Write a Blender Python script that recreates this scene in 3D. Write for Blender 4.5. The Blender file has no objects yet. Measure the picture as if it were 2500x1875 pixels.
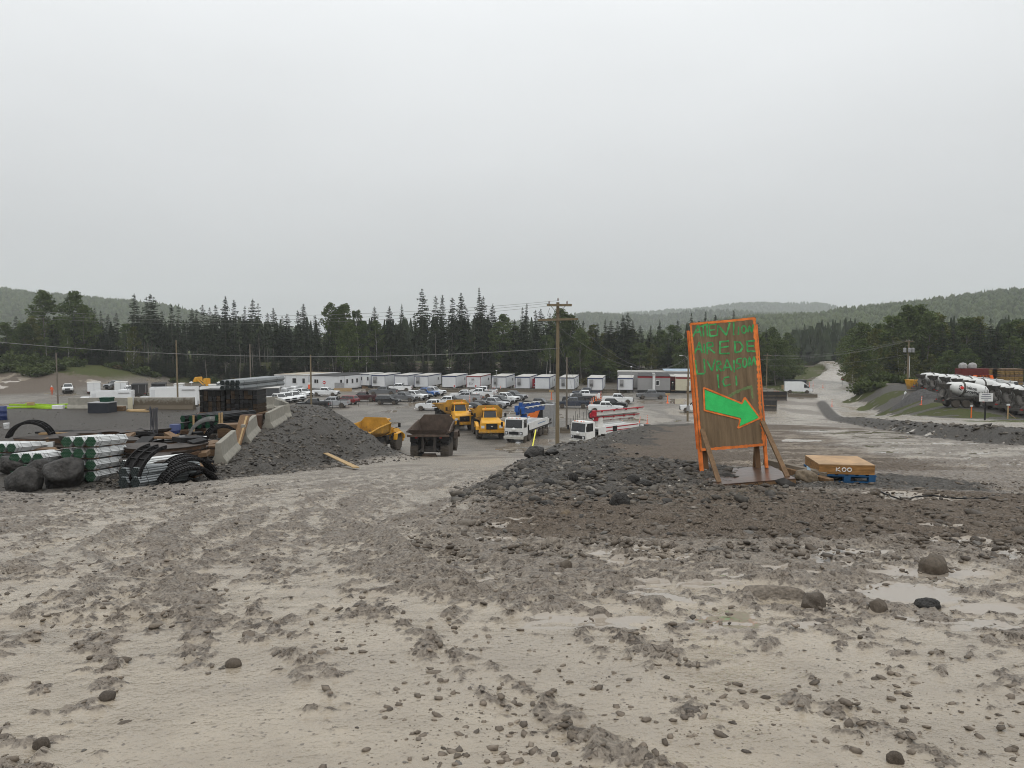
import bpy, bmesh, math, random
import numpy as np
from mathutils import Vector, Matrix

# ------------------------------------------------------------------ camera, sky, light, exposure
scene = bpy.context.scene
COL = scene.collection
ZC = 12.8                      # eye height above the parking lot (z = 0)
PITCH = math.radians(3.6)
FPX = 1850.0                   # focal length in pixels of the 2500 px wide photograph
camd = bpy.data.cameras.new("camera")
camd.sensor_width = 36.0
camd.lens = 36.0 * FPX / 2500.0
camd.clip_start = 0.1
camd.clip_end = 20000
cam = bpy.data.objects.new("camera", camd)
COL.objects.link(cam)
cam.location = (0, 0, ZC)
cam.rotation_euler = (math.radians(90) - PITCH, 0, 0)
scene.camera = cam

world = bpy.data.worlds.new("World")
scene.world = world
world.use_nodes = True
wn, wl = world.node_tree.nodes, world.node_tree.links
wn.clear()
SUN_EL, SUN_AZ = math.radians(62), math.radians(200)
o_ = wn.new("ShaderNodeOutputWorld")
bg = wn.new("ShaderNodeBackground")
bg.inputs["Strength"].default_value = 0.1
sky = wn.new("ShaderNodeTexSky")
sky.sky_type = 'NISHITA'
sky.sun_disc = False
sky.sun_elevation = SUN_EL
sky.sun_rotation = SUN_AZ
sky.dust_density = 6.0
sky.air_density = 1.0
hs = wn.new("ShaderNodeHueSaturation")
hs.inputs["Saturation"].default_value = 0.12
wl.new(sky.outputs[0], hs.inputs["Color"])
# overcast cloud deck: luminance (1 + 2 sin elevation) / 3 of the zenith value
tc = wn.new("ShaderNodeTexCoord")
sx = wn.new("ShaderNodeSeparateXYZ")
wl.new(tc.outputs["Generated"], sx.inputs[0])
cl = wn.new("ShaderNodeMath"); cl.operation = 'MAXIMUM'; cl.inputs[1].default_value = 0.0
wl.new(sx.outputs["Z"], cl.inputs[0])
m2 = wn.new("ShaderNodeMath"); m2.operation = 'MULTIPLY_ADD'
m2.inputs[1].default_value = 12.0; m2.inputs[2].default_value = 5.5
wl.new(cl.outputs[0], m2.inputs[0])
nz = wn.new("ShaderNodeTexNoise")
nz.inputs["Scale"].default_value = 2.2; nz.inputs["Detail"].default_value = 3.0; nz.inputs["Roughness"].default_value = 0.45
mp = wn.new("ShaderNodeMapping"); mp.inputs["Scale"].default_value = (1, 1, 3)
wl.new(tc.outputs["Generated"], mp.inputs[0]); wl.new(mp.outputs[0], nz.inputs["Vector"])
mr = wn.new("ShaderNodeMapRange")
mr.inputs["To Min"].default_value = 0.90; mr.inputs["To Max"].default_value = 1.10
wl.new(nz.outputs["Fac"], mr.inputs["Value"])
m3 = wn.new("ShaderNodeMath"); m3.operation = 'MULTIPLY'
wl.new(m2.outputs[0], m3.inputs[0]); wl.new(mr.outputs[0], m3.inputs[1])
vm = wn.new("ShaderNodeVectorMath"); vm.operation = 'SCALE'
vm.inputs[0].default_value = (0.975, 1.0, 1.015)
wl.new(m3.outputs[0], vm.inputs["Scale"])
mx = wn.new("ShaderNodeMix"); mx.data_type = 'RGBA'
mx.inputs["Factor"].default_value = 0.9
wl.new(hs.outputs[0], mx.inputs["A"]); wl.new(vm.outputs[0], mx.inputs["B"])
wl.new(mx.outputs["Result"], bg.inputs["Color"])
wl.new(bg.outputs[0], o_.inputs["Surface"])

sd = bpy.data.lights.new("sun", 'SUN')
sd.energy = 0.6
sd.angle = math.radians(50)
sd.color = (1.0, 0.98, 0.95)
sun = bpy.data.objects.new("sun", sd)
COL.objects.link(sun)
sun.rotation_euler = (math.radians(90) - SUN_EL, 0, math.radians(20))

vs = scene.view_settings
vs.view_transform = 'Standard'
vs.look = 'None'
vs.exposure = 0.0
vs.gamma = 1.0
vs.use_curve_mapping = False
scene.cycles.max_bounces = 4
scene.cycles.diffuse_bounces = 2
scene.cycles.glossy_bounces = 2
scene.cycles.transmission_bounces = 4
scene.cycles.transparent_max_bounces = 6
scene.cycles.volume_bounces = 1
scene.cycles.use_adaptive_sampling = True
scene.cycles.adaptive_threshold = 0.02
scene.cycles.filter_width = 1.0

# ------------------------------------------------------------------ small maths
rng = np.random.default_rng(7)
RND = random.Random(11)

def sstep(a, b, x):
    t = np.clip((np.asarray(x, float) - a) / (b - a), 0, 1)
    return t * t * (3 - 2 * t)

def _hash(ix, iy, seed):
    h = (ix.astype(np.int64) * 374761393 + iy.astype(np.int64) * 668265263 + seed * 1274126177) & 0xffffffff
    h = ((h ^ (h >> 13)) * 1274126177) & 0xffffffff
    return ((h ^ (h >> 16)) & 0xffff) / 65535.0

def vnoise(x, y, seed=0):
    x = np.asarray(x, float); y = np.asarray(y, float)
    ix = np.floor(x).astype(np.int64); iy = np.floor(y).astype(np.int64)
    fx = x - ix; fy = y - iy
    fx = fx * fx * fx * (fx * (fx * 6 - 15) + 10); fy = fy * fy * fy * (fy * (fy * 6 - 15) + 10)
    a = _hash(ix, iy, seed); b = _hash(ix + 1, iy, seed)
    c = _hash(ix, iy + 1, seed); d = _hash(ix + 1, iy + 1, seed)
    return (a + (b - a) * fx) * (1 - fy) + (c + (d - c) * fx) * fy

def fbm(x, y, octv=4, seed=0, gain=0.5):
    s = 0; a = 1; t = 0
    x = np.asarray(x, float); y = np.asarray(y, float)
    for i in range(octv):
        # rotate the lattice each octave so no grid direction shows
        c, sn = math.cos(0.7 * i + 0.4), math.sin(0.7 * i + 0.4)
        s = s + a * vnoise((c * x - sn * y) * 2 ** i, (sn * x + c * y) * 2 ** i, seed + i * 17); t += a; a *= gain
    return s / t

# ------------------------------------------------------------------ the lie of the land
BY = np.array([-40, 5, 12, 20, 30, 36, 48, 61, 93, 115, 150, 400.])
BX = np.array([-3, -1.2, -.8, .3, 2.4, 3.9, 7, 12, 22, 32, 48, 150.])      # brow of the rubble bank
EY = np.array([-60, 10, 31.5, 43.6, 80, 144, 170, 400.])
EX = np.array([30, 24, 21.3, 23.6, 36.8, 59, 70, 170.])                     # near edge of the raised haul road
FRY = np.array([140, 173, 200, 212, 225, 242, 262, 300, 340, 500.])
FRX = np.array([66, 74.5, 84, 88.5, 95, 104, 113, 126, 133, 150.])          # far haul road centre line
TY = np.array([18, 24, 28, 33, 39, 45, 52, 58, 66, 74, 90.])
TX = np.array([-30, -17, -13.6, -12.6, -13.2, -13.9, -13.6, -15, -17, -20, -24.])   # terrace edge

def masks(X, Y):
    X = np.asarray(X, float); Y = np.asarray(Y, float)
    wob = (fbm(X * .35, Y * .35, 3, 5) - .5) * 1.6
    xb = np.interp(Y, BY, BX)
    w = np.interp(Y, [0, 12, 25, 40, 60, 100], [1.5, 1.5, 1.8, 3.0, 4.5, 4.0])
    right = sstep(-w, 0.3, X - xb + wob * np.clip(Y / 40, 0, 1) * .8)
    xe = np.interp(Y, EY, EX)
    road = sstep(-.9, .5, X - xe + wob * .35) * sstep(14, 26, Y) * (1 - sstep(150, 175, Y))
    xt = np.interp(Y, TY, TX)
    wt = np.interp(Y, [20, 30, 40, 55, 80], [2.5, 2.2, 3.6, 8.0, 10.0])
    terr = (1 - sstep(0, 1, (X - xt + wob * .5) / wt)) * sstep(17, 26, Y) * (1 - sstep(61.5, 71, Y))
    fr = np.interp(Y, FRY, FRX)
    hw = np.interp(Y, [150, 200, 245, 300], [8.0, 6.0, 4.2, 2.6])
    far = (1 - sstep(.75, 1.15, np.abs(X - fr + wob) / hw)) * sstep(140, 150, Y) * (1 - sstep(300, 330, Y))
    return right, road, terr, far

def ground_z(X, Y):
    X = np.asarray(X, float); Y = np.asarray(Y, float)
    right, road, terr, far = masks(X, Y)
    k = 0.14 + 0.017 * (1 - sstep(-14, -8, X))
    zl = 11.52 + 0.08 * (1 - sstep(-14, -8, X)) - k * Y
    zr = 11.38 - 0.098 * Y
    sm = lambda z: np.where(z > 1.2, z, np.where(z < -1.2, 0, (z + 1.2) ** 2 / 4.8))
    zl = sm(zl); zr = sm(zr)
    z = zl * (1 - right) + zr * right
    z = z + .62 * road * (1 - sstep(80, 150, Y)) * sstep(14, 30, Y)
    # mixer yard plateau
    yard = sstep(47, 55, X - .3 * (Y - 90)) * sstep(74, 88, Y) * (1 - sstep(150, 185, Y))
    z = z * (1 - yard) + yard * 3.65
    # storage terrace on the left
    lip = np.exp(-((X - np.interp(Y, TY, TX) + 1.2) / 2.2) ** 2) * np.exp(-((Y - 50) / 14) ** 2) * .4
    z = z * (1 - terr) + terr * (7.05 + lip)
    # rubble bank crest
    xb = np.interp(Y, BY, BX)
    z = z + .22 * np.exp(-((X - xb - 1.2) / 1.8) ** 2) * sstep(16, 26, Y) * (1 - sstep(50, 75, Y))
    z = z + .35 * np.exp(-((X - 3.2) / 2.2) ** 2 - ((Y - 15.5) / 2.0) ** 2)
    # low brown hump behind the sign
    z = z + .45 * np.exp(-((X - 17) / 7) ** 2 - ((Y - 52) / 7) ** 2)
    # the bank at the forest edge, broken by the far road
    xfr = np.interp(Y, FRY, FRX)
    cut = sstep(8, 22, np.abs(X - xfr))
    bank = sstep(198, 214, Y + .05 * X + (fbm(X * .05, Y * .05, 3, 9) - .5) * 14) * (2.6 + 1.8 * fbm(X * .04 + 9, Y * .04, 3, 3))
    leftb = (1 - sstep(-112, -84, X)) * sstep(150, 196, Y) * 5.0
    z = z + np.maximum(bank, leftb) * cut
    z = z + far * sstep(205, 245, Y) * 2.0 + far * sstep(245, 310, Y) * 1.0
    z = z + sstep(230, 320, Y) * 1.0 * (1 - far) * cut
    # far away the land goes on, gently uneven
    z = z + sstep(400, 900, Y) * (fbm(X * .004, Y * .004, 3, 21) - .3) * 12
    # medium relief
    rough = .10 + .18 * right * sstep(10, 24, Y) * (1 - sstep(60, 100, Y)) * (1 - sstep(4, 14, X - xb))
    lot = (1 - right) * sstep(80, 95, Y)
    z = z + (fbm(X * .45, Y * .45, 4, 31) - .5) * rough * (1 - .7 * lot) * (1 - .6 * road)
    gr = np.maximum(terr * (1 - terr) * 4, 0)
    z = z + (fbm(X * 1.1, Y * 1.1, 3, 41) - .5) * .55 * gr * (1 - sstep(80, 120, Y))
    return z

_GX, _GY = np.arange(-170, 230, .5), np.arange(18, 340, .5)
_GZ = ground_z(*np.meshgrid(_GX, _GY, indexing='ij'))
def gz(x, y):
    """height of the land at one point; beyond 20 m read from a half-metre table"""
    if y > 20 and -169 < x < 228 and y < 338:
        fx, fy = (x + 170) * 2, (y - 18) * 2
        i, j = int(fx), int(fy); fx -= i; fy -= j
        return float((_GZ[i, j] * (1 - fx) + _GZ[i + 1, j] * fx) * (1 - fy) + (_GZ[i, j + 1] * (1 - fx) + _GZ[i + 1, j + 1] * fx) * fy)
    return float(ground_z(np.array([x]), np.array([y]))[0])

def ray(px, py):
    u = (px - 1250.0) / FPX; v = (937.5 - py) / FPX
    return u, math.cos(PITCH) + v * math.sin(PITCH), -math.sin(PITCH) + v * math.cos(PITCH)

def at(px, py, Y):
    """world point on the sight line of a photograph pixel at distance Y"""
    u, f, w = ray(px, py)
    return Vector((u * Y / f, Y, ZC + w * Y / f))

def on_ground(px, py, y0=2.0, y1=400.0):
    """where the sight line first meets the land"""
    u, f, w = ray(px, py)
    Y = np.geomspace(y0, y1, 1200)
    d = ZC + w * Y / f - ground_z(u * Y / f, Y)
    i = int(np.argmax(d <= 0)) if (d <= 0).any() else len(Y) - 1
    Yh = Y[i]
    if i > 0:
        a, b = d[i - 1], d[i]
        Yh = Y[i - 1] + (Y[i] - Y[i - 1]) * (a / (a - b)) if a != b else Y[i]
    x = u * Yh / f
    return Vector((x, Yh, gz(x, Yh)))

def lot(px, py):
    """point of the flat lot seen at that pixel"""
    u, f, w = ray(px, py)
    t = ZC / -w
    return Vector((u * t, f * t, gz(u * t, f * t)))

# ------------------------------------------------------------------ materials
MATS = {}
def mat(name, col, rough=.6, metal=0.0, var=.12, scale=6.0, bump=0.0, bscale=40.0, dirt=None, dirt_amt=0.0, dirt_h=1.0, spec=None, coat=0.0, coords='Object', stretch=None, alpha=None):
    if name in MATS: return MATS[name]
    m = bpy.data.materials.new(name); m.use_nodes = True
    n, l = m.node_tree.nodes, m.node_tree.links
    b = n["Principled BSDF"]
    b.inputs["Roughness"].default_value = rough
    b.inputs["Metallic"].default_value = metal
    b.inputs["Specular IOR Level"].default_value = spec if spec is not None else (.5 if rough < .45 else .18)
    if coat: b.inputs["Coat Weight"].default_value = coat; b.inputs["Coat Roughness"].default_value = .12
    t = n.new("ShaderNodeTexCoord")
    src = t.outputs[coords]
    if stretch:
        q = n.new("ShaderNodeMapping"); q.inputs["Scale"].default_value = stretch
        l.new(src, q.inputs[0]); src = q.outputs[0]
    nt = n.new("ShaderNodeTexNoise"); nt.inputs["Scale"].default_value = scale; nt.inputs["Detail"].default_value = 5
    nt.inputs["Roughness"].default_value = .65
    l.new(src, nt.inputs["Vector"])
    r = n.new("ShaderNodeMapRange"); r.inputs["From Min"].default_value = .3; r.inputs["From Max"].default_value = .7
    r.inputs["To Min"].default_value = 1 - var; r.inputs["To Max"].default_value = 1 + var
    l.new(nt.outputs["Fac"], r.inputs["Value"])
    v = n.new("ShaderNodeVectorMath"); v.operation = 'SCALE'; v.inputs[0].default_value = col[:3]
    l.new(r.outputs[0], v.inputs["Scale"])
    out = v.outputs[0]
    if dirt is not None and dirt_amt > 0:
        s = n.new("ShaderNodeSeparateXYZ"); l.new(t.outputs["Object"], s.inputs[0])
        h = n.new("ShaderNodeMapRange"); h.inputs["From Min"].default_value = dirt_h; h.inputs["From Max"].default_value = 0.15
        h.inputs["To Min"].default_value = 0.0; h.inputs["To Max"].default_value = 1.0
        l.new(s.outputs["Z"], h.inputs["Value"])
        n2 = n.new("ShaderNodeTexNoise"); n2.inputs["Scale"].default_value = 2.7; n2.inputs["Detail"].default_value = 7; n2.inputs["Roughness"].default_value = .7
        l.new(t.outputs["Object"], n2.inputs["Vector"])
        a = n.new("ShaderNodeMath"); a.operation = 'MULTIPLY_ADD'; a.inputs[1].default_value = .9; a.inputs[2].default_value = -.5
        l.new(h.outputs[0], a.inputs[0])
        a2 = n.new("ShaderNodeMath"); a2.operation = 'ADD'; l.new(a.outputs[0], a2.inputs[0]); l.new(n2.outputs["Fac"], a2.inputs[1])
        cr = n.new("ShaderNodeMapRange"); cr.inputs["From Min"].default_value = .35; cr.inputs["From Max"].default_value = .62
        cr.inputs["To Max"].default_value = dirt_amt
        l.new(a2.outputs[0], cr.inputs["Value"])
        mxn = n.new("ShaderNodeMix"); mxn.data_type = 'RGBA'
        l.new(cr.outputs[0], mxn.inputs["Factor"]); l.new(out, mxn.inputs["A"]); mxn.inputs["B"].default_value = (*dirt, 1)
        out = mxn.outputs["Result"]
        rr = n.new("ShaderNodeMapRange"); rr.inputs["To Min"].default_value = rough; rr.inputs["To Max"].default_value = .8
        l.new(cr.outputs[0], rr.inputs["Value"]); l.new(rr.outputs[0], b.inputs["Roughness"])
        if coat:
            cc = n.new("ShaderNodeMapRange"); cc.inputs["To Min"].default_value = coat; cc.inputs["To Max"].default_value = 0
            l.new(cr.outputs[0], cc.inputs["Value"]); l.new(cc.outputs[0], b.inputs["Coat Weight"])
    l.new(out, b.inputs["Base Color"])
    if bump:
        nb = n.new("ShaderNodeTexNoise"); nb.inputs["Scale"].default_value = bscale; nb.inputs["Detail"].default_value = 6
        l.new(src, nb.inputs["Vector"])
        bp = n.new("ShaderNodeBump"); bp.inputs["Strength"].default_value = bump; bp.inputs["Distance"].default_value = .05
        l.new(nb.outputs["Fac"], bp.inputs["Height"]); l.new(bp.outputs[0], b.inputs["Normal"])
    if alpha is not None: b.inputs["Alpha"].default_value = alpha
    MATS[name] = m
    return m

MUDC = (.125, .103, .082)
def glass(name="window_glass", col=(.012, .014, .016), rough=.06):
    return mat(name, col, rough, 0, .05, 1.0, spec=.6)

# ------------------------------------------------------------------ mesh helpers
class MB:
    def __init__(s):
        s.v = []; s.f = []
    def quad(s, *p):
        i = len(s.v); s.v += [tuple(q) for q in p]; s.f.append(tuple(range(i, i + len(p)))); return s
    def box(s, c, d, rot=None):
        i = len(s.v)
        for sx_ in (-.5, .5):
            for sy_ in (-.5, .5):
                for sz_ in (-.5, .5):
                    p = Vector((sx_ * d[0], sy_ * d[1], sz_ * d[2]))
                    if rot is not None: p = rot @ p
                    s.v.append((p.x + c[0], p.y + c[1], p.z + c[2]))
        s.f += [tuple(i + k for k in q) for q in ((0, 1, 3, 2), (4, 6, 7, 5), (0, 4, 5, 1), (2, 3, 7, 6), (0, 2, 6, 4), (1, 5, 7, 3))]
        return s
    def bb(s, x0, x1, y0, y1, z0, z1):
        return s.box(((x0 + x1) / 2, (y0 + y1) / 2, (z0 + z1) / 2), (x1 - x0, y1 - y0, z1 - z0))
    def prism(s, prof, y0, y1, plane='xz'):
        """profile in x,z extruded along y"""
        i = len(s.v); n = len(prof)
        for y in (y0, y1):
            for a, b in prof:
                s.v.append((a, y, b) if plane == 'xz' else ((a, b, y) if plane == 'xy' else (y, a, b)))
        s.f.append(tuple(range(i, i + n))); s.f.append(tuple(range(i + 2 * n - 1, i + n - 1, -1)))
        for k in range(n):
            k2 = (k + 1) % n
            s.f.append((i + k, i + n + k, i + n + k2, i + k2))
        return s
    def loft(s, rings, cap0=True, cap1=True, closed=True):
        i = len(s.v); n = len(rings[0])
        for r in rings: s.v += [tuple(p) for p in r]
        for a in range(len(rings) - 1):
            for k in range(n if closed else n - 1):
                k2 = (k + 1) % n
                s.f.append((i + a * n + k, i + a * n + k2, i + (a + 1) * n + k2, i + (a + 1) * n + k))
        if cap0: s.f.append(tuple(range(i + n - 1, i - 1, -1)))
        if cap1: s.f.append(tuple(range(i + (len(rings) - 1) * n, i + len(rings) * n)))
        return s
    def tube(s, p0, p1, r0, r1=None, n=8, caps=True):
        r1 = r0 if r1 is None else r1
        return s.path([p0, p1], [r0, r1], n, caps)
    def path(s, pts, rad, n=8, caps=True):
        pts = [Vector(p) for p in pts]
        if not hasattr(rad, '__len__'): rad = [rad] * len(pts)
        rings = []
        up = None
        for k, p in enumerate(pts):
            t = (pts[min(k + 1, len(pts) - 1)] - pts[max(k - 1, 0)]).normalized()
            if up is None:
                up = Vector((0, 0, 1)) if abs(t.z) < .9 else Vector((1, 0, 0))
            a = t.cross(up)
            if a.length < 1e-4: a = t.cross(Vector((0, 1, .1)))
            a.normalize(); b = a.cross(t).normalized(); up = b
            rings.append([p + (a * math.cos(2 * math.pi * j / n) + b * math.sin(2 * math.pi * j / n)) * rad[k] for j in range(n)])
        return s.loft(rings, caps, caps)
    def lathe(s, prof, c=(0, 0, 0), axis='y', n=16):
        """prof: (r, h) pairs, h along the axis"""
        rings = []
        for r, h in prof:
            ring = []
            for j in range(n):
                a = 2 * math.pi * j / n
                q = (r * math.cos(a), r * math.sin(a))
                p = {'y': (q[0], h, q[1]), 'z': (q[0], q[1], h), 'x': (h, q[0], q[1])}[axis]
                ring.append((p[0] + c[0], p[1] + c[1], p[2] + c[2]))
            rings.append(ring)
        return s.loft(rings)
    def add(s, o, M=None):
        i = len(s.v)
        s.v += [tuple(M @ Vector(p)) if M else tuple(p) for p in o.v]
        s.f += [tuple(i + k for k in f) for f in o.f]
        return s
    def mesh(s, name, smooth=0, bevel=0, seg=1):
        me = bpy.data.meshes.new(name)
        me.from_pydata(s.v, [], s.f)
        bm = bmesh.new(); bm.from_mesh(me)
        bmesh.ops.recalc_face_normals(bm, faces=bm.faces)
        if bevel:
            es = [e for e in bm.edges if len(e.link_faces) == 2 and e.calc_face_angle(0) > .5]
            bmesh.ops.bevel(bm, geom=es, offset=bevel, segments=seg, affect='EDGES', clamp_overlap=True)
        bm.to_mesh(me); bm.free()
        if smooth:
            me.shade_smooth()
            me.set_sharp_from_angle(angle=math.radians(smooth))
        return me
    def build(s, name, m=None, parent=None, smooth=0, bevel=0, seg=1, loc=None):
        return obj(name, s.mesh(name, smooth, bevel, seg), m, parent, loc)

def obj(name, me, m=None, parent=None, loc=None):
    o = bpy.data.objects.new(name, me); COL.objects.link(o)
    if m is not None and not me.materials: me.materials.append(m)
    elif m is not None and me.materials[0] != m:
        o.material_slots[0].link = 'OBJECT'; o.material_slots[0].material = m
    if parent is not None: o.parent = parent
    if loc is not None: o.location = loc
    return o

def thing(name, label, cat, loc=(0, 0, 0), rz=0.0, group=None):
    o = bpy.data.objects.new(name, None); COL.objects.link(o)
    o.empty_display_size = .2
    o.location = loc; o.rotation_euler = (0, 0, rz)
    tag(o, label, cat, group); return o

def tag(o, label=None, cat=None, group=None, kind=None):
    if label: o["label"] = label
    if cat: o["category"] = cat
    if group: o["group"] = group
    if kind or cat: o["kind"] = kind or "thing"
    return o

def dup(root, loc, rz=0.0, label=None, group=None, mats=None, scale=None, drop=()):
    """a copy of a thing with its parts and sub-parts; mats maps a part's material to another"""
    def cp(o, par):
        c = o.copy(); COL.objects.link(c); c.parent = par
        if mats and c.type == 'MESH' and c.data.materials:
            cur = c.material_slots[0].material
            if cur and cur.name in mats:
                c.material_slots[0].link = 'OBJECT'; c.material_slots[0].material = mats[cur.name]
        for ch in o.children:
            if ch.name.split('.')[0] in drop: continue
            cp(ch, c)
        return c
    r = cp(root, None)
    r.location = loc; r.rotation_euler = (0, 0, rz)
    if scale: r.scale = scale if hasattr(scale, '__len__') else (scale,) * 3
    if label: r["label"] = label
    if group: r["group"] = group
    return r

def remove_tree(root):
    for ch in list(root.children): remove_tree(ch)
    bpy.data.objects.remove(root)

def np_mesh(name, V, F, smooth=False):
    """V (n,3), F (m,3|4) arrays"""
    me = bpy.data.meshes.new(name)
    V = np.ascontiguousarray(V, np.float32); F = np.ascontiguousarray(F, np.int32)
    me.vertices.add(len(V)); me.vertices.foreach_set("co", V.ravel())
    k = F.shape[1]
    me.loops.add(F.size); me.loops.foreach_set("vertex_index", F.ravel())
    me.polygons.add(len(F)); me.polygons.foreach_set("loop_start", np.arange(0, F.size, k, dtype=np.int32))
    try: me.polygons.foreach_set("loop_total", np.full(len(F), k, np.int32))
    except Exception: pass
    if smooth: me.polygons.foreach_set("use_smooth", np.ones(len(F), bool))
    me.update(calc_edges=True); me.validate()
    return me

# ------------------------------------------------------------------ ground sheet
def detail(X, Y):
    """small relief of churned mud: height added and how much thin slurry lies there"""
    r = np.hypot(X - 30, Y - 20); th = np.arctan2(Y - 20, X - 30) * 30
    n1 = fbm(th * .20, r * .9, 3, 101)
    n2 = fbm(th * .50, r * 3.0, 3, 107)
    n3 = fbm(X * 5.0, Y * 4.0, 3, 113, .6)
    n4 = fbm(X * 15, Y * 11, 2, 117, .6)
    h = .17 * n1 + .27 * n2 + .25 * n3 + .31 * n4
    t = .525 + .012 * np.sin((r - 30) * 2.1 + 7 * fbm(th * .08, r * .25, 2, 133))
    # drier and stonier ground at the middle right, wettest close to the viewer
    t = t - .11 * sstep(5.6, 7.6, Y + .03 * X) * (1 - sstep(24, 40, Y)) * sstep(-1.0, 2.5, X - np.interp(Y, BY, BX))
    t = t + .045 * (1 - sstep(3.0, 4.9, Y - .04 * X)) - .040 * sstep(4.4, 6.5, Y) * (1 - .5 * sstep(9, 20, Y))
    e = h - t
    cl = fbm(X * 9, Y * 8, 2, 161); dz = np.clip(e, -.02, .16) * .30 + sstep(-.01, .05, e) * (np.abs(cl - .5) * -.055 + .011)
    rut = np.sin((r - 30) * 2.6 + 9 * fbm(th * .10, r * .3, 2, 131))
    dz = dz + rut * .011 * sstep(.4, .6, n1)
    slur = 1 - sstep(-.03, .05, e)
    return dz, slur

TRACKS = [[(-3.2, 1.5), (-4.3, 6), (-5.2, 12), (-5.0, 20), (-3.6, 30), (-1.6, 45), (-.5, 72)], [(2.6, 1.5), (1.0, 6), (-1.2, 11), (-2.9, 18), (-2.6, 30), (-.9, 45), (1.0, 72)],
          [(9, 4.2), (4.5, 6.0), (.6, 8.6), (-2.4, 12.5), (-4.0, 20), (-3.0, 32), (-.6, 48), (.6, 72)], [(-7, 3.4), (-1.5, 4.6), (4, 5.2), (9, 6.4), (15, 9.5), (20, 15), (24, 24)],
          [(-8.5, 5.6), (-3, 6.2), (3, 6.5), (9, 7.6), (15, 11), (19, 17), (21.5, 28)], [(-9.5, 9), (-6.5, 12), (-5.4, 17), (-5.2, 24), (-3.8, 36), (-2, 52)], [(6, 2.2), (2.8, 3.0), (-2, 4.4), (-5.5, 7.5), (-7, 13), (-6.4, 21), (-4.4, 33)]]
def smooth_line(P, n=46):
    P = np.array(P, float); t = np.r_[0, np.cumsum(np.hypot(*np.diff(P, axis=0).T))]
    # Catmull-like smoothing by repeated averaging of a dense resampling
    u = np.linspace(0, t[-1], n); Q = np.stack([np.interp(u, t, P[:, 0]), np.interp(u, t, P[:, 1])], 1)
    for _ in range(10): Q[1:-1] = .5 * Q[1:-1] + .25 * (Q[:-2] + Q[2:])
    return Q
def ruts(X, Y):
    """wheel ruts: height, slurry gathered in them, crumbled edges"""
    dz = np.zeros_like(X); wet = np.zeros_like(X); edge = np.zeros_like(X)
    sel = np.where((Y < 74) & (Y > 1) & (X > -14) & (X < 28))[0]
    x, y = X[sel], Y[sel]
    wob = (fbm(x * 1.1, y * 1.1, 3, 141) - .5) * .34
    D = np.zeros_like(x); W = np.zeros_like(x); E = np.zeros_like(x)
    for ti, P in enumerate(TRACKS):
        Q = smooth_line(P)
        best = np.full(len(x), 1e9); sd = np.zeros(len(x)); arc = np.zeros(len(x)); acc = 0.0
        for k in range(len(Q) - 1):
            a, b = Q[k], Q[k + 1]; d = b - a; L = np.hypot(*d); d = d / L
            rx, ry = x - a[0], y - a[1]
            s_ = np.clip(rx * d[0] + ry * d[1], 0, L); cx, cy = rx - s_ * d[0], ry - s_ * d[1]
            q = cx * cx + cy * cy; m = q < best
            best = np.where(m, q, best); sd = np.where(m, d[0] * cy - d[1] * cx, sd); arc = np.where(m, acc + s_, arc); acc += L
        amp = sstep(4.0, 6.5, y) * (.35 + .65 * sstep(.35, .65, fbm(x * .35 + ti * 7, y * .35, 2, 145 + ti)))
        for off in (-.95, .95):
            v = np.abs(sd + wob - off)
            ins = 1 - sstep(.16, .26, v); eg = np.exp(-((v - .31) / .07) ** 2)
            lug = .5 + .5 * np.sin(arc * 26 + np.sign(sd - off) * 1.6 + (sd - off) * 9)
            D = D - ins * (.022 + .016 * lug) * amp + eg * .034 * amp
            W = np.maximum(W, ins * (.45 + .55 * lug) * amp); E = np.maximum(E, eg * amp)
    dz[sel] = D; wet[sel] = W; edge[sel] = E
    return dz, wet, edge

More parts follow.
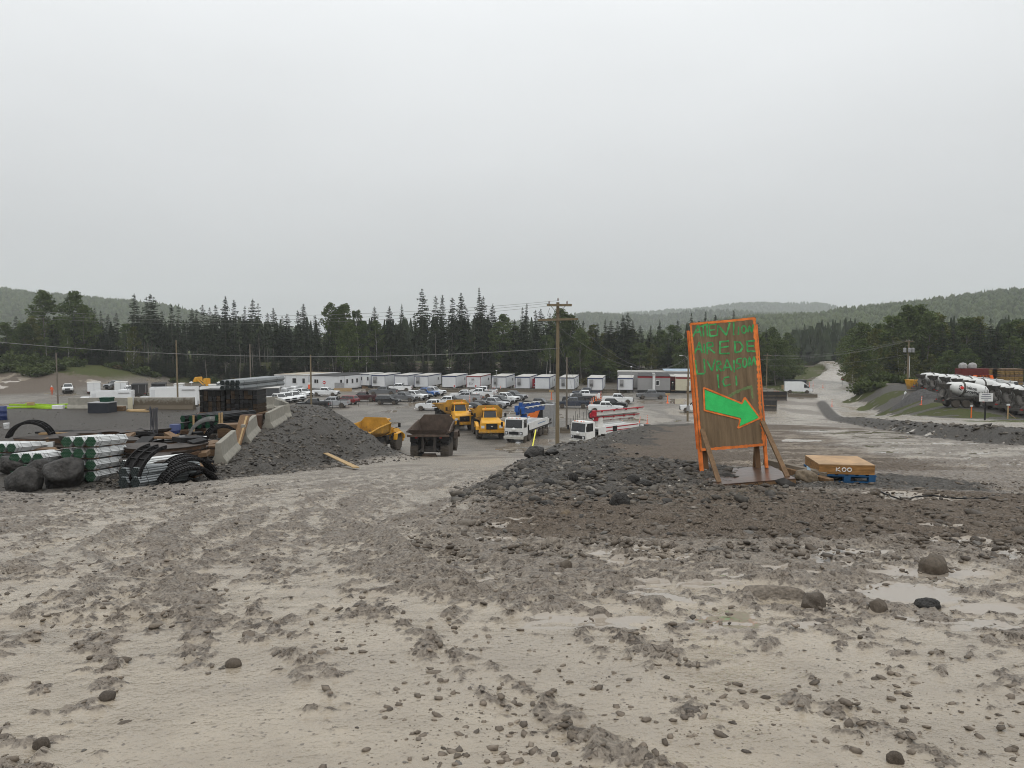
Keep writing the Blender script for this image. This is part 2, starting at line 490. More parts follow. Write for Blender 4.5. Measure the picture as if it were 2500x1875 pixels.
def build_ground():
    y1 = np.concatenate([np.linspace(-9, 1.6, 14), np.geomspace(2.0 + 4, 22 + 4, 460) - 4, (np.geomspace(22.4 + 6, 330 + 6, 330) - 6),
                         np.geomspace(336, 9000, 40)])
    t = np.concatenate([np.linspace(-2.6, -1.02, 14), np.linspace(-1.0, 1.0, 640), np.linspace(1.02, 2.6, 14)])
    Yg, Tg = np.meshgrid(y1, t, indexing='ij')
    Xg = Tg * (Yg * .82 + 9.0 * .82 + 0.6)
    X, Y = Xg.ravel(), Yg.ravel()
    Z = ground_z(X, Y)
    right, road, terr, far = masks(X, Y)
    xb = np.interp(Y, BY, BX)
    dz, slur = detail(X, Y)
    near = 1 - sstep(26, 48, Y)
    rz_, rwet, redge = ruts(X, Y)
    dz = dz + rz_
    slur = np.clip(slur + .6 * rwet - 1.0 * redge * (.4 + .6 * (fbm(X * 6, Y * 6, 2, 151) > .45)), 0, 1)
    # --- what lies where
    n = fbm(X * .9, Y * .9, 4, 61)
    nl = fbm(X * .16, Y * .16, 3, 67)
    bankz = sstep(-2.2, 1.0, X - xb + (n - .5) * 2.4) * (1 - sstep(1.0, 4.0, X - xb - np.interp(Y, [9, 14, 18, 24, 60], [2.5, 2.5, .8, .2, .2]) + (n - .5) * 4)) * sstep(11.0, 13.5, Y + (n - .5) * 4 - .03 * X) * (1 - sstep(70, 95, Y))
    apron = sstep(11.6, 13.4, Y + (nl - .5) * 2 + .02 * X) * (1 - sstep(15.5, 18, Y + (n - .5) * 3)) * sstep(1, 3, X) * (1 - sstep(7.5, 11, X + (n - .5) * 4))
    terre = terr ** .5
    leftgr = (1 - sstep(-9.5, -6.5, X + .28 * (Y - 20) + (n - .5) * 3)) * sstep(14, 18.5, Y + .12 * X + (n - .5) * 2) * (1 - sstep(80, 90, Y))
    bermx = X - np.interp(Y, EY, EX)
    berm = np.exp(-((bermx - .1) / 1.3) ** 2) * sstep(20, 30, Y) * (1 - sstep(140, 160, Y)) + (1 - sstep(9, 14, X - 40)) * 0
    grav = np.clip(np.maximum.reduce([bankz * .9, apron * .75, np.clip(terr * 4, 0, 1) * sstep(20, 27, Y), leftgr * .9 * np.clip(terr * 3 + .45, 0, 1), berm]), 0, 1)
    dirt = sstep(7.2, 9.2, Y + .05 * X + (nl - .5) * 2.2) * (1 - sstep(11.5, 13.5, Y + (n - .5) * 2)) * sstep(-1.2, 2.5, X - xb)
    dirt = np.maximum(dirt, .85 * sstep(15.5, 18, Y) * (1 - sstep(44, 62, Y + (nl - .5) * 14)) * sstep(0, 2, X - xb) * (1 - road) * (1 - .8 * sstep(8, 14, X - xb + (nl - .5) * 6)))
    hump = np.exp(-((X - 17) / 8) ** 2 - ((Y - 53) / 7) ** 2)
    dirt = np.maximum(dirt, sstep(.25, .6, hump))
    bank = sstep(196, 205, Y + .05 * X + (fbm(X * .05, Y * .05, 3, 9) - .5) * 14) * (1 - far)
    leftb = (1 - sstep(-112, -84, X)) * sstep(150, 168, Y) * (1 - far)
    dirt = np.maximum(dirt, np.maximum(bank, leftb))
    grass = np.maximum(bank * sstep(.42, .6, fbm(X * .09, Y * .12, 4, 77) + .12 * sstep(208, 225, Y)), leftb * sstep(176, 190, Y + 10 * (n - .5)))
    verge = sstep(11, 13, bermx + (n - .5) * 4) * (1 - sstep(-2.5, 0, X - (50 + .3 * (Y - 90)) + (n - .5) * 3)) * sstep(60, 72, Y) * (1 - sstep(122, 135, Y))
    verge = np.maximum(verge, sstep(13, 15, bermx + (n - .5) * 3) * sstep(66, 72, Y) * (1 - sstep(79, 83, Y)) * sstep(47, 50, X))
    verge = np.maximum(verge, sstep(6.0, 8.5, np.abs(X - np.interp(Y, FRY, FRX))) * sstep(150, 160, Y) * sstep(60, 66, X))
    for (cx, cy, rx, ry) in GRASSY:
        verge = np.maximum(verge, 1 - sstep(.5, 1.1, ((X - cx) / rx) ** 2 + ((Y - cy) / ry) ** 2))
    grass = np.maximum(grass, verge * sstep(.34, .5, n + .1))
    roadm = np.clip(np.maximum(road * (1 - sstep(-1, 1, bermx - np.interp(Y, [40, 80, 110, 150], [11, 10, 7.5, 6.5]))), far), 0, 1)
    offroad = sstep(-1, 1, bermx - np.interp(Y, [40, 80, 110, 150], [11, 10, 7.5, 6.5]) + (n - .5) * 3) * sstep(40, 60, Y) * (1 - sstep(150, 165, Y)) * (1 - far)
    grav = np.maximum(grav, offroad * .9)
    yardg = sstep(47, 55, X - .3 * (Y - 90)) * sstep(74, 88, Y) * (1 - sstep(150, 185, Y))
    slur_far = sstep(.46, .6, fbm(X * .22, Y * .10, 4, 83)) * .9
    swirl = (1 - sstep(0, 26, np.hypot((X - 33) * .9, (Y - 112) * .45))) * sstep(.36, .5, fbm(X * .5 + 2 * np.sin(Y * .15), Y * .22, 3, 87))
    slurry = slur * near + (1 - near) * np.clip(slur_far * .75 + swirl, 0, 1)
    # churned field on the right: streaks of slurry lying in the ruts
    field = sstep(14, 20, Y) * (1 - sstep(60, 80, Y)) * sstep(3, 6, X - xb) * (1 - road)
    field2 = field
    slurry = slurry * (1 - field) + field * (.0 + .7 * sstep(.44, .60, fbm(X * .55 + .15 * Y, Y * .85, 4, 89, .65)))
    slurry = np.clip(slurry * (1 - grav) * (1 - .9 * np.clip(dirt * 1.3, 0, 1) * (1 - field)) * (1 - grass), 0, 1)
    slurry = np.maximum(slurry, roadm * sstep(.38, .55, fbm(X * .4, Y * .12, 3, 91)) * .9 * (1 - grav))
    lotm = sstep(62, 82, Y) * (1 - np.clip(yardg + grass, 0, 1)) * (1 - roadm) * (1 - .75 * sstep(18, 30, X - .16 * (Y - 90)) * (1 - sstep(150, 160, Y)))
    slurry = slurry * (1 - .4 * lotm)
    # puddles
    pud = np.zeros_like(X)
    for (cx, cy, rx, ry) in PUDDLES:
        q = ((X - cx) / rx) ** 2 + ((Y - cy) / ry) ** 2 + (fbm(X * 1.3, Y * 1.3, 3, 95) - .5) * 1.6
        pud = np.maximum(pud, 1 - sstep(.7, 1.0, q))
        flat = 1 - sstep(.8, 1.9, q); Z = Z * (1 - flat) + flat * (float(ground_z(np.array([cx]), np.array([cy]))[0]) - .02)
    pud = np.maximum(pud, field2 * (1 - dirt) * sstep(.585, .625, fbm(X * .5 + .15 * Y, Y * 1.1, 4, 89, .65)))
    pud = np.maximum(pud, near * (1 - np.clip(grav * 2, 0, 1)) * sstep(4.0, 5.5, Y) * (1 - sstep(15, 20, Y)) * sstep(-.5, 1.5, X - xb) * sstep(.61, .635, fbm(X * 1.1 + .2 * Y, Y * 2.3, 4, 171, .6)) * (1 - .7 * sstep(8, 10, Y) * sstep(0, 2, X - xb)))
    pud = np.maximum(pud, .9 * lotm * sstep(.63, .67, fbm(X * .16, Y * .12, 4, 97, .6)))
    fine = np.clip(grav * 1.2, 0, 1) * (1 - sstep(30, 60, Y))
    Z = Z + dz * near * (1 - pud) + fine * (fbm(X * 3.7, Y * 3.7, 3, 119) - .5) * .10
    Z = Z + dirt * (1 - sstep(14, 30, Y)) * (fbm(X * 5.5, Y * 5.5, 3, 127) - .5) * .07
    V = np.stack([X, Y, Z], 1)
    R, C = Yg.shape
    idx = np.arange(R * C).reshape(R, C)
    F = np.stack([idx[:-1, :-1], idx[:-1, 1:], idx[1:, 1:], idx[1:, :-1]], -1).reshape(-1, 4)
    me = np_mesh("ground", V, F, True)
    for nm, a in (("grav", grav), ("dirt", dirt), ("grass", grass), ("slurry", slurry), ("road", np.maximum(roadm, .0)), ("pud", pud), ("lot", lotm)):
        at_ = me.attributes.new(nm, 'FLOAT', 'POINT')
        at_.data.foreach_set("value", np.clip(a, 0, 1).astype(np.float32))
    return me

PUDDLES = []
for (px_, py_, rx_, ry_) in ((2235, 1214, .85, .50), (1580, 1047, 3.2, 2.6), (1960, 1075, .9, .7), (2300, 1395, .5, .12), (2150, 1345, .35, .10), (2420, 1480, .4, .14), (1440, 1330, .3, .06), (1490, 1375, .25, .06), (2450, 1345, .35, .12)):
    p_ = on_ground(px_, py_) if not (px_ == 1580) else lot(px_, py_)
    PUDDLES.append((p_.x, p_.y, rx_, ry_))

GRASSY = []
for (px_, py_, rx_, ry_) in ((2110, 962, 4, 6), (2150, 978, 4, 6), (2200, 992, 4, 4), (2240, 998, 4, 4), (2300, 1004, 4, 4), (2350, 1010, 4, 4), (2400, 1018, 4, 4), (2450, 1026, 4, 4), (2500, 1030, 4, 4)):
    p_ = on_ground(px_, py_)
    GRASSY.append((p_.x, p_.y, rx_, ry_))

def ground_material():
    m = bpy.data.materials.new("muddy_ground"); m.use_nodes = True
    n, l = m.node_tree.nodes, m.node_tree.links
    b = n["Principled BSDF"]
    tc = n.new("ShaderNodeTexCoord")
    def noise(scale, detail=4, rough=.6, vec=None):
        q = n.new("ShaderNodeTexNoise"); q.inputs["Scale"].default_value = scale; q.inputs["Detail"].default_value = detail; q.inputs["Roughness"].default_value = rough
        l.new(vec or tc.outputs["Object"], q.inputs["Vector"]); return q.outputs["Fac"]
    def attr(nm):
        q = n.new("ShaderNodeAttribute"); q.attribute_name = nm; return q.outputs["Fac"]
    def mathn(op, a, b_=None, c=None):
        q = n.new("ShaderNodeMath"); q.operation = op
        for i, v in enumerate((a, b_, c)):
            if v is None: continue
            if isinstance(v, (int, float)): q.inputs[i].default_value = v
            else: l.new(v, q.inputs[i])
        return q.outputs[0]
    def rng_(v, a, b_, c=0.0, d=1.0):
        q = n.new("ShaderNodeMapRange"); q.interpolation_type = 'SMOOTHSTEP'
        q.inputs["From Min"].default_value = a; q.inputs["From Max"].default_value = b_
        q.inputs["To Min"].default_value = c; q.inputs["To Max"].default_value = d
        l.new(v, q.inputs["Value"]); return q.outputs[0]
    def mixc(f, a, b_):
        q = n.new("ShaderNodeMix"); q.data_type = 'RGBA'
        if isinstance(f, float): q.inputs["Factor"].default_value = f
        else: l.new(f, q.inputs["Factor"])
        for k, v in (("A", a), ("B", b_)):
            if isinstance(v, tuple): q.inputs[k].default_value = (*v, 1)
            else: l.new(v, q.inputs[k])
        return q.outputs["Result"]
    def mixf(f, a, b_):
        q = n.new("ShaderNodeMix")
        l.new(f, q.inputs["Factor"])
        for k, v in (("A", a), ("B", b_)):
            if isinstance(v, (int, float)): q.inputs[k].default_value = v
            else: l.new(v, q.inputs[k])
        return q.outputs["Result"]
    f4 = noise(27, 2, .6)
    stm = n.new('ShaderNodeMapping'); stm.inputs['Scale'].default_value = (.35, 1.0, 1.0); l.new(tc.outputs['Object'], stm.inputs[0])
    f5 = noise(.9, 4, .65, stm.outputs[0])
    f1, f2, f3, f0 = noise(2.3, 2), noise(11, 3, .65), noise(46, 2, .7), noise(.35, 2)
    def brk(a, amt=.9, lo=.35, hi=.65):
        # break the edge of a mask with two scales of noise
        s = mathn('MULTIPLY_ADD', mathn('SUBTRACT', mathn('ADD', mathn('MULTIPLY', f2, .6), mathn('MULTIPLY', f3, .4)), .5), amt, a)
        return rng_(s, lo, hi)
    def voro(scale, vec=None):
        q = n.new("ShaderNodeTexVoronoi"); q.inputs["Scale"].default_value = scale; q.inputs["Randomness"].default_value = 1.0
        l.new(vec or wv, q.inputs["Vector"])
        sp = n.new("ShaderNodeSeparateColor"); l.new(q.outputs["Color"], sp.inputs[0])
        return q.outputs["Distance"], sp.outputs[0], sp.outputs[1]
    # warp the fleck lattice so that no fleck is a perfect disc
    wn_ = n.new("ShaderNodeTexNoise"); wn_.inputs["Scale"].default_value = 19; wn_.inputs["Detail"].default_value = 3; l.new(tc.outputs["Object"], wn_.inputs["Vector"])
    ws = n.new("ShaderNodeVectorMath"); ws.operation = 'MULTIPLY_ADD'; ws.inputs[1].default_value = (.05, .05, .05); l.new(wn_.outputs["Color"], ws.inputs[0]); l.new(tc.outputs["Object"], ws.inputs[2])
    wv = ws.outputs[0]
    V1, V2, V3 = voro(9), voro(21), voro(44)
    sl, gr, di, ga, ro, pu, lo = (attr(k) for k in ("slurry", "grav", "dirt", "grass", "road", "pud", "lot"))
    s1 = mathn('ADD', sl, mathn('ADD', mathn('MULTIPLY', mathn('SUBTRACT', f2, .5), 1.1), mathn('MULTIPLY', mathn('SUBTRACT', f4, .5), 1.2)))
    msl = rng_(s1, .22, .85)
    mro, mgr, mdi, mga, mpu = brk(ro), brk(gr), brk(di), brk(ga, 1.2), rng_(pu, .45, .6)
    mud = mixc(rng_(f4, .3, .7), (.122, .101, .079), (.215, .181, .143))
    mud = mixc(rng_(f0, .38, .62, 0, .5), mud, (.18, .15, .12))
    mud = mixc(mathn('MULTIPLY', lo, .9), mud, mixc(rng_(f5, .36, .64), (.070, .064, .055), (.185, .172, .148)))
    slur = mixc(rng_(f1, .3, .7), (.250, .209, .158), (.310, .262, .199))
    slur = mixc(rng_(f5, .40, .66, 0, .6), slur, (.205, .171, .131))
    slur = mixc(rng_(f3, .56, .76, 0, .35), slur, (.19, .158, .125))
    roadc = mixc(rng_(f5, .38, .62), (.215, .198, .172), (.35, .328, .292))
    dirtc = mixc(rng_(f3, .35, .65), (.068, .053, .041), (.150, .120, .093))
    dirtc = mixc(rng_(f0, .4, .6, 0, .5), dirtc, (.115, .091, .069))
    gravc = mixc(rng_(f3, .38, .62), (.038, .035, .031), (.115, .104, .090))
    gravc = mixc(rng_(f0, .4, .6, 0, .45), gravc, (.075, .064, .053))
    grassc = mixc(rng_(f2, .35, .65), (.030, .040, .013), (.085, .10, .03))
    grassc = mixc(rng_(f1, .4, .7, 0, .6), grassc, (.085, .068, .034))
    c = mixc(mathn('MULTIPLY', mro, .85), mud, roadc)
    c = mixc(msl, c, slur)
    c = mixc(mathn('MULTIPLY', mdi, mathn('SUBTRACT', 1.0, mathn('MULTIPLY', msl, .8))), c, dirtc)
    c = mixc(mgr, c, gravc)
    # embedded pebbles and crumbs, plus clod shade painted in as dark flecks: many in churned mud and gravel, few in slurry
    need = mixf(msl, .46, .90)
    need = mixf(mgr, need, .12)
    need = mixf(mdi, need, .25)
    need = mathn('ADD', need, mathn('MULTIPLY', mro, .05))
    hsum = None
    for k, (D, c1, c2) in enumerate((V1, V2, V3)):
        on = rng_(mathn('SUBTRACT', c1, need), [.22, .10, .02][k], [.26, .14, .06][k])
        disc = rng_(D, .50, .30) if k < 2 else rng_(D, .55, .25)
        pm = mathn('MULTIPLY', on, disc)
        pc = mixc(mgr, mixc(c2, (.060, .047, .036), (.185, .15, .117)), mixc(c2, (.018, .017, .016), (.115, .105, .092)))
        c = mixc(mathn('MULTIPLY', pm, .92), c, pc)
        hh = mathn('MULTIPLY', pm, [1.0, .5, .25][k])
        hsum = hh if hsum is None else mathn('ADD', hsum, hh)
    c = mixc(mga, c, grassc)
    c = mixc(mpu, c, (.27, .23, .185))
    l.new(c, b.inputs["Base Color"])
    dry = mathn('MAXIMUM', mga, mathn('MULTIPLY', mdi, .5))
    rg = mixf(msl, rng_(f2, .3, .7, .30, .58), rng_(f4, .35, .7, .13, .38))
    rg = mixf(mgr, rg, rng_(f3, .35, .65, .40, .7))
    rg = mixf(dry, rg, .85)
    rg = mixf(mpu, rg, .03)
    l.new(rg, b.inputs["Roughness"])
    l.new(mixf(mathn("MAXIMUM", mgr, mathn("MAXIMUM", mdi, mga)), mixf(mathn('MAXIMUM', mpu, msl), .30, .5), .10), b.inputs["Specular IOR Level"])
    hgt = mathn('ADD', mathn('MULTIPLY_ADD', f2, .6, mathn('MULTIPLY', f4, .5)), mathn('MULTIPLY', hsum, .45))
    bs = mixf(msl, 1.0, .28)
    bs = mathn('MULTIPLY', bs, mathn('SUBTRACT', 1.0, mpu))
    bp = n.new("ShaderNodeBump"); bp.inputs["Distance"].default_value = .055
    l.new(bs, bp.inputs["Strength"]); l.new(hgt, bp.inputs["Height"]); l.new(bp.outputs[0], b.inputs["Normal"])
    return m

GM = ground_material()
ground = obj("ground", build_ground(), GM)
tag(ground, kind="structure")

# ------------------------------------------------------------------ far hills
def hill(name, pts, Yc, half, seed, relief, m, trees=0, tm=None, tsize=9.0, label=None):
    """pts: crest as (photo px, py) pairs at distance Yc; the slope falls towards and away from the viewer"""
    px = np.array([p[0] for p in pts], float); py = np.array([p[1] for p in pts], float)
    cx = np.array([at(a, b, Yc).x for a, b in pts]); cz = np.array([at(a, b, Yc).z for a, b in pts])
    xs = np.linspace(cx[0], cx[-1], 170); v = np.linspace(-1, 1, 46)
    Xg, Vg = np.meshgrid(xs, v, indexing='ij')
    Yg = Yc + Vg * half
    crest = np.interp(Xg, cx, cz)
    prof = np.where(Vg < 0, 1 - sstep(0, 1, -Vg), 1 - .5 * sstep(0, 1, Vg))
    def h(X, Y, V, cr, pr):
        return (cr - 2) * pr + 2 + (fbm(X * .006, Y * .006, 4, seed) - .5) * relief * pr
    Z = h(Xg, Yg, Vg, crest, prof)
    V = np.stack([Xg.ravel(), Yg.ravel(), Z.ravel()], 1)
    R, C = Xg.shape; idx = np.arange(R * C).reshape(R, C)
    F = np.stack([idx[:-1, :-1], idx[1:, :-1], idx[1:, 1:], idx[:-1, 1:]], -1).reshape(-1, 4)
    o = obj(name, np_mesh(name, V, F, True), m)
    tag(o, kind="structure")
    if trees:
        r = np.random.default_rng(seed)
        tx = r.uniform(cx[0], cx[-1], trees); tv = -1 + 1.04 * r.uniform(0, 1, trees) ** .7
        ty = Yc + tv * half
        cr = np.interp(tx, cx, cz); pr = np.where(tv < 0, 1 - sstep(0, 1, -tv), 1 - .5 * sstep(0, 1, tv))
        tz = h(tx, ty, tv, cr, pr)
        # rounded crowns and a few spires, each a 7-sided double cone
        k = 6
        conif = r.uniform(0, 1, trees) < .22
        hh = tsize * r.uniform(.6, 1.15, trees) * np.where(conif, 1.15, 1.0); rr = tsize * r.uniform(.28, .48, trees) * np.where(conif, .5, 1.0)
        ang = np.linspace(0, 2 * np.pi, k, endpoint=False)
        VV = np.zeros((trees, 2 * k + 1, 3)); 
        j1 = r.uniform(.75, 1.25, (trees, k)); j2 = r.uniform(.7, 1.3, (trees, k))
        lowz, midz = .1, .62
        topr = np.where(conif, .35, .75)
        VV[:, :k, 0] = tx[:, None] + np.cos(ang) * rr[:, None] * j1; VV[:, :k, 1] = ty[:, None] + np.sin(ang) * rr[:, None] * j1; VV[:, :k, 2] = tz[:, None] + hh[:, None] * (lowz + .12 * (j2 - 1))
        VV[:, k:2 * k, 0] = tx[:, None] + np.cos(ang + .4) * (rr * topr)[:, None] * j2; VV[:, k:2 * k, 1] = ty[:, None] + np.sin(ang + .4) * (rr * topr)[:, None] * j2
        VV[:, k:2 * k, 2] = tz[:, None] + hh[:, None] * (midz + .15 * (j1 - 1)); VV[:, 2 * k] = np.stack([tx, ty, tz + hh], 1)
        f = []
        for a in range(k):
            b_ = (a + 1) % k
            f += [(a, b_, k + b_), (a, k + b_, k + a), (k + a, k + b_, 2 * k)]
        f = np.array(f)
        FF = (f[None] + (np.arange(trees) * (2 * k + 1))[:, None, None]).reshape(-1, 3)
        me = np_mesh("hill_forest", VV.reshape(-1, 3), FF, False)
        tint = np.repeat(r.uniform(0, 1, trees), 2 * k + 1)
        at_ = me.attributes.new("tint", 'FLOAT', 'POINT'); at_.data.foreach_set("value", tint.astype(np.float32))
        w = obj("hill_forest", me, tm)
        tag(w, label or "forest covering the far hillside", "forest", kind="stuff")
    return o

def leaf_mat(name, ca, cb, cc=None, trans=.25, scale=.6):
    m = bpy.data.materials.new(name); m.use_nodes = True
    n, l = m.node_tree.nodes, m.node_tree.links
    b = n["Principled BSDF"]
    b.inputs["Roughness"].default_value = .6; b.inputs["Specular IOR Level"].default_value = .12
    a = n.new("ShaderNodeAttribute"); a.attribute_name = "tint"
    oi = n.new("ShaderNodeObjectInfo")
    t = n.new("ShaderNodeTexCoord")
    nt = n.new("ShaderNodeTexNoise"); nt.inputs["Scale"].default_value = scale; nt.inputs["Detail"].default_value = 3
    l.new(t.outputs["Object"], nt.inputs["Vector"])
    s = n.new("ShaderNodeMath"); s.operation = 'MULTIPLY_ADD'; s.inputs[1].default_value = .55
    l.new(a.outputs["Fac"], s.inputs[0])
    s2 = n.new("ShaderNodeMath"); s2.operation = 'MULTIPLY'; s2.inputs[1].default_value = .3; l.new(oi.outputs["Random"], s2.inputs[0])
    l.new(s2.outputs[0], s.inputs[2])
    s3 = n.new("ShaderNodeMath"); s3.operation = 'MULTIPLY_ADD'; s3.inputs[1].default_value = .8
    q = n.new("ShaderNodeMath"); q.operation = 'SUBTRACT'; q.inputs[1].default_value = .45; l.new(nt.outputs["Fac"], q.inputs[0])
    l.new(q.outputs[0], s3.inputs[0]); l.new(s.outputs[0], s3.inputs[2])
    mx_ = n.new("ShaderNodeMix"); mx_.data_type = 'RGBA'; mx_.clamp_factor = True
    l.new(s3.outputs[0], mx_.inputs["Factor"]); mx_.inputs["A"].default_value = (*ca, 1); mx_.inputs["B"].default_value = (*cb, 1)
    l.new(mx_.outputs["Result"], b.inputs["Base Color"])
    if trans:
        tr = n.new("ShaderNodeBsdfTranslucent"); l.new(mx_.outputs["Result"], tr.inputs["Color"])
        ms = n.new("ShaderNodeMixShader"); ms.inputs[0].default_value = trans
        l.new(b.outputs[0], ms.inputs[1]); l.new(tr.outputs[0], ms.inputs[2])
        l.new(ms.outputs[0], n["Material Output"].inputs["Surface"])
    return m

LM_HILL = leaf_mat("hill_foliage", (.022, .034, .014), (.075, .095, .032), trans=0, scale=.004)
HM = mat("hill_soil", (.035, .045, .02), .9, 0, .3, .02)
hill("hill", [(1300, 860), (1600, 830), (1700, 805), (1850, 784), (2000, 771), (2040, 765), (2160, 756), (2260, 749), (2400, 736), (2500, 727), (2700, 712), (3100, 712)], 950, 420, 301, 22, HM, 9000, LM_HILL, 9.0, "mixed green forest covering the near hillside on the right")
hill("hill", [(900, 830), (1150, 800), (1310, 790), (1400, 776), (1470, 774), (1560, 778), (1700, 770), (1900, 775), (2200, 790)], 1900, 420, 302, 25, HM, 5000, LM_HILL, 11.0, "hazy forest on the low middle hill behind the trailers")
hill("hill", [(1300, 800), (1500, 772), (1580, 768), (1700, 756), (1800, 746), (1900, 742), (1990, 746), (2050, 760), (2300, 780)], 3200, 700, 303, 30, HM, 5000, LM_HILL, 13.0, "pale hazy forest on the farthest ridge right of centre")
hill("hill", [(-700, 715), (-300, 700), (0, 708), (60, 722), (130, 732), (220, 738), (330, 745), (420, 756), (480, 768), (560, 790), (750, 815)], 1300, 420, 304, 22, HM, 8000, LM_HILL, 9.0, "hazy forest on the hill behind the left tree line")

# ------------------------------------------------------------------ trees
BARK_G = mat("bark_grey", (.16, .145, .125), .9, 0, .3, 3)
BARK_B = mat("bark_birch", (.42, .40, .36), .8, 0, .25, 2)
BARK_D = mat("bark_dark", (.10, .085, .07), .9, 0, .3, 3)
LM_SPR = leaf_mat("spruce_needles", (.007, .013, .006), (.040, .055, .024), trans=.08, scale=.35)
LM_SPL = leaf_mat("fir_needles", (.010, .018, .008), (.048, .061, .025), trans=.08, scale=.35)
LM_DEC = leaf_mat("broad_leaves", (.032, .054, .017), (.125, .160, .048), trans=.3, scale=.3)
LM_DEY = leaf_mat("yellowing_leaves", (.046, .058, .016), (.145, .15, .04), trans=.3, scale=.3)
LM_SHR = leaf_mat("shrub_leaves", (.03, .045, .013), (.10, .125, .038), trans=.3, scale=.5)
LM_RED = leaf_mat("bracken_leaves", (.06, .04, .018), (.11, .10, .035), trans=.2, scale=.5)

def tri_mesh(name, tris, tint, smooth=False):
    V = np.array(tris, np.float32).reshape(-1, 3)
    F = np.arange(len(V)).reshape(-1, 3)
    me = np_mesh(name, V, F, smooth)
    at_ = me.attributes.new("tint", 'FLOAT', 'POINT')
    t = np.repeat(np.array(tint, np.float32), 3)
    at_.data.foreach_set("value", t[:len(me.vertices)])
    return me

def frond(out, tint, base, d, L, w, droop, r):
    """one spruce bough: a drooping spray with side twigs"""
    d = d / np.linalg.norm(d)
    side = np.cross(d, [0, 0, 1.]); side /= np.linalg.norm(side) + 1e-9
    p = [base + d * L * s + np.array([0, 0, -droop * L * s * s]) for s in (0, .35, .7, 1.0)]
    tn = r.uniform(0, 1)
    ws = [w * .25, w, w * .75, 0]
    for k in range(3):
        a, b = p[k], p[k + 1]
        hang = np.array([0, 0, -.22 * w])
        aL, aR = a + side * ws[k] + hang * r.uniform(.3, 1.6), a - side * ws[k] + hang * r.uniform(.3, 1.6)
        bL, bR = b + side * ws[k + 1] + hang * r.uniform(.3, 1.6), b - side * ws[k + 1] + hang * r.uniform(.3, 1.6)
        out += [(a, aL, bL), (a, bL, b), (a, b, bR), (a, bR, aR)]; tint += [tn] * 4
    # hanging twigs give the bough thickness from the side
    for s in (.3, .5, .7, .88):
        q = base + d * L * s + np.array([0, 0, -droop * L * s * s])
        sd = side * r.uniform(-1, 1) * w
        tip = q + sd * 1.3 + d * .18 * L * r.uniform(-.2, 1) - np.array([0, 0, w * r.uniform(.5, 1.3)])
        out.append((q + d * .1 * L, q - d * .1 * L, tip)); tint.append(tn * .7)

def make_spruce(seed, H, R, base_t, taper=.85, dens=1.0, trunk_r=.17, dead=.5, lean=.0, droop=.35):
    """height H, crown radius R, crown from base_t*H up; returns (trunk MB, crown tris, tints)"""
    r = np.random.default_rng(seed)
    tr = MB()
    lx, ly = r.uniform(-lean, lean, 2)
    cen = lambda z: np.array([lx * z + .12 * math.sin(z * .4 + seed), ly * z + .1 * math.cos(z * .33 + seed), z])
    tr.path([cen(z) for z in np.linspace(-.6, H * .98, 9)], list(np.linspace(trunk_r, .02, 9)), 6)
    z = .08 * H
    while z < base_t * H:                      # dead lower limbs
        if r.uniform() < dead:
            a = r.uniform(0, 6.28); L = r.uniform(.3, 1.0) * R * .8
            p = cen(z); q = p + np.array([math.cos(a) * L, math.sin(a) * L, r.uniform(-.5, .1) * L])
            tr.tube(p, q, .03, .008, 3, False)
        z += r.uniform(.15, .5)
    out, tint = [], []
    z = base_t * H
    while z < H * .985:
        t = (z - base_t * H) / (H - base_t * H)
        rad = R * (1 - t) ** taper * (.35 + .65 * min(1, t * 5 + .35)) + .12
        rad *= r.uniform(.75, 1.15)
        k = max(4, int((5 + 3 * (1 - t)) * dens))
        a0 = r.uniform(0, 6.28)
        for j in range(k):
            if r.uniform() < .12 * (1.4 - dens): continue
            a = a0 + 6.283 * j / k + r.uniform(-.35, .35)
            L = rad * r.uniform(.6, 1.2)
            up = .45 * t + r.uniform(-.15, .1)
            frond(out, tint, cen(z + r.uniform(-.15, .15)), np.array([math.cos(a), math.sin(a), up]), L, min(.55, .26 * L + .1), droop * (1.2 - t), r)
        z += (.34 + .30 * (1 - t)) * r.uniform(.75, 1.25) / dens ** .5
    # leader
    tp = cen(H * .97)
    for j in range(3):
        a = j * 2.09
        out.append((tp + np.array([math.cos(a) * .14, math.sin(a) * .14, -.3]), tp + np.array([math.cos(a + 2) * .14, math.sin(a + 2) * .14, -.3]), tp + np.array([0, 0, .55]))); tint.append(.5)
    return tr, out, tint

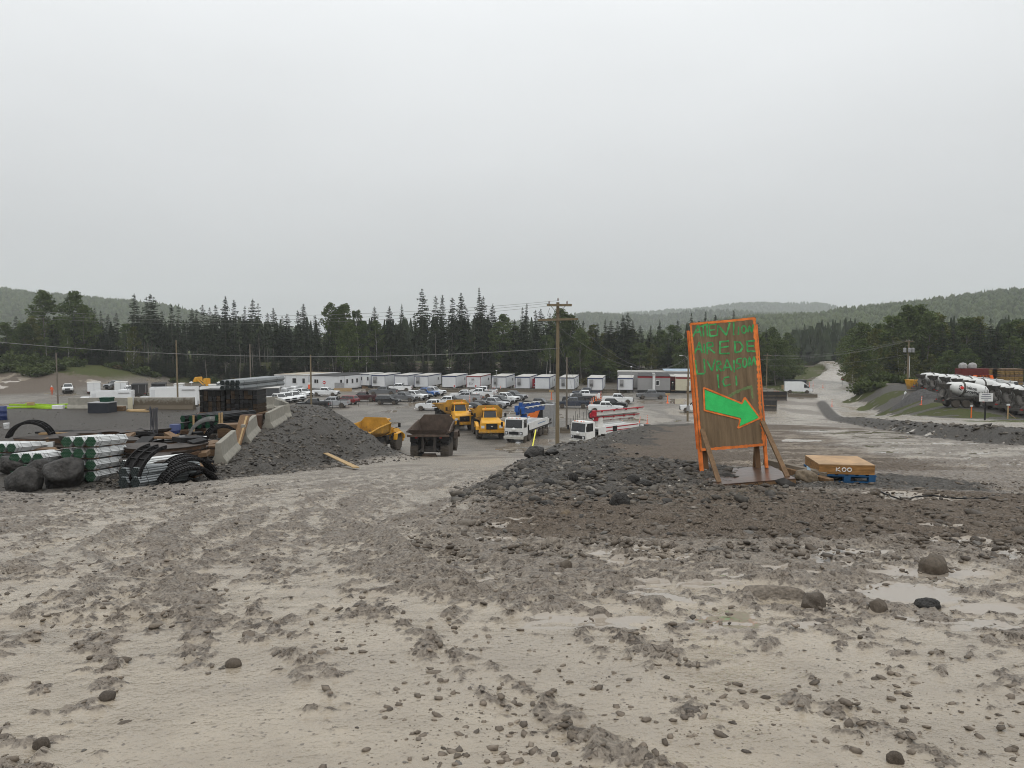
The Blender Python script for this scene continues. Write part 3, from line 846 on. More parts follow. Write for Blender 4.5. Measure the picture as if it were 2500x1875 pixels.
def make_broad(seed, H, R, base_t, nclump=46, leaf=.34, trunk_r=.19, forks=5, per=44, spread=1.0, droop=0):
    r = np.random.default_rng(seed)
    tr = MB()
    lx, ly = r.uniform(-.05, .05, 2)
    cen = lambda z: np.array([lx * z + .25 * math.sin(z * .3 + seed), ly * z + .2 * math.cos(z * .27 + seed), z])
    tr.path([cen(z) for z in np.linspace(-.6, H * .88, 8)], list(np.linspace(trunk_r, .035, 8)), 7)
    out, tint = [], []
    clumps = []
    for i in range(nclump):
        t = r.uniform(0, 1) ** .8
        z = (base_t + (1 - base_t) * t) * H
        prof = math.sin(math.pi * min(1, (.12 + .88 * t)) ** .75) ** .7 if t < .97 else .25
        rad = R * prof * math.sqrt(r.uniform(.05, 1)) * spread
        a = r.uniform(0, 6.283)
        c = cen(z * .96) + np.array([math.cos(a) * rad, math.sin(a) * rad, 0])
        cr = R * r.uniform(.22, .42) * (1.15 - .5 * t)
        clumps.append((c, cr))
        if i < forks * 4:
            p = cen(max(base_t * H * .7, z - rad * 1.1))
            tr.path([p, (p + c) / 2 + np.array([0, 0, .15 * rad]), c], [trunk_r * .3, trunk_r * .2, .02], 4, False)
    for c, cr in clumps:
        tn = r.uniform(0, 1)
        P = r.normal(0, 1, (per, 3)); P /= np.linalg.norm(P, axis=1)[:, None]
        P *= (r.uniform(.15, 1, per) ** .45)[:, None] * cr
        P[:, 2] *= .72
        P += c
        for q in P:
            u = r.normal(0, 1, 3); u /= np.linalg.norm(u); w = np.cross(u, r.normal(0, 1, 3)); w /= np.linalg.norm(w) + 1e-9
            s = leaf * r.uniform(.6, 1.35)
            ex = (q[2] - c[2]) / (cr + .01)
            tt = min(1, max(0, tn * .75 + .25 * r.uniform()))
            out += [(q - u * s * .6, q + w * s * .42, q + u * s * .6), (q - u * s * .6, q + u * s * .6, q - w * s * .42)]
            tint += [tt, tt]
    return tr, out, tint

TREES = {}
def tree_proto(key, res, bark, leaf):
    tr, out, tint = res
    TREES[key] = (tr.mesh("trunk", 60), tri_mesh("crown", out, tint), bark, leaf)

for i in range(5): tree_proto(f"spruce{i}", make_spruce(20 + i, 20, 2.9 + .3 * (i % 3), .30 + .05 * (i % 4), .8, 1.0, .17, .6, .01), BARK_G, LM_SPR)
for i in range(4): tree_proto(f"spire{i}", make_spruce(40 + i, 20, 2.0 + .25 * (i % 2), .42 + .06 * (i % 3), .7, .95, .14, .5, .012, .5), BARK_G, LM_SPR)
for i in range(3): tree_proto(f"fir{i}", make_spruce(60 + i, 20, 3.3, .05, .95, 1.1, .19, .2, .01), BARK_D, LM_SPL)
for i in range(2): tree_proto(f"thin{i}", make_spruce(80 + i, 20, 1.6, .6, .6, .6, .13, .8, .015, .6), BARK_G, LM_SPL)
for i in range(4): tree_proto(f"broad{i}", make_broad(100 + i, 20, 4.3 + .4 * (i % 2), .2, 95, .42, .21), BARK_G, LM_DEC)
for i in range(3): tree_proto(f"aspen{i}", make_broad(120 + i, 20, 3.2, .45, 55, .38, .14, 4), BARK_B, LM_DEC)
for i in range(2): tree_proto(f"yellow{i}", make_broad(140 + i, 20, 3.9, .15, 75, .42, .18), BARK_B, LM_DEY)

TREE_WORDS = {"spruce": ("spruce_tree", "dark full spruce"), "spire": ("spruce_tree", "narrow spire-topped spruce"), "fir": ("fir_tree", "broad green fir"),
              "thin": ("spruce_tree", "thin bare-trunked spruce"), "broad": ("broadleaf_tree", "leafy green broadleaf tree"), "aspen": ("aspen_tree", "slender pale-trunked aspen"),
              "yellow": ("broadleaf_tree", "yellowish green broadleaf tree")}
NTREE = 0
def plant(key, x, y, top_z=None, H=None, rz=None, label=None, group=None, wide=1.0):
    global NTREE
    z = gz(x, y) - .1
    if H is None: H = max(3.0, top_z - z)
    tm, cm, bark, leaf = TREES[key]
    kind = key.rstrip("0123456789")
    nm, word = TREE_WORDS[kind]
    s = H / 20.0
    wsc = (.55 * s + .45) * wide
    root = thing(nm, label or f"{word} {group}", "tree", (x, y, z), RND.uniform(0, 6.28) if rz is None else rz, group)
    root.scale = (wsc, wsc, s)
    obj("trunk", tm, bark, root); obj("crown", cm, leaf, root)
    NTREE += 1
    return root

def top_at(px, py, Y): return at(px, py, Y).z

# the skyline as the photograph shows it: px, top py, kind
SKY = [(-120, 760, "broad1"), (-40, 790, "spruce0"), (8, 785, "broad2"), (40, 770, "spire1"), (105, 706, "broad0"), (175, 708, "broad3"), (205, 742, "broad1"), (222, 752, "spire2"), (245, 757, "spire0"), (231, 750, "thin1"), (264, 765, "spruce4"), (283, 762, "spire3"),
       (327, 714, "spruce1"), (357, 722, "spire0"), (366, 715, "spire1"), (375, 722, "spruce2"), (396, 757, "spire2"), (418, 742, "spruce0"), (436, 740, "thin0"), (468, 752, "spruce3"), (479, 755, "spire0"), (495, 742, "spruce2"), (511, 748, "spire3"), (527, 742, "spire1"),
       (550, 721, "spruce4"), (571, 730, "spruce0"), (598, 745, "spire0"), (617, 727, "spruce1"), (632, 738, "thin0"), (652, 762, "spire2"), (667, 751, "spruce3"), (690, 770, "spire3"), (699, 764, "spruce2"), (727, 756, "spruce0"), (741, 740, "spruce4"), (770, 768, "spire1"),
       (812, 731, "aspen0"), (845, 736, "aspen1"), (872, 746, "aspen2"), (830, 748, "broad2"), (914, 746, "spruce1"), (951, 746, "spruce3"), (978, 740, "fir0"), (1012, 762, "spire0"), (1032, 702, "spruce2"), (1063, 720, "spire2"), (1080, 718, "spruce0"), (1103, 724, "spire1"), (1125, 712, "spruce4"),
       (1141, 750, "spire3"), (1169, 699, "fir1"), (1180, 720, "spruce1"), (1203, 740, "spruce3"), (1226, 765, "broad1"), (1241, 780, "thin1"), (1256, 778, "spruce0"), (1275, 748, "spire0"), (1285, 738, "fir2"), (1308, 755, "spire2"), (1320, 752, "spruce2"), (1342, 762, "spire3"),
       (1368, 750, "broad0"), (1395, 766, "broad3"), (1424, 782, "spruce0"), (1445, 790, "yellow0"), (1460, 787, "spire0"), (1480, 777, "fir0"), (1492, 780, "spruce1"), (1508, 782, "spire1"), (1521, 768, "spruce4"), (1533, 762, "spruce2"), (1545, 780, "fir1"), (1563, 793, "spruce3"),
       (1588, 792, "fir2"), (1612, 778, "fir0"), (1655, 780, "spruce1"), (1689, 762, "fir1"), (1722, 758, "fir2"), (1747, 767, "spruce0"), (1773, 780, "spruce2"), (1794, 755, "fir0"), (1850, 785, "spire0"), (1870, 800, "fir1")]
GS = "along the skyline of the forest edge"
for i, (px, py, k) in enumerate(SKY):
    Y = RND.uniform(209, 222)
    p = at(px, py, Y)
    where = ("at the forest's left end" if px < 330 else "behind the cargo trailers" if px < 660 else "behind the long modular office" if px < 900 else
             "in the forest edge behind the white trailers" if px < 1360 else "right of the tall power pole" if px < 1640 else "behind the plywood sign")
    t = plant(k, p.x, Y, p.z, wide=1.1 if "broad" in k else 1.0)
    t["label"] = f"{TREE_WORDS[k.rstrip('0123456789')][1]} on the skyline {where}"; t["group"] = "trees " + where
# trees that fill the edge below the skyline
sx_ = np.array([s[0] for s in SKY], float); sy_ = np.array([s[1] for s in SKY], float)
o_s = np.argsort(sx_); sx_, sy_ = sx_[o_s], sy_[o_s]
KF = ["spruce0", "spruce1", "spruce2", "spruce3", "spire0", "spire1", "spire3", "thin0", "thin1", "fir0", "fir2", "spruce4"]
for i in range(110):
    px = -130 + 1775 * (i + RND.uniform(-.3, .3)) / 110
    skyl = float(np.interp(px, sx_, sy_))
    Y = RND.uniform(204, 226)
    py = max(skyl + RND.uniform(18, 60), 770)
    if 330 < px < 780: k = RND.choice(["spire0", "spire1", "spire3", "thin0", "thin1", "spruce0", "spruce3", "spruce4"])
    elif px > 1380: k = RND.choice(["fir0", "fir1", "broad0", "broad2", "yellow0", "yellow1", "spruce0", "spruce1"])
    elif px < 230: k = RND.choice(["broad0", "broad2", "spruce1", "yellow1", "spire1"])
    else: k = RND.choice(KF + ["aspen1", "broad2"])
    p = at(px, py, Y)
    where = "low in the forest edge left of the modular offices" if px < 660 else "low in the forest edge behind the white trailers" if px < 1400 else "low in the forest edge right of the power pole"
    t = plant(k, p.x, Y, p.z)
    t["label"] = f"{TREE_WORDS[k.rstrip('0123456789')][1]} {where}"; t["group"] = "trees " + where
# pale birch and aspen trunks standing clear of the edge
for i, (px, py, k) in enumerate([(325, 795, "yellow0"), (835, 800, "aspen0"), (850, 790, "aspen2"), (893, 842, "aspen1"), (1047, 818, "thin1"), (1342, 815, "aspen1"), (110, 820, "aspen0"), (165, 815, "aspen2"), (1590, 838, "yellow1")]):
    Y = 203
    p = at(px, py, Y)
    t = plant(k, p.x, Y, p.z, wide=.7)
    w = ["behind the black trailer", "behind the left modular office", "behind the joint of the modular offices", "above the first white trailer", "above the third white trailer", "left of the tall power pole", "at the left deciduous clump", "right of the left deciduous clump", "behind the grey modular office"][i]
    t["label"] = f"{TREE_WORDS[k.rstrip('0123456789')][1]} standing clear of the forest {w}"; t["group"] = "pale trunked trees in front of the forest"
# left of the far road, behind the sign
for i in range(34):
    px = 1640 + 345 * (i + RND.uniform(-.4, .4)) / 34
    Y = RND.uniform(196, 250)
    py = np.interp(px, [1640, 1800, 1900, 1960, 2000], [800, 800, 795, 805, 840]) + RND.uniform(-12, 45)
    k = RND.choice(["broad0", "broad1", "broad3", "yellow0", "fir0", "fir2", "spruce1", "aspen0", "broad2"])
    p = at(px, py, Y)
    if abs(p.x - float(np.interp(Y, FRY, FRX))) < 11: p.x -= 9
    t = plant(k, p.x, Y, p.z)
    t["label"] = f"{TREE_WORDS[k.rstrip('0123456789')][1]} between the plywood sign and the far haul road"; t["group"] = "trees left of the far haul road"
# right of the far road and behind the mixer yard
RS = [(2080, 800, "broad1", 205), (2105, 785, "broad0", 185), (2130, 800, "yellow0", 176), (2150, 788, "broad2", 190), (2185, 768, "broad3", 182), (2215, 742, "broad0", 186), (2245, 740, "broad1", 188), (2268, 758, "broad2", 180), (2290, 760, "yellow1", 184), (2302, 788, "spruce0", 176),
      (2330, 782, "fir0", 172), (2365, 772, "broad3", 180), (2385, 770, "yellow0", 182), (2393, 785, "spruce2", 170), (2420, 774, "fir1", 176), (2436, 790, "spruce1", 170), (2460, 785, "broad0", 178), (2485, 778, "broad1", 180), (2510, 785, "yellow1", 176), (2550, 770, "broad2", 180), (2600, 780, "fir2", 178), (2660, 770, "broad3", 180)]
for px, py, k, Y in RS:
    p = at(px, py, Y)
    t = plant(k, p.x, Y, p.z, wide=1.15)
    t["label"] = f"{TREE_WORDS[k.rstrip('0123456789')][1]} in the wood behind the mixer trucks"; t["group"] = "trees behind the mixer trucks"
for i in range(40):
    px = 2085 + 560 * (i + RND.uniform(-.4, .4)) / 40
    Y = RND.uniform(160, 182)
    py = RND.uniform(815, 880)
    k = RND.choice(["broad0", "broad1", "yellow0", "yellow1", "fir0", "fir2", "spruce1", "broad3"])
    p = at(px, py, Y)
    t = plant(k, p.x, Y, p.z)
    t["label"] = f"low {TREE_WORDS[k.rstrip('0123456789')][1]} at the front of the wood behind the mixer trucks"; t["group"] = "low trees behind the mixer trucks"

# the wood behind that edge reads as one mass
def forest_mass(name, spots, label):
    r = np.random.default_rng(5)
    V, F, T = [], [], []; off = 0
    for (x, y, z, H, conif) in spots:
        lv = 7 if conif else 5
        k = 7
        for j in range(lv):
            t0 = .12 + .86 * j / lv
            if conif:
                ra, rb = (1 - t0) * H * .13 + .35, (1 - t0) * H * .045 + .05; hh = H * .86 / lv * 1.5
                z0 = z + t0 * H
            else:
                ra = H * .17 * math.sin(math.pi * (.15 + .75 * t0)) * 1.1; rb = ra * .55; hh = H * .26
                z0 = z + t0 * H * .85
            an = r.uniform(0, 6.28) + np.arange(k) * 2 * np.pi / k
            ja, jb = r.uniform(.6, 1.3, k), r.uniform(.6, 1.3, k)
            A = np.stack([x + np.cos(an) * ra * ja, y + np.sin(an) * ra * ja, z0 + r.uniform(-.3, .3, k) * H * .04], 1)
            B = np.stack([x + np.cos(an + .3) * rb * jb, y + np.sin(an + .3) * rb * jb, np.full(k, z0 + hh) + r.uniform(-.2, .2, k)], 1)
            V += [A, B]
            idx = np.arange(k)
            F.append(np.stack([off + idx, off + (idx + 1) % k, off + k + idx], 1)); F.append(np.stack([off + (idx + 1) % k, off + k + (idx + 1) % k, off + k + idx], 1))
            T.append(np.full(2 * k, r.uniform(0, .8))); off += 2 * k
    me = np_mesh(name, np.concatenate(V), np.concatenate(F))
    a = me.attributes.new("tint", 'FLOAT', 'POINT'); a.data.foreach_set("value", np.concatenate(T).astype(np.float32))
    o = obj(name, me, LM_SPR); tag(o, label, "forest", kind="stuff"); return o
sp = []
for i in range(620):
    px = RND.uniform(-420, 1960); Y = RND.uniform(222, 300)
    p = at(px, 0, Y)
    if abs(p.x - float(np.interp(Y, FRY, FRX))) < 14: continue
    sk = float(np.interp(px, sx_, sy_, left=775, right=800)) + RND.uniform(28, 75)
    z = gz(p.x, Y); sp.append((p.x, Y, z, max(5, top_at(px, max(sk, 778), Y) - z), RND.random() < .8))
for i in range(260):
    px = RND.uniform(2060, 3000); Y = RND.uniform(186, 290)
    p = at(px, 0, Y)
    if abs(p.x - float(np.interp(Y, FRY, FRX))) < 14: continue
    z = gz(p.x, Y); sp.append((p.x, Y, z, RND.uniform(10, 16), RND.random() < .35))
for i in range(160):
    px = RND.uniform(1950, 2110); Y = RND.uniform(316, 420)
    p = at(px, 0, Y); z = gz(p.x, Y); sp.append((p.x, Y, z, RND.uniform(11, 17), RND.random() < .5))
forest_mass("forest", sp, "dense dark wood standing behind the forest edge")

# young firs close the edge towards the ground
for i in range(150):
    px = -90 + 2050 * (i + RND.uniform(-.5, .5)) / 150
    Y = RND.uniform(204, 214)
    p = at(px, 900, Y)
    if abs(p.x - float(np.interp(Y, FRY, FRX))) < 10: continue
    k = RND.choice(["fir0", "fir1", "fir2", "fir0", "fir1"] if px < 1400 else ["fir0", "broad0", "broad2", "yellow0", "fir2"])
    t = plant(k, p.x, Y, H=RND.uniform(3.5, 9.0), wide=RND.uniform(1.1, 1.7))
    where = "left of the modular offices" if px < 660 else "behind the white trailers" if px < 1400 else "right of the power pole"
    t["label"] = f"low young {'fir' if 'fir' in k else 'broadleaf tree'} in the undergrowth {where}"; t["group"] = "young trees in the undergrowth " + where
    t.name = "young_fir" if 'fir' in k else "young_tree"

# shrubs on the bank
def make_shrub(seed, R, H, n=420, leaf=.24):
    r = np.random.default_rng(seed); out, tint = [], []
    cl_ = [(np.array([r.uniform(-R, R) * .7, r.uniform(-R, R) * .7, H * r.uniform(.25, .7)]), R * r.uniform(.3, .55)) for _ in range(9)]
    for i in range(n):
        c, cr = cl_[i % 9]
        q = r.normal(0, 1, 3); q = q / np.linalg.norm(q) * cr * r.uniform(.3, 1) ** .5; q[2] *= .8; q = q + c; q[2] = abs(q[2])
        u = r.normal(0, 1, 3); u /= np.linalg.norm(u); w = np.cross(u, r.normal(0, 1, 3)); w /= np.linalg.norm(w) + 1e-9
        s = leaf * r.uniform(.6, 1.4); tn = r.uniform(0, .35) + .65 * ((i % 9) / 9)
        out += [(q - u * s, q + w * s * .6, q + u * s), (q - u * s, q + u * s, q - w * s * .6)]; tint += [tn, tn]
    return tri_mesh("shrub", out, tint)
SHR = [make_shrub(200 + i, 1.7, 1.7) for i in range(4)]
def shrub(x, y, s, m=None, label="", group=""):
    o = obj("shrub", SHR[RND.randrange(4)], m or LM_SHR); o.location = (x, y, gz(x, y) - .15); o.rotation_euler = (0, 0, RND.uniform(0, 6.28))
    o.scale = (s * RND.uniform(.9, 1.4), s, s * RND.uniform(.7, 1.1)); tag(o, label, "shrub", group); return o
for i in range(70):
    px = RND.uniform(-60, 1960); Y = RND.uniform(197, 207)
    p = at(px, 900, Y)
    if abs(p.x - float(np.interp(Y, FRY, FRX))) < 9: continue
    shrub(p.x, Y, RND.uniform(.6, 1.5), RND.choice([LM_SHR, LM_SHR, LM_RED]), "low shrub on the earth bank below the forest edge", "shrubs on the bank below the forest")
for i in range(34):
    x = RND.uniform(-152, -112); Y = RND.uniform(178, 203)
    shrub(x, Y, RND.uniform(1.2, 2.2), LM_SHR, "bright green shrub on the slope at the far left", "shrubs on the far left slope")
for i in range(16):
    px = RND.uniform(2090, 2230); Y = RND.uniform(140, 158)
    p = at(px, 900, Y)
    shrub(p.x, Y, RND.uniform(.7, 1.4), LM_SHR, "low green shrub beside the road left of the mixer trucks", "shrubs left of the mixer trucks")

# ------------------------------------------------------------------ stones, clods and boulders
ST_GREY = mat("wet_stone", (.042, .039, .036), .55, 0, .45, 5, .5, 18)
ST_BRN = mat("muddy_stone", (.115, .094, .073), .55, 0, .35, 5, .5, 18)
ST_PALE = mat("pale_stone", (.42, .39, .34), .55, 0, .25, 8, .3, 18)
ST_OCH = mat("ochre_stone", (.15, .115, .078), .5, 0, .4, 3, .5, 12)
ST_BOUL = mat("boulder_rock", (.040, .037, .034), .5, 0, .6, 3.0, 1.0, 7)
CLOD = mat("mud_clod", (.11, .088, .068), .6, 0, .3, 9, .5, 30)

def rubble_mat(name, stops, rough=.55):
    m = bpy.data.materials.new(name); m.use_nodes = True
    n, l = m.node_tree.nodes, m.node_tree.links; b = n["Principled BSDF"]
    at_ = n.new("ShaderNodeAttribute"); at_.attribute_name = "tint"
    oi = n.new("ShaderNodeObjectInfo"); ad = n.new("ShaderNodeMath"); ad.operation = 'ADD'; l.new(at_.outputs["Fac"], ad.inputs[0]); l.new(oi.outputs["Random"], ad.inputs[1])
    fr = n.new("ShaderNodeMath"); fr.operation = 'FRACT'; l.new(ad.outputs[0], fr.inputs[0])
    cr = n.new("ShaderNodeValToRGB"); el = cr.color_ramp.elements
    while len(el) < len(stops): el.new(.5)
    for e_, (p_, c_) in zip(el, stops): e_.position = p_; e_.color = (*c_, 1)
    l.new(fr.outputs[0], cr.inputs[0])
    tc_ = n.new("ShaderNodeTexCoord"); nt = n.new("ShaderNodeTexNoise"); nt.inputs["Scale"].default_value = 14; nt.inputs["Detail"].default_value = 6; l.new(tc_.outputs["Object"], nt.inputs["Vector"])
    mr_ = n.new("ShaderNodeMapRange"); mr_.inputs["From Min"].default_value = .3; mr_.inputs["From Max"].default_value = .7; mr_.inputs["To Min"].default_value = .6; mr_.inputs["To Max"].default_value = 1.4; l.new(nt.outputs["Fac"], mr_.inputs["Value"])
    vm_ = n.new("ShaderNodeVectorMath"); vm_.operation = 'SCALE'; l.new(cr.outputs["Color"], vm_.inputs[0]); l.new(mr_.outputs[0], vm_.inputs["Scale"]); l.new(vm_.outputs[0], b.inputs["Base Color"])
    b.inputs["Roughness"].default_value = rough; b.inputs["Specular IOR Level"].default_value = .16
    bp = n.new("ShaderNodeBump"); bp.inputs["Strength"].default_value = .6; bp.inputs["Distance"].default_value = .02; l.new(nt.outputs["Fac"], bp.inputs["Height"]); l.new(bp.outputs[0], b.inputs["Normal"])
    return m
RUB = rubble_mat("rubble_stones", [(0, (.026, .024, .022)), (.35, (.072, .065, .057)), (.55, (.098, .082, .064)), (.75, (.046, .041, .035)), (.92, (.135, .119, .098)), (1.0, (.20, .18, .155))])
RUBB = rubble_mat("muddy_stones", [(0, (.075, .060, .046)), (.4, (.118, .096, .075)), (.7, (.060, .050, .041)), (.9, (.165, .138, .110)), (1.0, (.11, .104, .095))], .5)
CLODM = rubble_mat("mud_clods", [(0, (.10, .080, .061)), (.5, (.165, .134, .104)), (.8, (.12, .097, .075)), (1.0, (.19, .157, .123))], .5)

def ico(sub):
    bm = bmesh.new(); bmesh.ops.create_icosphere(bm, subdivisions=sub, radius=1)
    V = np.array([v.co[:] for v in bm.verts]); F = np.array([[v.index for v in f.verts] for f in bm.faces]); bm.free(); return V, F
ICO1, ICO2, ICO3 = ico(1), ico(2), ico(4)

def rock_mesh(seed, base, flat=(1, .8, .55), amp=.35, facet=0.0, name="stone", smooth=True):
    V, F = base
    r = np.random.default_rng(seed)
    V = V.copy()
    d = np.zeros(len(V))
    for i, (fr, am) in enumerate(((1.1, 1), (2.3, .5), (5, .32), (11, .18))):
        o = r.uniform(0, 50, 3)
        d += am * (vnoise(V[:, 0] * fr + o[0] + V[:, 2] * 1.7, V[:, 1] * fr + o[1] - V[:, 2] * 1.3, seed + i) - .5)
    V *= (1 + amp * d)[:, None]
    if facet:                      # knock a few flat faces into it
        for k in range(12):
            nrm = r.normal(0, 1, 3); nrm /= np.linalg.norm(nrm); lim = r.uniform(.66, .92)
            q = V @ nrm; over = np.clip(q - lim, 0, None); V -= nrm[None] * (over * facet)[:, None]
    V *= np.array(flat)
    return np_mesh(name, V, F, smooth)

def scatter_mesh(name, P, S, m, parent, seed, flat=.6, sink=.3):
    """thousands of small stones in one mesh"""
    r = np.random.default_rng(seed)
    V0, F0 = ICO1
    N = len(P); k = len(V0)
    jit = r.uniform(.62, 1.25, (N, k))
    an = r.uniform(0, 6.283, N); ca, sa = np.cos(an), np.sin(an)
    sx = S * r.uniform(.8, 1.5, N); sy = S * r.uniform(.6, 1.0, N); sz = S * r.uniform(.5, 1.1, N) * flat
    L = V0[None] * jit[:, :, None]
    x = L[:, :, 0] * sx[:, None]; y = L[:, :, 1] * sy[:, None]; z = L[:, :, 2] * sz[:, None]
    tl = r.uniform(-.35, .35, N)[:, None]
    z = z + x * tl
    W = np.stack([P[:, 0, None] + x * ca[:, None] - y * sa[:, None], P[:, 1, None] + x * sa[:, None] + y * ca[:, None], P[:, 2, None] + z + (sz * (1 - 2 * sink))[:, None] * .5], -1)
    F = (F0[None] + (np.arange(N) * k)[:, None, None]).reshape(-1, 3)
    me = np_mesh(name, W.reshape(-1, 3), F, False)
    ta = me.attributes.new('tint', 'FLOAT', 'POINT'); ta.data.foreach_set('value', np.repeat(r.uniform(0, 1, N), k).astype(np.float32))
    o = obj(name, me, m, parent)
    tag(o, kind="stuff"); return o

def surf(X, Y):
    dz, sl = detail(X, Y)
    right, road, terr, far = masks(X, Y)
    return ground_z(X, Y) + dz * (1 - sstep(26, 48, Y)), sl

def scatter(name, n, fn, smin, smax, m, seed, pw=2.5, flat=.6):
    r = np.random.default_rng(seed)
    X, Y = fn(r, n)
    Z, sl = surf(X, Y)
    S = smin + (smax - smin) * r.uniform(0, 1, len(X)) ** pw
    return scatter_mesh(name, np.stack([X, Y, Z], 1), S, m, ground, seed, flat)

def fan(ya, yb, ta, tb, keep=None):
    def f(r, n):
        Y = np.exp(r.uniform(math.log(ya), math.log(yb), n * 3)); X = r.uniform(ta, tb, n * 3) * Y
        k = np.ones(len(X), bool) if keep is None else keep(X, Y, r)
        return X[k][:n], Y[k][:n]
    return f
xbr = lambda Y: np.interp(Y, BY, BX)
clumpy = lambda X, Y, r: fbm(X * .9, Y * .9, 3, 211) + .35 * (1 - detail(X, Y)[1]) > .45 + r.uniform(0, .35, len(X))
near_keep = lambda X, Y, r: fbm(X * .8, Y * .8, 3, 211) + .45 * (1 - detail(X, Y)[1]) > .52 + r.uniform(-.05, .35, len(X))
scatter("clods", 9000, fan(2.6, 22, -.8, .8, near_keep), .004, .030, CLODM, 401, 4.5, .5)
scatter("pebbles", 1500, fan(2.6, 20, -.8, .8, near_keep), .004, .030, RUBB, 402, 4, .55)
inbank = lambda X, Y, r: (X - xbr(Y) > -3.0 + r.uniform(0, 3.6, len(X))) & (X - xbr(Y) < np.interp(Y, [9, 14, 18, 24, 60], [5.5, 5.5, 3.0, 2.2, 2.2]) + r.uniform(-2.5, .8, len(X))) & (Y > 10.5 + r.uniform(0, 2.5, len(X)))
scatter("rubble", 11000, fan(9.5, 48, -.08, .5, inbank), .008, .07, RUB, 403, 5)
scatter("rubble", 900, fan(11, 44, -.08, .5, inbank), .045, .16, RUB, 404, 4.5)
scatter("pale_rubble", 170, fan(9.5, 40, -.08, .5, inbank), .012, .045, ST_PALE, 405, 2)
indirt = lambda X, Y, r: X - xbr(Y) > -1 + r.uniform(0, 2, len(X))
scatter("rubble", 6500, fan(7.0, 14.5, -.15, .78, indirt), .007, .055, RUBB, 406, 4)
scatter("rubble", 500, fan(8.0, 15, -.1, .78, indirt), .010, .05, RUB, 407, 3.5)
embank = lambda X, Y, r: (X > np.interp(Y, TY, TX) - 3) & (X < np.interp(Y, TY, TX) + 1.5 + .16 * (Y - 20) + r.uniform(-1.0, .8, len(X)))
scatter("rubble", 7000, fan(26, 60, -.62, -.12, embank), .025, .16, RUB, 408, 4)
leftg = lambda X, Y, r: (X + .28 * (Y - 20) < -7 + r.uniform(-2, 1, len(X)))
scatter("pebbles", 3000, fan(16, 60, -.8, -.25, leftg), .012, .085, RUB, 410, 4)
onberm = lambda X, Y, r: np.abs(X - np.interp(Y, EY, EX) - .1) < r.uniform(.2, 1.5, len(X))
scatter("rubble", 3000, fan(24, 110, .3, .8, onberm), .03, .2, RUB, 411, 3)

# stones large enough to be told apart, each an object of the ground it lies on
SV = [rock_mesh(500 + i, ICO2, (1, .72 + .05 * (i % 4), .42 + .07 * (i % 3)), .5, .85 if i % 2 else .5, "stone", False) for i in range(12)]
r_ = np.random.default_rng(99)
cand = []
X, Y = fan(10, 30, -.06, .42, lambda X, Y, r: inbank(X, Y, r))(r_, 150); cand += [(x, y, s, 0) for x, y, s in zip(X, Y, .045 + .12 * r_.uniform(0, 1, len(X)) ** 2.5)]
X, Y = fan(8, 13, -.1, .75, indirt)(r_, 70); cand += [(x, y, s, 1) for x, y, s in zip(X, Y, .045 + .08 * r_.uniform(0, 1, len(X)) ** 2)]
X, Y = fan(2.9, 8, -.7, .7)(r_, 40); cand += [(x, y, s, 2) for x, y, s in zip(X, Y, (.0045 + .0085 * r_.uniform(0, 1, len(X)) ** 2.5) * Y)]
for i, (x, y, s, k) in enumerate(cand):
    z = float(surf(np.array([x]), np.array([y]))[0][0])
    m = RUB if k == 0 else RUBB if k == 1 or i % 3 else CLODM
    o = obj("stone", SV[i % 12], m, ground, (x, y, z - s * (.18 if k == 2 else -.05)))
    o.rotation_euler = (RND.uniform(-.3, .3), RND.uniform(-.3, .3), RND.uniform(0, 6.28)); o.scale = (s * RND.uniform(.9, 1.3), s, s * RND.uniform(.7, 1.1))

def boulder(px, py, wpx, hpx, seed, label, m=ST_BOUL, rz=0.0, amp=.35, facet=.5, Y=None, sink=.18, tilt=0.0, dep=.8, group=None, ground_fn=None):
    """base centre at photo pixel (px, py), wpx x hpx pixels large there"""
    p = (ground_fn or on_ground)(px, py)
    if p.y < 10.5: sink = max(sink, .45)
    d = p.y / math.cos(PITCH)
    w = wpx / FPX * d / 2; h = hpx / FPX * d
    me = rock_mesh(seed, ICO3, (1, dep, 1), amp, facet, "boulder")
    zs = [v.co.z for v in me.vertices]
    o = obj("boulder", me, m, None)
    k = h / ((max(zs) - min(zs)) * (1 - sink))
    o.scale = (w, w, k)
    o.location = (p.x, p.y + w * dep * .6, p.z - (min(zs) + sink * (max(zs) - min(zs))) * k)
    o.rotation_euler = (0, tilt, rz)
    tag(o, label, "boulder", group); return o
boulder(143, 1193, 108, 74, 601, "largest rounded grey boulder in front of the white pipe bundles", amp=.34, facet=.5, dep=.9)
boulder(50, 1201, 90, 62, 602, "leaning oblong dark boulder at the lower left corner of the pipe yard", amp=.4, facet=.6, tilt=.35, dep=.7)
boulder(85, 1172, 70, 50, 603, "grey boulder wedged between the two front boulders beside the pipes", amp=.35, facet=.4)
boulder(18, 1160, 84, 46, 604, "flat-topped boulder half out of the picture's left edge", amp=.5, facet=.7)
boulder(318, 1191, 40, 13, 613, "low smooth stone slab at the end of the front pipe bundle", amp=.2, facet=.2)
boulder(1513, 1243, 50, 40, 605, "angular brown-grey boulder at the foot of the rubble bank left of the sign", amp=.4, facet=.7)
boulder(1382, 1264, 34, 19, 606, "small brown boulder on the churned mud below the rubble bank", amp=.3, facet=.6, m=ST_OCH)
boulder(1252, 1203, 40, 22, 607, "pointed dark boulder at the left toe of the rubble bank", amp=.5, facet=.6)
boulder(1340, 1190, 32, 20, 608, "dark boulder amid the rubble between the pole and the sign", amp=.35, facet=.6)
boulder(1400, 1180, 26, 26, 609, "upright grey boulder on the rubble bank", amp=.4, facet=.5)
boulder(1545, 1187, 44, 28, 610, "slanting smooth grey slab on the rubble bank nearest the sign", amp=.3, facet=.5, tilt=-.3)
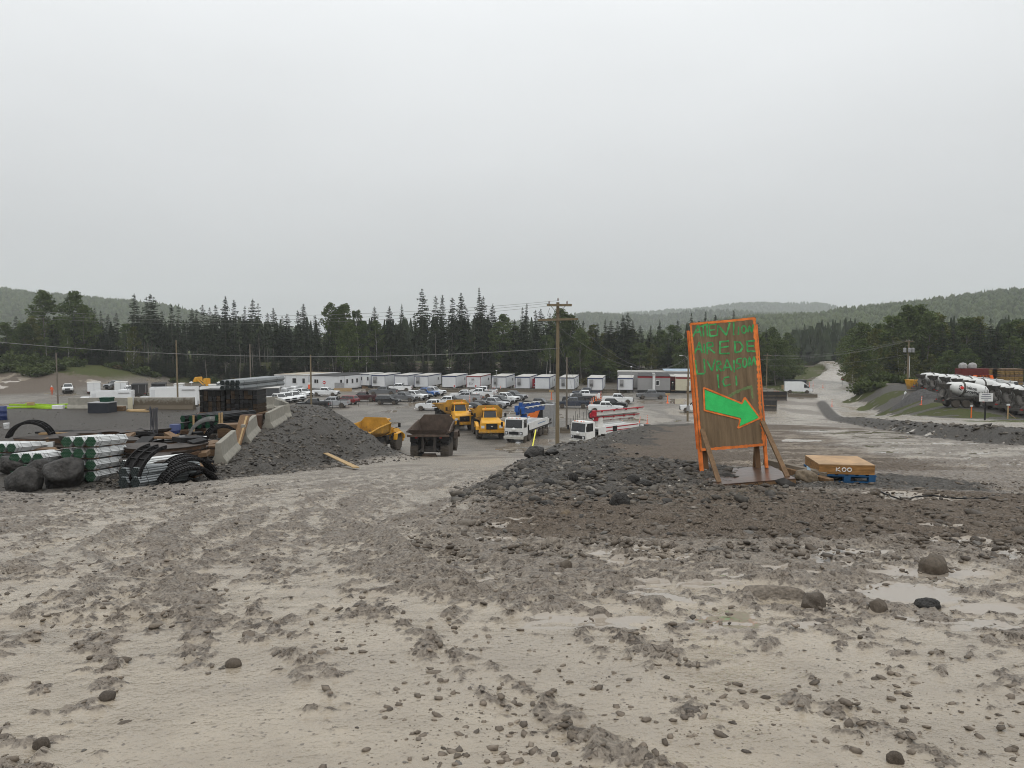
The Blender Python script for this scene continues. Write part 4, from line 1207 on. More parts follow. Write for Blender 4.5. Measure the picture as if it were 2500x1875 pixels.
boulder(1572, 1188, 46, 16, 614, "rounded grey cobble beside the slanting slab on the rubble bank", amp=.2, facet=.2)
boulder(1974, 1178, 54, 30, 611, "smooth ochre brown boulder between the sign and the blue pallet", amp=.25, facet=.4, m=ST_OCH)
boulder(1306, 1116, 62, 28, 612, "black angular boulder left of the tall power pole's foot", amp=.45, facet=.8)
boulder(1348, 1111, 40, 16, 616, "low black boulder right against the tall power pole's foot", amp=.4, facet=.7)
boulder(2287, 1396, 78, 40, 617, "half-sunk grey rock standing in a small puddle at the right", amp=.4, facet=.6, m=ST_BRN, sink=.35)
boulder(1990, 1482, 58, 34, 618, "dark wedge-shaped stone in the mud at the lower right", m=RUBB, amp=.45, facet=.7)
boulder(2150, 1496, 48, 32, 619, "brown clod-covered stone in the mud beside a small puddle", amp=.4, facet=.4, m=ST_BRN)
boulder(1383, 1390, 34, 22, 620, "round brown stone in the wet mud below the rubble bank", amp=.25, facet=.3, m=ST_BRN)
boulder(2190, 1862, 44, 26, 621, "dark stone at the bottom edge of the picture", m=RUBB, amp=.3, facet=.5)
boulder(565, 1628, 40, 18, 622, "tilted brown stone lying in the slurry in the left foreground", amp=.35, facet=.5, m=ST_BRN, tilt=.2)
boulder(258, 1708, 42, 16, 623, "flat dark stone lying in the slurry at the lower left", m=RUBB, amp=.3, facet=.4)
boulder(95, 1828, 42, 24, 624, "dark round stone in the bottom left corner", m=RUBB, amp=.3, facet=.4)
boulder(1880, 1460, 250, 26, 625, "long low slab of grey bedrock showing through the mud", amp=.5, facet=.8, sink=.85, dep=.3, m=RUBB)
boulder(2270, 1482, 70, 16, 626, "pale streaked flat rock at the right in the mud", amp=.3, facet=.5, sink=.4)

# ------------------------------------------------------------------ vehicles
TYRE = mat("tyre_rubber", (.022, .021, .020), .8, 0, .3, 6, dirt=MUDC, dirt_amt=.55, dirt_h=.9)
RIM = mat("wheel_rim", (.28, .28, .28), .4, .6, .2, 8, dirt=MUDC, dirt_amt=.5, dirt_h=.8)
RIMD = mat("dark_rim", (.05, .05, .05), .4, .4, .2, 8, dirt=MUDC, dirt_amt=.5, dirt_h=.8)
GLASS = glass()
BLKP = mat("black_plastic", (.018, .018, .019), .5, 0, .15, 5)
CHR = mat("chrome", (.55, .55, .56), .25, .9, .1, 5)
LAMP = mat("headlamp", (.62, .64, .66), .12, .2, .1, 8, coat=.5)
TAIL = mat("tail_lamp", (.30, .012, .01), .2, 0, .1, 8, coat=.4)
ORANGE = mat("orange_plastic", (.85, .16, .03), .5, 0, .1, 5)
def paint(name, c, d=.75, h=1.0, rough=.28):
    return mat("paint_" + name, c, rough, 0, .04, 1.5, dirt=MUDC, dirt_amt=d, dirt_h=h, coat=.6)
P_WHITE = paint("white", (.72, .73, .73), .7, .85)
P_CREAM = paint("off_white", (.62, .62, .60), .8, 1.1)
P_SILVER = paint("silver", (.36, .37, .38), .7, .9)
P_GREY = paint("grey", (.13, .135, .14), .7, .9)
P_DARK = paint("dark_grey", (.045, .047, .05), .6, .9)
P_BLACK = paint("black", (.010, .010, .011), .55, .9)
P_BLUE = paint("blue", (.02, .10, .32), .5, .9)
P_NAVY = paint("navy", (.022, .030, .050), .5, .9)
P_RED = paint("red", (.17, .012, .015), .6, .9)
P_MAROON = paint("maroon", (.055, .018, .020), .6, .9)

def arch(cx, cz, R, n=8, a0=180, a1=0):
    return [(cx + R * math.cos(math.radians(a0 + (a1 - a0) * i / n)), cz + R * math.sin(math.radians(a0 + (a1 - a0) * i / n))) for i in range(n + 1)]

def wheel(parent, x, y, r, w, tread=False, rimm=None, n=18, name="wheel"):
    s = 1 if y > 0 else -1
    t = MB().lathe([(r * .58, -w * .5), (r * .90, -w * .5), (r * .985, -w * .36), (r, -w * .12), (r, w * .12), (r * .985, w * .36), (r * .90, w * .5), (r * .58, w * .5)], (0, 0, 0), 'y', n)
    if tread:
        k = 26
        for i in range(k):
            for sd in (-1, 1):
                a = 2 * math.pi * (i + .25 * (sd + 1)) / k
                M = Matrix.Rotation(-a, 3, "Y")
                c = Vector((r * 1.005 * math.cos(a), sd * w * .25, r * 1.005 * math.sin(a)))
                t.box(c, (.10, w * .44, r * .11), M @ Matrix.Rotation(.45 * sd, 3, 'X'))
    o = t.build(name, TYRE, parent, 50, loc=(x, y, r))
    rim = MB().lathe([(r * .02, s * w * .30), (r * .16, s * w * .34), (r * .22, s * w * .24), (r * .46, s * w * .20), (r * .56, s * w * .44), (r * .60, s * w * .46), (r * .60, -s * w * .4)], (0, 0, 0), 'y', n)
    rim.build("rim", rimm or RIM, o, 40)
    return o

def on_face(a, b, c, d, u0, u1, v0, v1, off, inset=0):
    """a quad laid on the face a b c d (u along ab, v along ad), pushed out by off"""
    a, b, c, d = map(Vector, (a, b, c, d))
    f = lambda u, v: (a * (1 - u) + b * u) * (1 - v) + (d * (1 - u) + c * u) * v
    nrm = (b - a).cross(d - a).normalized() * off
    return [f(u0, v0) + nrm, f(u1, v0) + nrm, f(u1, v1) + nrm, f(u0, v1) + nrm]

def pane(name, q, m, parent, th=.012):
    """a thin solid laid on a face"""
    q = [Vector(p) for p in q]
    n = (q[1] - q[0]).cross(q[3] - q[0]).normalized() * th
    return MB().loft([[p - n for p in q], q]).build(name, m, parent)

def make_car(name, L, W, belt, roof, hood, ax_r, ax_f, wr, gh_low, gh_up, bed=None, cap=False, rack=False, label="", cat="car", sill=.38):
    """gh_low, gh_up: greenhouse (x rear, x front) at belt and roof; bed: x where an open cargo bed ends at the cab"""
    t = thing(name, label, cat)
    hx = L / 2; hw = W / 2
    R = wr * 1.22
    prof = [(-hx + .04, sill + .14)] + [(ax_r - R, sill)] + arch(ax_r, wr, R)[1:-1] + [(ax_r + R, sill)] + [(ax_f - R, sill)] + arch(ax_f, wr, R)[1:-1] + [(ax_f + R, sill + .02), (hx - .06, sill + .1), (hx, sill + .32), (hx - .03, hood - .12), (hx - .16, hood - .02), (gh_low[1] + .25, belt - .03)]
    floor = belt - .36
    if bed is not None: prof += [(gh_low[1] - .1, belt), (bed, belt), (bed, floor), (-hx + .06, floor), (-hx, floor - .1)]
    else: prof += [(gh_low[1] - .1, belt), (gh_low[0] + .02, belt), (-hx + .05, belt - .06), (-hx, belt - .35)]
    MB().prism(prof, -hw, hw).build("body", P_WHITE, t, 35, .035, 2)
    if bed is not None:
        for s in (-1, 1): MB().bb(-hx + .03, bed - .002, s * (hw - .0575) - .0525, s * (hw - .0575) + .0525, floor + .002, belt + .03).build("bed_side", P_WHITE, t, 0, .015)
        MB().bb(-hx + .01, -hx + .09, -hw + .112, hw - .112, floor + .002, belt + .02).build("tailgate", P_WHITE, t, 0, .012)
    # greenhouse
    a0, a1 = gh_low; b0, b1 = gh_up; yw, yr = hw - .06, hw - .27
    lo = [(a0, -yw, belt - .01), (a1, -yw, belt - .04), (a1, yw, belt - .04), (a0, yw, belt - .01)]
    up = [(b0, -yr, roof - .05), (b1, -yr, roof - .05), (b1, yr, roof - .05), (b0, yr, roof - .05)]
    tp = [(b0 + .1, -yr + .1, roof), (b1 - .16, -yr + .1, roof), (b1 - .16, yr - .1, roof), (b0 + .1, yr - .1, roof)]
    MB().loft([lo, up, tp], False, True).build("cab", P_WHITE, t, 30, .03, 2)
    pane("windshield", on_face(lo[1], lo[2], up[2], up[1], .05, .95, .10, .94, .008), GLASS, t)
    pane("rear_window", on_face(lo[3], lo[0], up[0], up[3], .08, .92, .25, .90, .008), GLASS, t)
    n = 2 if (b1 - b0) > 1.0 else 1
    if bed is None and (b1 - b0) > 2.0: n = 3
    for k in range(n):
        u0, u1 = .05 + .9 * k / n + .012, .05 + .9 * (k + 1) / n - .012
        pane("side_window", on_face(lo[0], lo[1], up[1], up[0], u0, u1, .16, .88, .008), GLASS, t)
        pane("side_window", on_face(lo[2], lo[3], up[3], up[2], 1 - u1, 1 - u0, .16, .88, .008), GLASS, t)
    for ax in (ax_r, ax_f):
        for s in (-1, 1): wheel(t, ax, s * (hw - .13), wr, .27, n=16)
    MB().bb(hx - .012, hx + .035, -hw * .5, hw * .5, sill + .36, hood - .13).build("grille", BLKP, t, 0, .01)
    MB().bb(hx - .08, hx + .07, -hw + .05, hw - .05, sill + .06, sill + .28).build("bumper", BLKP, t, 0, .03)
    MB().bb(-hx - .07, -hx + .05, -hw + .06, hw - .06, sill + .12, sill + .30).build("bumper", BLKP, t, 0, .03)
    for s in (-1, 1):
        MB().bb(hx - .14, hx + .012, s * hw * .76 - .17, s * hw * .76 + .17, hood - .34, hood - .13).build("headlight", LAMP, t, 0, .02)
        MB().bb(-hx - .015, -hx + .06, s * (hw - .09) - .075, s * (hw - .09) + .075, belt - .45, belt - .06).build("tail_light", TAIL, t, 0, .01)
        m = MB().box((a1 - .32, s * (hw + .11), belt + .12), (.10, .20, .22)); m.box((a1 - .32, s * (hw - .005), belt + .06), (.05, .12, .05)); m.build("mirror", BLKP, t, 0, .015)
        MB().box((a1 - 1.0, s * (hw + .008), belt - .10), (.16, .03, .035)).build("door_handle", BLKP, t)
    if cap:
        x0, x1 = -hx + .05, bed - .02
        c0 = [(x0, -hw + .03, belt + .035), (x1, -hw + .03, belt + .035), (x1, hw - .03, belt + .035), (x0, hw - .03, belt + .035)]
        c1 = [(x0 + .05, -hw + .10, roof + .22), (x1 + .0, -hw + .10, roof + .22), (x1, hw - .10, roof + .22), (x0 + .05, hw - .10, roof + .22)]
        c2 = [(x0 + .2, -hw + .3, roof + .36), (x1 + .55, -hw + .3, roof + .36), (x1 + .55, hw - .3, roof + .36), (x0 + .2, hw - .3, roof + .36)]
        MB().loft([c0, c1, c2], True, True).build("bed_cap", P_WHITE, t, 40, .06, 2)
    if rack:
        m = MB()
        for s in (-1, 1): m.bb(bed - .10, bed - .05, s * (hw - .2) - .03, s * (hw - .2) + .03, belt + .03, roof + .05)
        for k in range(5): m.bb(bed - .10, bed - .05, -hw + .25, hw - .25, belt + .15 + .13 * k, belt + .19 + .13 * k)
        m.build("headache_rack", BLKP, t)
        MB().bb(-hx + .5, bed - .16, -hw + .13, hw - .13, floor + .01, belt + .14).build("tool_box", BLKP, t, 0, .03)
    return t

PICK = make_car("pickup_truck", 5.85, 2.02, 1.26, 1.93, 1.17, -1.78, 1.93, .40, (-.98, 1.32), (-.80, .62), -1.0, label="pickup", cat="pickup")
PICKR = make_car("pickup_truck", 6.1, 2.04, 1.32, 2.0, 1.24, -1.85, 2.02, .42, (-.98, 1.38), (-.80, .68), -1.0, rack=True, label="pickup", cat="pickup")
PICKC = make_car("pickup_truck", 5.85, 2.02, 1.26, 1.93, 1.17, -1.78, 1.93, .40, (-.98, 1.32), (-.80, .62), -1.0, cap=True, label="pickup", cat="pickup")
SUV = make_car("sport_utility_car", 4.75, 1.92, 1.08, 1.72, 1.02, -1.38, 1.42, .36, (-2.25, 1.12), (-1.95, .42), None, label="suv", cat="car")
HATCH = make_car("hatchback_car", 4.35, 1.80, .95, 1.48, .88, -1.28, 1.35, .32, (-2.0, 1.05), (-1.45, .30), None, label="car", cat="car", sill=.30)
PROTOS = [PICK, PICKR, PICKC, SUV, HATCH]
R_ = math.radians

def park(proto, px, py, head, paintm, label, group="vehicles parked in the muddy lot", where=None, dy=0.0):
    p = lot(px, py)
    # the pixel marks the near side of the tyres, so step half a width behind it
    p = Vector((p.x * (1 + .9 / p.y), p.y + .9, 0)); p.z = gz(p.x, p.y) - .01
    mats = {P_WHITE.name: paintm}
    if paintm in (P_BLACK, P_DARK, P_NAVY): mats[RIM.name] = RIM
    return dup(proto, p, R_(head), label, group, mats)

# heading 0 faces right, 180 faces left, negative turns the nose towards the viewer
GV = "pickups parked in the muddy lot"
CARS = [
 (PICK, 680, 986, -38, P_CREAM, "dusty off-white pickup nearest in the slanted row by the left concrete barrier"),
 (PICK, 697, 983, -38, P_WHITE, "white pickup second in the slanted row by the left barrier"),
 (PICK, 716, 980, -38, P_WHITE, "white pickup third in the slanted row by the left barrier"),
 (PICKC, 716, 975, -38, P_WHITE, "white pickup with a tall white bed cap, fourth in the slanted row"),
 (PICKC, 738, 970, -38, P_WHITE, "white pickup with a tall white bed cap farthest back in the slanted row"),
 (PICK, 795, 968, -8, P_WHITE, "clean white crew-cab pickup in front of the long modular office"),
 (PICK, 765, 1000, 182, P_BLACK, "black pickup facing left just beyond the gravel mound"),
 (PICKR, 812, 996, 178, P_SILVER, "silver pickup carrying a rack behind the black pickup by the mound"),
 (SUV, 846, 988, 160, P_RED, "dark red estate car behind the silver racked pickup"),
 (PICK, 886, 981, 176, P_MAROON, "dark maroon pickup facing left at the middle of the lot"),
 (PICKR, 936, 966, 180, P_GREY, "grey pickup with a rack facing left before the first white trailer"),
 (PICKR, 974, 957, 180, P_WHITE, "white racked pickup facing left, rearmost in front of the second white trailer"),
 (SUV, 947, 988, -8, P_BLACK, "small black sport utility car alone in the open middle of the lot"),
 (PICK, 985, 981, -22, P_GREY, "mid-grey pickup nearest in the row of five before the blue one"),
 (PICK, 1010, 977, -30, P_WHITE, "white pickup beside the mid-grey one in the row of five"),
 (SUV, 1028, 974, -32, P_DARK, "charcoal sport utility car between the white and the blue pickups"),
 (PICK, 1040, 969, -32, P_BLUE, "bright blue pickup in the row of five"),
 (PICK, 1056, 966, -24, P_WHITE, "white pickup just right of the bright blue one"),
 (PICK, 1057, 1003, 172, P_WHITE, "large white crew-cab pickup facing left before the yellow dump trucks"),
 (PICKR, 1094, 994, 172, P_WHITE, "white pickup with a black rack close behind the large white one"),
 (PICKR, 1138, 982, 174, P_SILVER, "silver crew-cab pickup facing left at the centre of the lot"),
 (PICK, 1134, 975, 174, P_WHITE, "white pickup hidden behind the silver crew-cab pickup"),
 (PICKR, 1170, 972, 174, P_WHITE, "white racked pickup facing left along the orange posts"),
 (PICKR, 1180, 966, 174, P_WHITE, "white racked pickup rearmost along the orange posts"),
 (SUV, 1140, 1017, -24, P_WHITE, "white sport utility car nearest behind the yellow dump truck"),
 (HATCH, 1162, 1005, -24, P_DARK, "dark grey hatchback next to the nearest white sport utility car"),
 (HATCH, 1180, 999, -20, P_BLACK, "black low car next to the dark grey hatchback"),
 (PICK, 1204, 997, -28, P_SILVER, "silver pickup between the black low car and the charcoal pickup"),
 (PICK, 1218, 991, -30, P_DARK, "charcoal pickup in the slanted row left of the tall power pole"),
 (PICK, 1233, 983, -32, P_WHITE, "white pickup in the slanted row left of the tall power pole"),
 (PICK, 1252, 978, -30, P_GREY, "grey pickup farthest back in the slanted row left of the tall pole"),
 (PICK, 1316, 999, -16, P_BLACK, "black pickup behind the blue boom of the concrete pump"),
 (PICK, 1399, 997, 176, P_NAVY, "dark navy pickup showing its bed right of the tall power pole"),
 (PICK, 1410, 984, 176, P_DARK, "charcoal pickup behind the dark navy one right of the tall pole"),
 (PICKR, 1428, 977, 176, P_WHITE, "white racked pickup behind the charcoal one right of the tall pole"),
 (PICKR, 1432, 970, 176, P_NAVY, "navy racked pickup rearmost right of the tall pole"),
 (PICK, 1508, 986, -12, P_WHITE, "white pickup facing right beside the orange posts near the grey office"),
 (PICK, 1490, 1000, -14, P_BLACK, "black pickup facing right between two white pickups"),
 (PICK, 1479, 1009, -12, P_WHITE, "white pickup facing right just above the red boom"),
 (PICK, 1590, 975, 180, P_GREY, "long grey pickup facing left in front of the grey modular office"),
 (PICK, 1703, 1008, 172, P_WHITE, "white pickup half hidden behind the plywood sign"),
 (PICK, 167, 965, -62, P_CREAM, "muddy pickup facing the viewer on the left service road"),
 (PICK, 284, 956, -105, P_GREY, "grey pickup in front of the white box trailer on the left"),
 (PICK, 323, 963, -105, P_WHITE, "white pickup in front of the black cargo trailer on the left"),
 (PICK, 538, 953, -140, P_SILVER, "silver pickup beside the yellow loader behind the steel pipe stack"),
]
for c in CARS: park(*c)

# ------------------------------------------------------------------ white cargo van
def make_van():
    t = thing("cargo_van", "white high-roof cargo van parked behind the black barrier", "van")
    prof = [(-2.95, .55), (-2.4, .42)] + arch(-1.75, .36, .44)[1:-1] + [(-1.25, .42), (1.35, .42)] + arch(1.85, .36, .44)[1:-1] + [(2.35, .45), (2.9, .55), (2.98, .85), (2.9, 1.1), (2.35, 1.3), (1.5, 2.25), (1.15, 2.55), (.7, 2.62), (-2.7, 2.62), (-2.93, 2.5)]
    rings = []
    for y, k in ((-1.0, .0), (-1.03, .03), (1.03, .03), (1.0, 0)):
        rings.append([(a, y * (1 - .10 * max(0, b - 1.2) / 1.4), b) for a, b in prof])
    MB().loft(rings).build("body", P_WHITE, t, 30)
    W = lambda z: 1.03 * (1 - .10 * max(0, z - 1.2) / 1.4) + .01
    for s in (-1, 1):
        q = [(1.15, s * W(1.3), 1.32), (2.2, s * W(1.3), 1.32), (1.5, s * W(2.1), 2.08), (1.15, s * W(2.1), 2.12)]
        pane("side_window", q if s < 0 else q[::-1], GLASS, t)
        MB().box((2.1, s * 1.16, 1.45), (.14, .22, .34)).build("mirror", BLKP, t, 0, .02)
        MB().box((2.86, s * .82, .98), (.2, .3, .3)).build("headlight", LAMP, t, 0, .03)
    q = [(2.37, -.86, 1.33), (2.37, .86, 1.33), (1.55, .78, 2.24), (1.55, -.78, 2.24)]
    pane("windshield", [Vector(p) + Vector((.01, 0, .012)) for p in q], GLASS, t)
    MB().bb(2.9, 3.02, -.95, .95, .48, .78).build("bumper", BLKP, t, 0, .03)
    for x in (-1.75, 1.85):
        for s in (-1, 1): wheel(t, x, s * .92, .36, .25, n=16)
    return t
van = make_van()
p = lot(1948, 960); van.location = (p.x, p.y, gz(p.x, p.y)); van.rotation_euler = (0, 0, R_(-14))
for q in PROTOS: remove_tree(q)

# ------------------------------------------------------------------ articulated dump trucks
CATY = mat("yellow_machine_paint", (.60, .30, .022), .45, 0, .12, 1.2, dirt=(.13, .105, .08), dirt_amt=.7, dirt_h=1.9, coat=.2)
CATD = mat("muddy_yellow_paint", (.42, .22, .03), .6, 0, .3, 1.0, dirt=(.10, .08, .06), dirt_amt=.9, dirt_h=4.6)
RUST = mat("muddy_steel", (.085, .062, .048), .7, .1, .35, 1.8, .3, 8)
STEEL = mat("grimy_steel", (.055, .050, .046), .6, .3, .3, 2)
def make_dump():
    t = thing("dump_truck", "dump truck", "dump truck")
    # front unit, nose at +x
    hood = [[(4.9, -1.5, 1.25), (4.9, 1.5, 1.25), (4.9, 1.25, 2.1), (4.9, -1.25, 2.1)], [(4.4, -1.6, 1.2), (4.4, 1.6, 1.2), (4.4, 1.25, 2.35), (4.4, -1.25, 2.35)], [(3.0, -1.6, 1.2), (3.0, 1.6, 1.2), (3.0, 1.1, 2.6), (3.0, -1.1, 2.6)]]
    MB().loft(hood).build("hood", CATY, t, 30, .05, 2)
    MB().bb(4.885, 4.96, -.70, .70, 1.32, 2.04).build("grille", BLKP, t, 0, .03)
    MB().bb(4.955, 4.975, -.13, .13, 1.62, 1.76).build("badge", CHR, t)
    MB().bb(4.5, 5.05, -1.62, 1.62, .85, 1.22).build("bumper", CATY, t, 0, .06, 2)
    for s in (-1, 1):
        f = MB().prism([(2.0, 1.35), (2.15, 2.05), (3.6, 2.1), (4.45, 1.7), (4.55, 1.24), (4.3, 1.24), (4.1, 1.75), (3.5, 1.98), (2.4, 1.95), (2.25, 1.35)], s * 1.68 - .28, s * 1.68 + .12)
        f.build("fender", CATY, t, 0, .03)
        MB().box((4.84, s * 1.12, 1.62), (.16, .42, .34)).build("headlight", LAMP, t, 0, .03)
        wheel(t, 3.15, s * 1.42, 1.0, .72, True, CATY, 22)
        m = MB(); m.tube((2.75, s * 1.25, 2.5), (2.85, s * 1.95, 2.75), .03, n=6); m.box((2.85, s * 1.95, 2.9), (.08, .28, .5)); m.build("mirror", BLKP, t)
    cab = [[(1.35, -.95, 1.9), (2.95, -.95, 1.9), (2.95, .95, 1.9), (1.35, .95, 1.9)], [(1.35, -.95, 2.5), (3.05, -.95, 2.5), (3.05, .95, 2.5), (1.35, .95, 2.5)], [(1.45, -.80, 3.45), (2.75, -.80, 3.45), (2.75, .80, 3.45), (1.45, .80, 3.45)]]
    MB().loft(cab).build("cab", CATY, t, 0, .03)
    MB().bb(1.3, 2.95, -.92, .92, 3.452, 3.62).build("cab_roof", CATY, t, 0, .06, 2)
    for s in (-1, 1): MB().tube((1.9, s * .5, 3.62), (1.9, s * .5, 3.8), .07, .05, 8).build("beacon", ORANGE, t)
    lo, up = cab[1], cab[2]
    pane("windshield", on_face(lo[1], lo[2], up[2], up[1], .06, .94, .04, .95, .012), GLASS, t)
    pane("side_window", on_face(lo[0], lo[1], up[1], up[0], .08, .95, .04, .93, .012), GLASS, t)
    pane("side_window", on_face(lo[2], lo[3], up[3], up[2], .05, .92, .04, .93, .012), GLASS, t)
    # frame and articulation
    m = MB(); m.bb(-4.4, 1.0, -.5, .5, .95, 1.5); m.bb(1.0, 4.4, -.6, .6, .7, 1.35); m.tube((1.0, 0, .8), (1.0, 0, 1.8), .35, n=10); m.bb(1.2, 2.0, -1.1, 1.1, 1.35, 1.88)
    m.build("frame", STEEL, t)
    for x in (-1.55, -3.5):
        MB().tube((x, -1.2, 1.0), (x, 1.2, 1.0), .22, n=10).build("axle", STEEL, t)
        for s in (-1, 1): wheel(t, x, s * 1.42, 1.03, .78, True, CATY, 22)
    # dump body: floor rises to the tail, walls flare, headboard with cut corners
    def sec(x, zf, wf, zt, wt):
        return (x, zf, wf, zt, wt)
    S = [sec(.75, 1.95, .95, 3.35, 1.75), sec(-.6, 1.9, 1.1, 3.3, 1.82), sec(-2.6, 2.12, 1.15, 3.15, 1.85), sec(-3.9, 2.3, 1.3, 3.0, 1.9), sec(-5.15, 2.6, 1.5, 2.88, 1.95)]
    th = .09
    ring = []
    for x, zf, wf, zt, wt in S:
        ring.append([(x, -wt, zt), (x, -wt * .93, zf + .5), (x, -wf, zf), (x, wf, zf), (x, wt * .93, zf + .5), (x, wt, zt),
                     (x, wt - th, zt), (x, wt * .93 - th, zf + .5), (x, wf - .03, zf + th), (x, -wf + .03, zf + th), (x, -wt * .93 + th, zf + .5), (x, -wt + th, zt)])
    MB().loft(ring).build("dump_body", CATD, t)
    MB().prism([(-1.84, 3.3), (-1.75, 2.3), (-.9, 1.9), (.9, 1.9), (1.75, 2.3), (1.84, 3.3), (1.25, 3.95), (-1.25, 3.95)], .72, .86, 'yz').build("headboard", CATD, t)
    m = MB()
    for s in (-1, 1):
        m.path([(.8, s * 1.80, 3.37), (-2.6, s * 1.88, 3.2), (-5.15, s * 1.98, 2.93)], .085, 6)
    m.build("side_rail", CATD, t, 40)
    MB().bb(-5.24, -5.10, -1.98, 1.98, 2.46, 2.66).build("tail_lip", CATD, t, 0, .02)
    m = MB()
    for s in (-1, 1):
        m.tube((-1.0, s * .75, 1.2), (-2.4, s * .75, 1.75), .12, .09, 8)
        m.bb(-4.9, -4.3, s * .55 - .12, s * .55 + .12, 1.0, 2.42)
        m.tube((-4.55, s * .55, 1.25), (-4.55, s * .95, 1.0), .12, n=8)
    m.bb(-4.7, -4.45, -.6, .6, 1.0, 1.28)
    m.build("hoist", STEEL, t)
    MB().prism([(-.75, .5), (-.2, .32), (.2, .32), (.75, .5), (.6, .82), (-.6, .82)], -4.5, -4.38, 'yz').build("rear_guard", RUST, t)
    for s in (-1, 1):
        MB().bb(-4.62, -4.58, s * 1.42 - .36, s * 1.42 + .36, 1.9, 2.4).build("mud_flap", BLKP, t)
        MB().box((-4.95, s * 1.15, 2.36), (.08, .24, .12)).build("tail_light", TAIL, t)
    return t
DUMP = make_dump()
GD = "articulated dump trucks parked below the ramp"
p = lot(1178, 1073); dup(DUMP, (p.x + .5, p.y + 4.4, gz(p.x, p.y)), R_(-82), "yellow articulated dump truck facing the viewer beside the white concrete pump", GD)
p = on_ground(1051, 1115); dup(DUMP, (p.x, p.y + 4.6, gz(p.x, p.y + 4)), R_(88), "mud-brown articulated dump truck seen from behind at the foot of the ramp", GD, {CATY.name: RUST, CATD.name: RUST}, .93)
p = lot(1080, 1056); dup(DUMP, (p.x + 1.2, p.y + 6, gz(p.x, p.y + 3)), R_(-70), "yellow articulated dump truck hidden behind the brown one, cab and body showing", GD)
p = at(938, 1105, 74); dup(DUMP, (p.x - 2.6, 82, gz(p.x - 1, 82)), R_(76), "yellow articulated dump truck showing its tail beyond the gravel mound", GD)
remove_tree(DUMP)

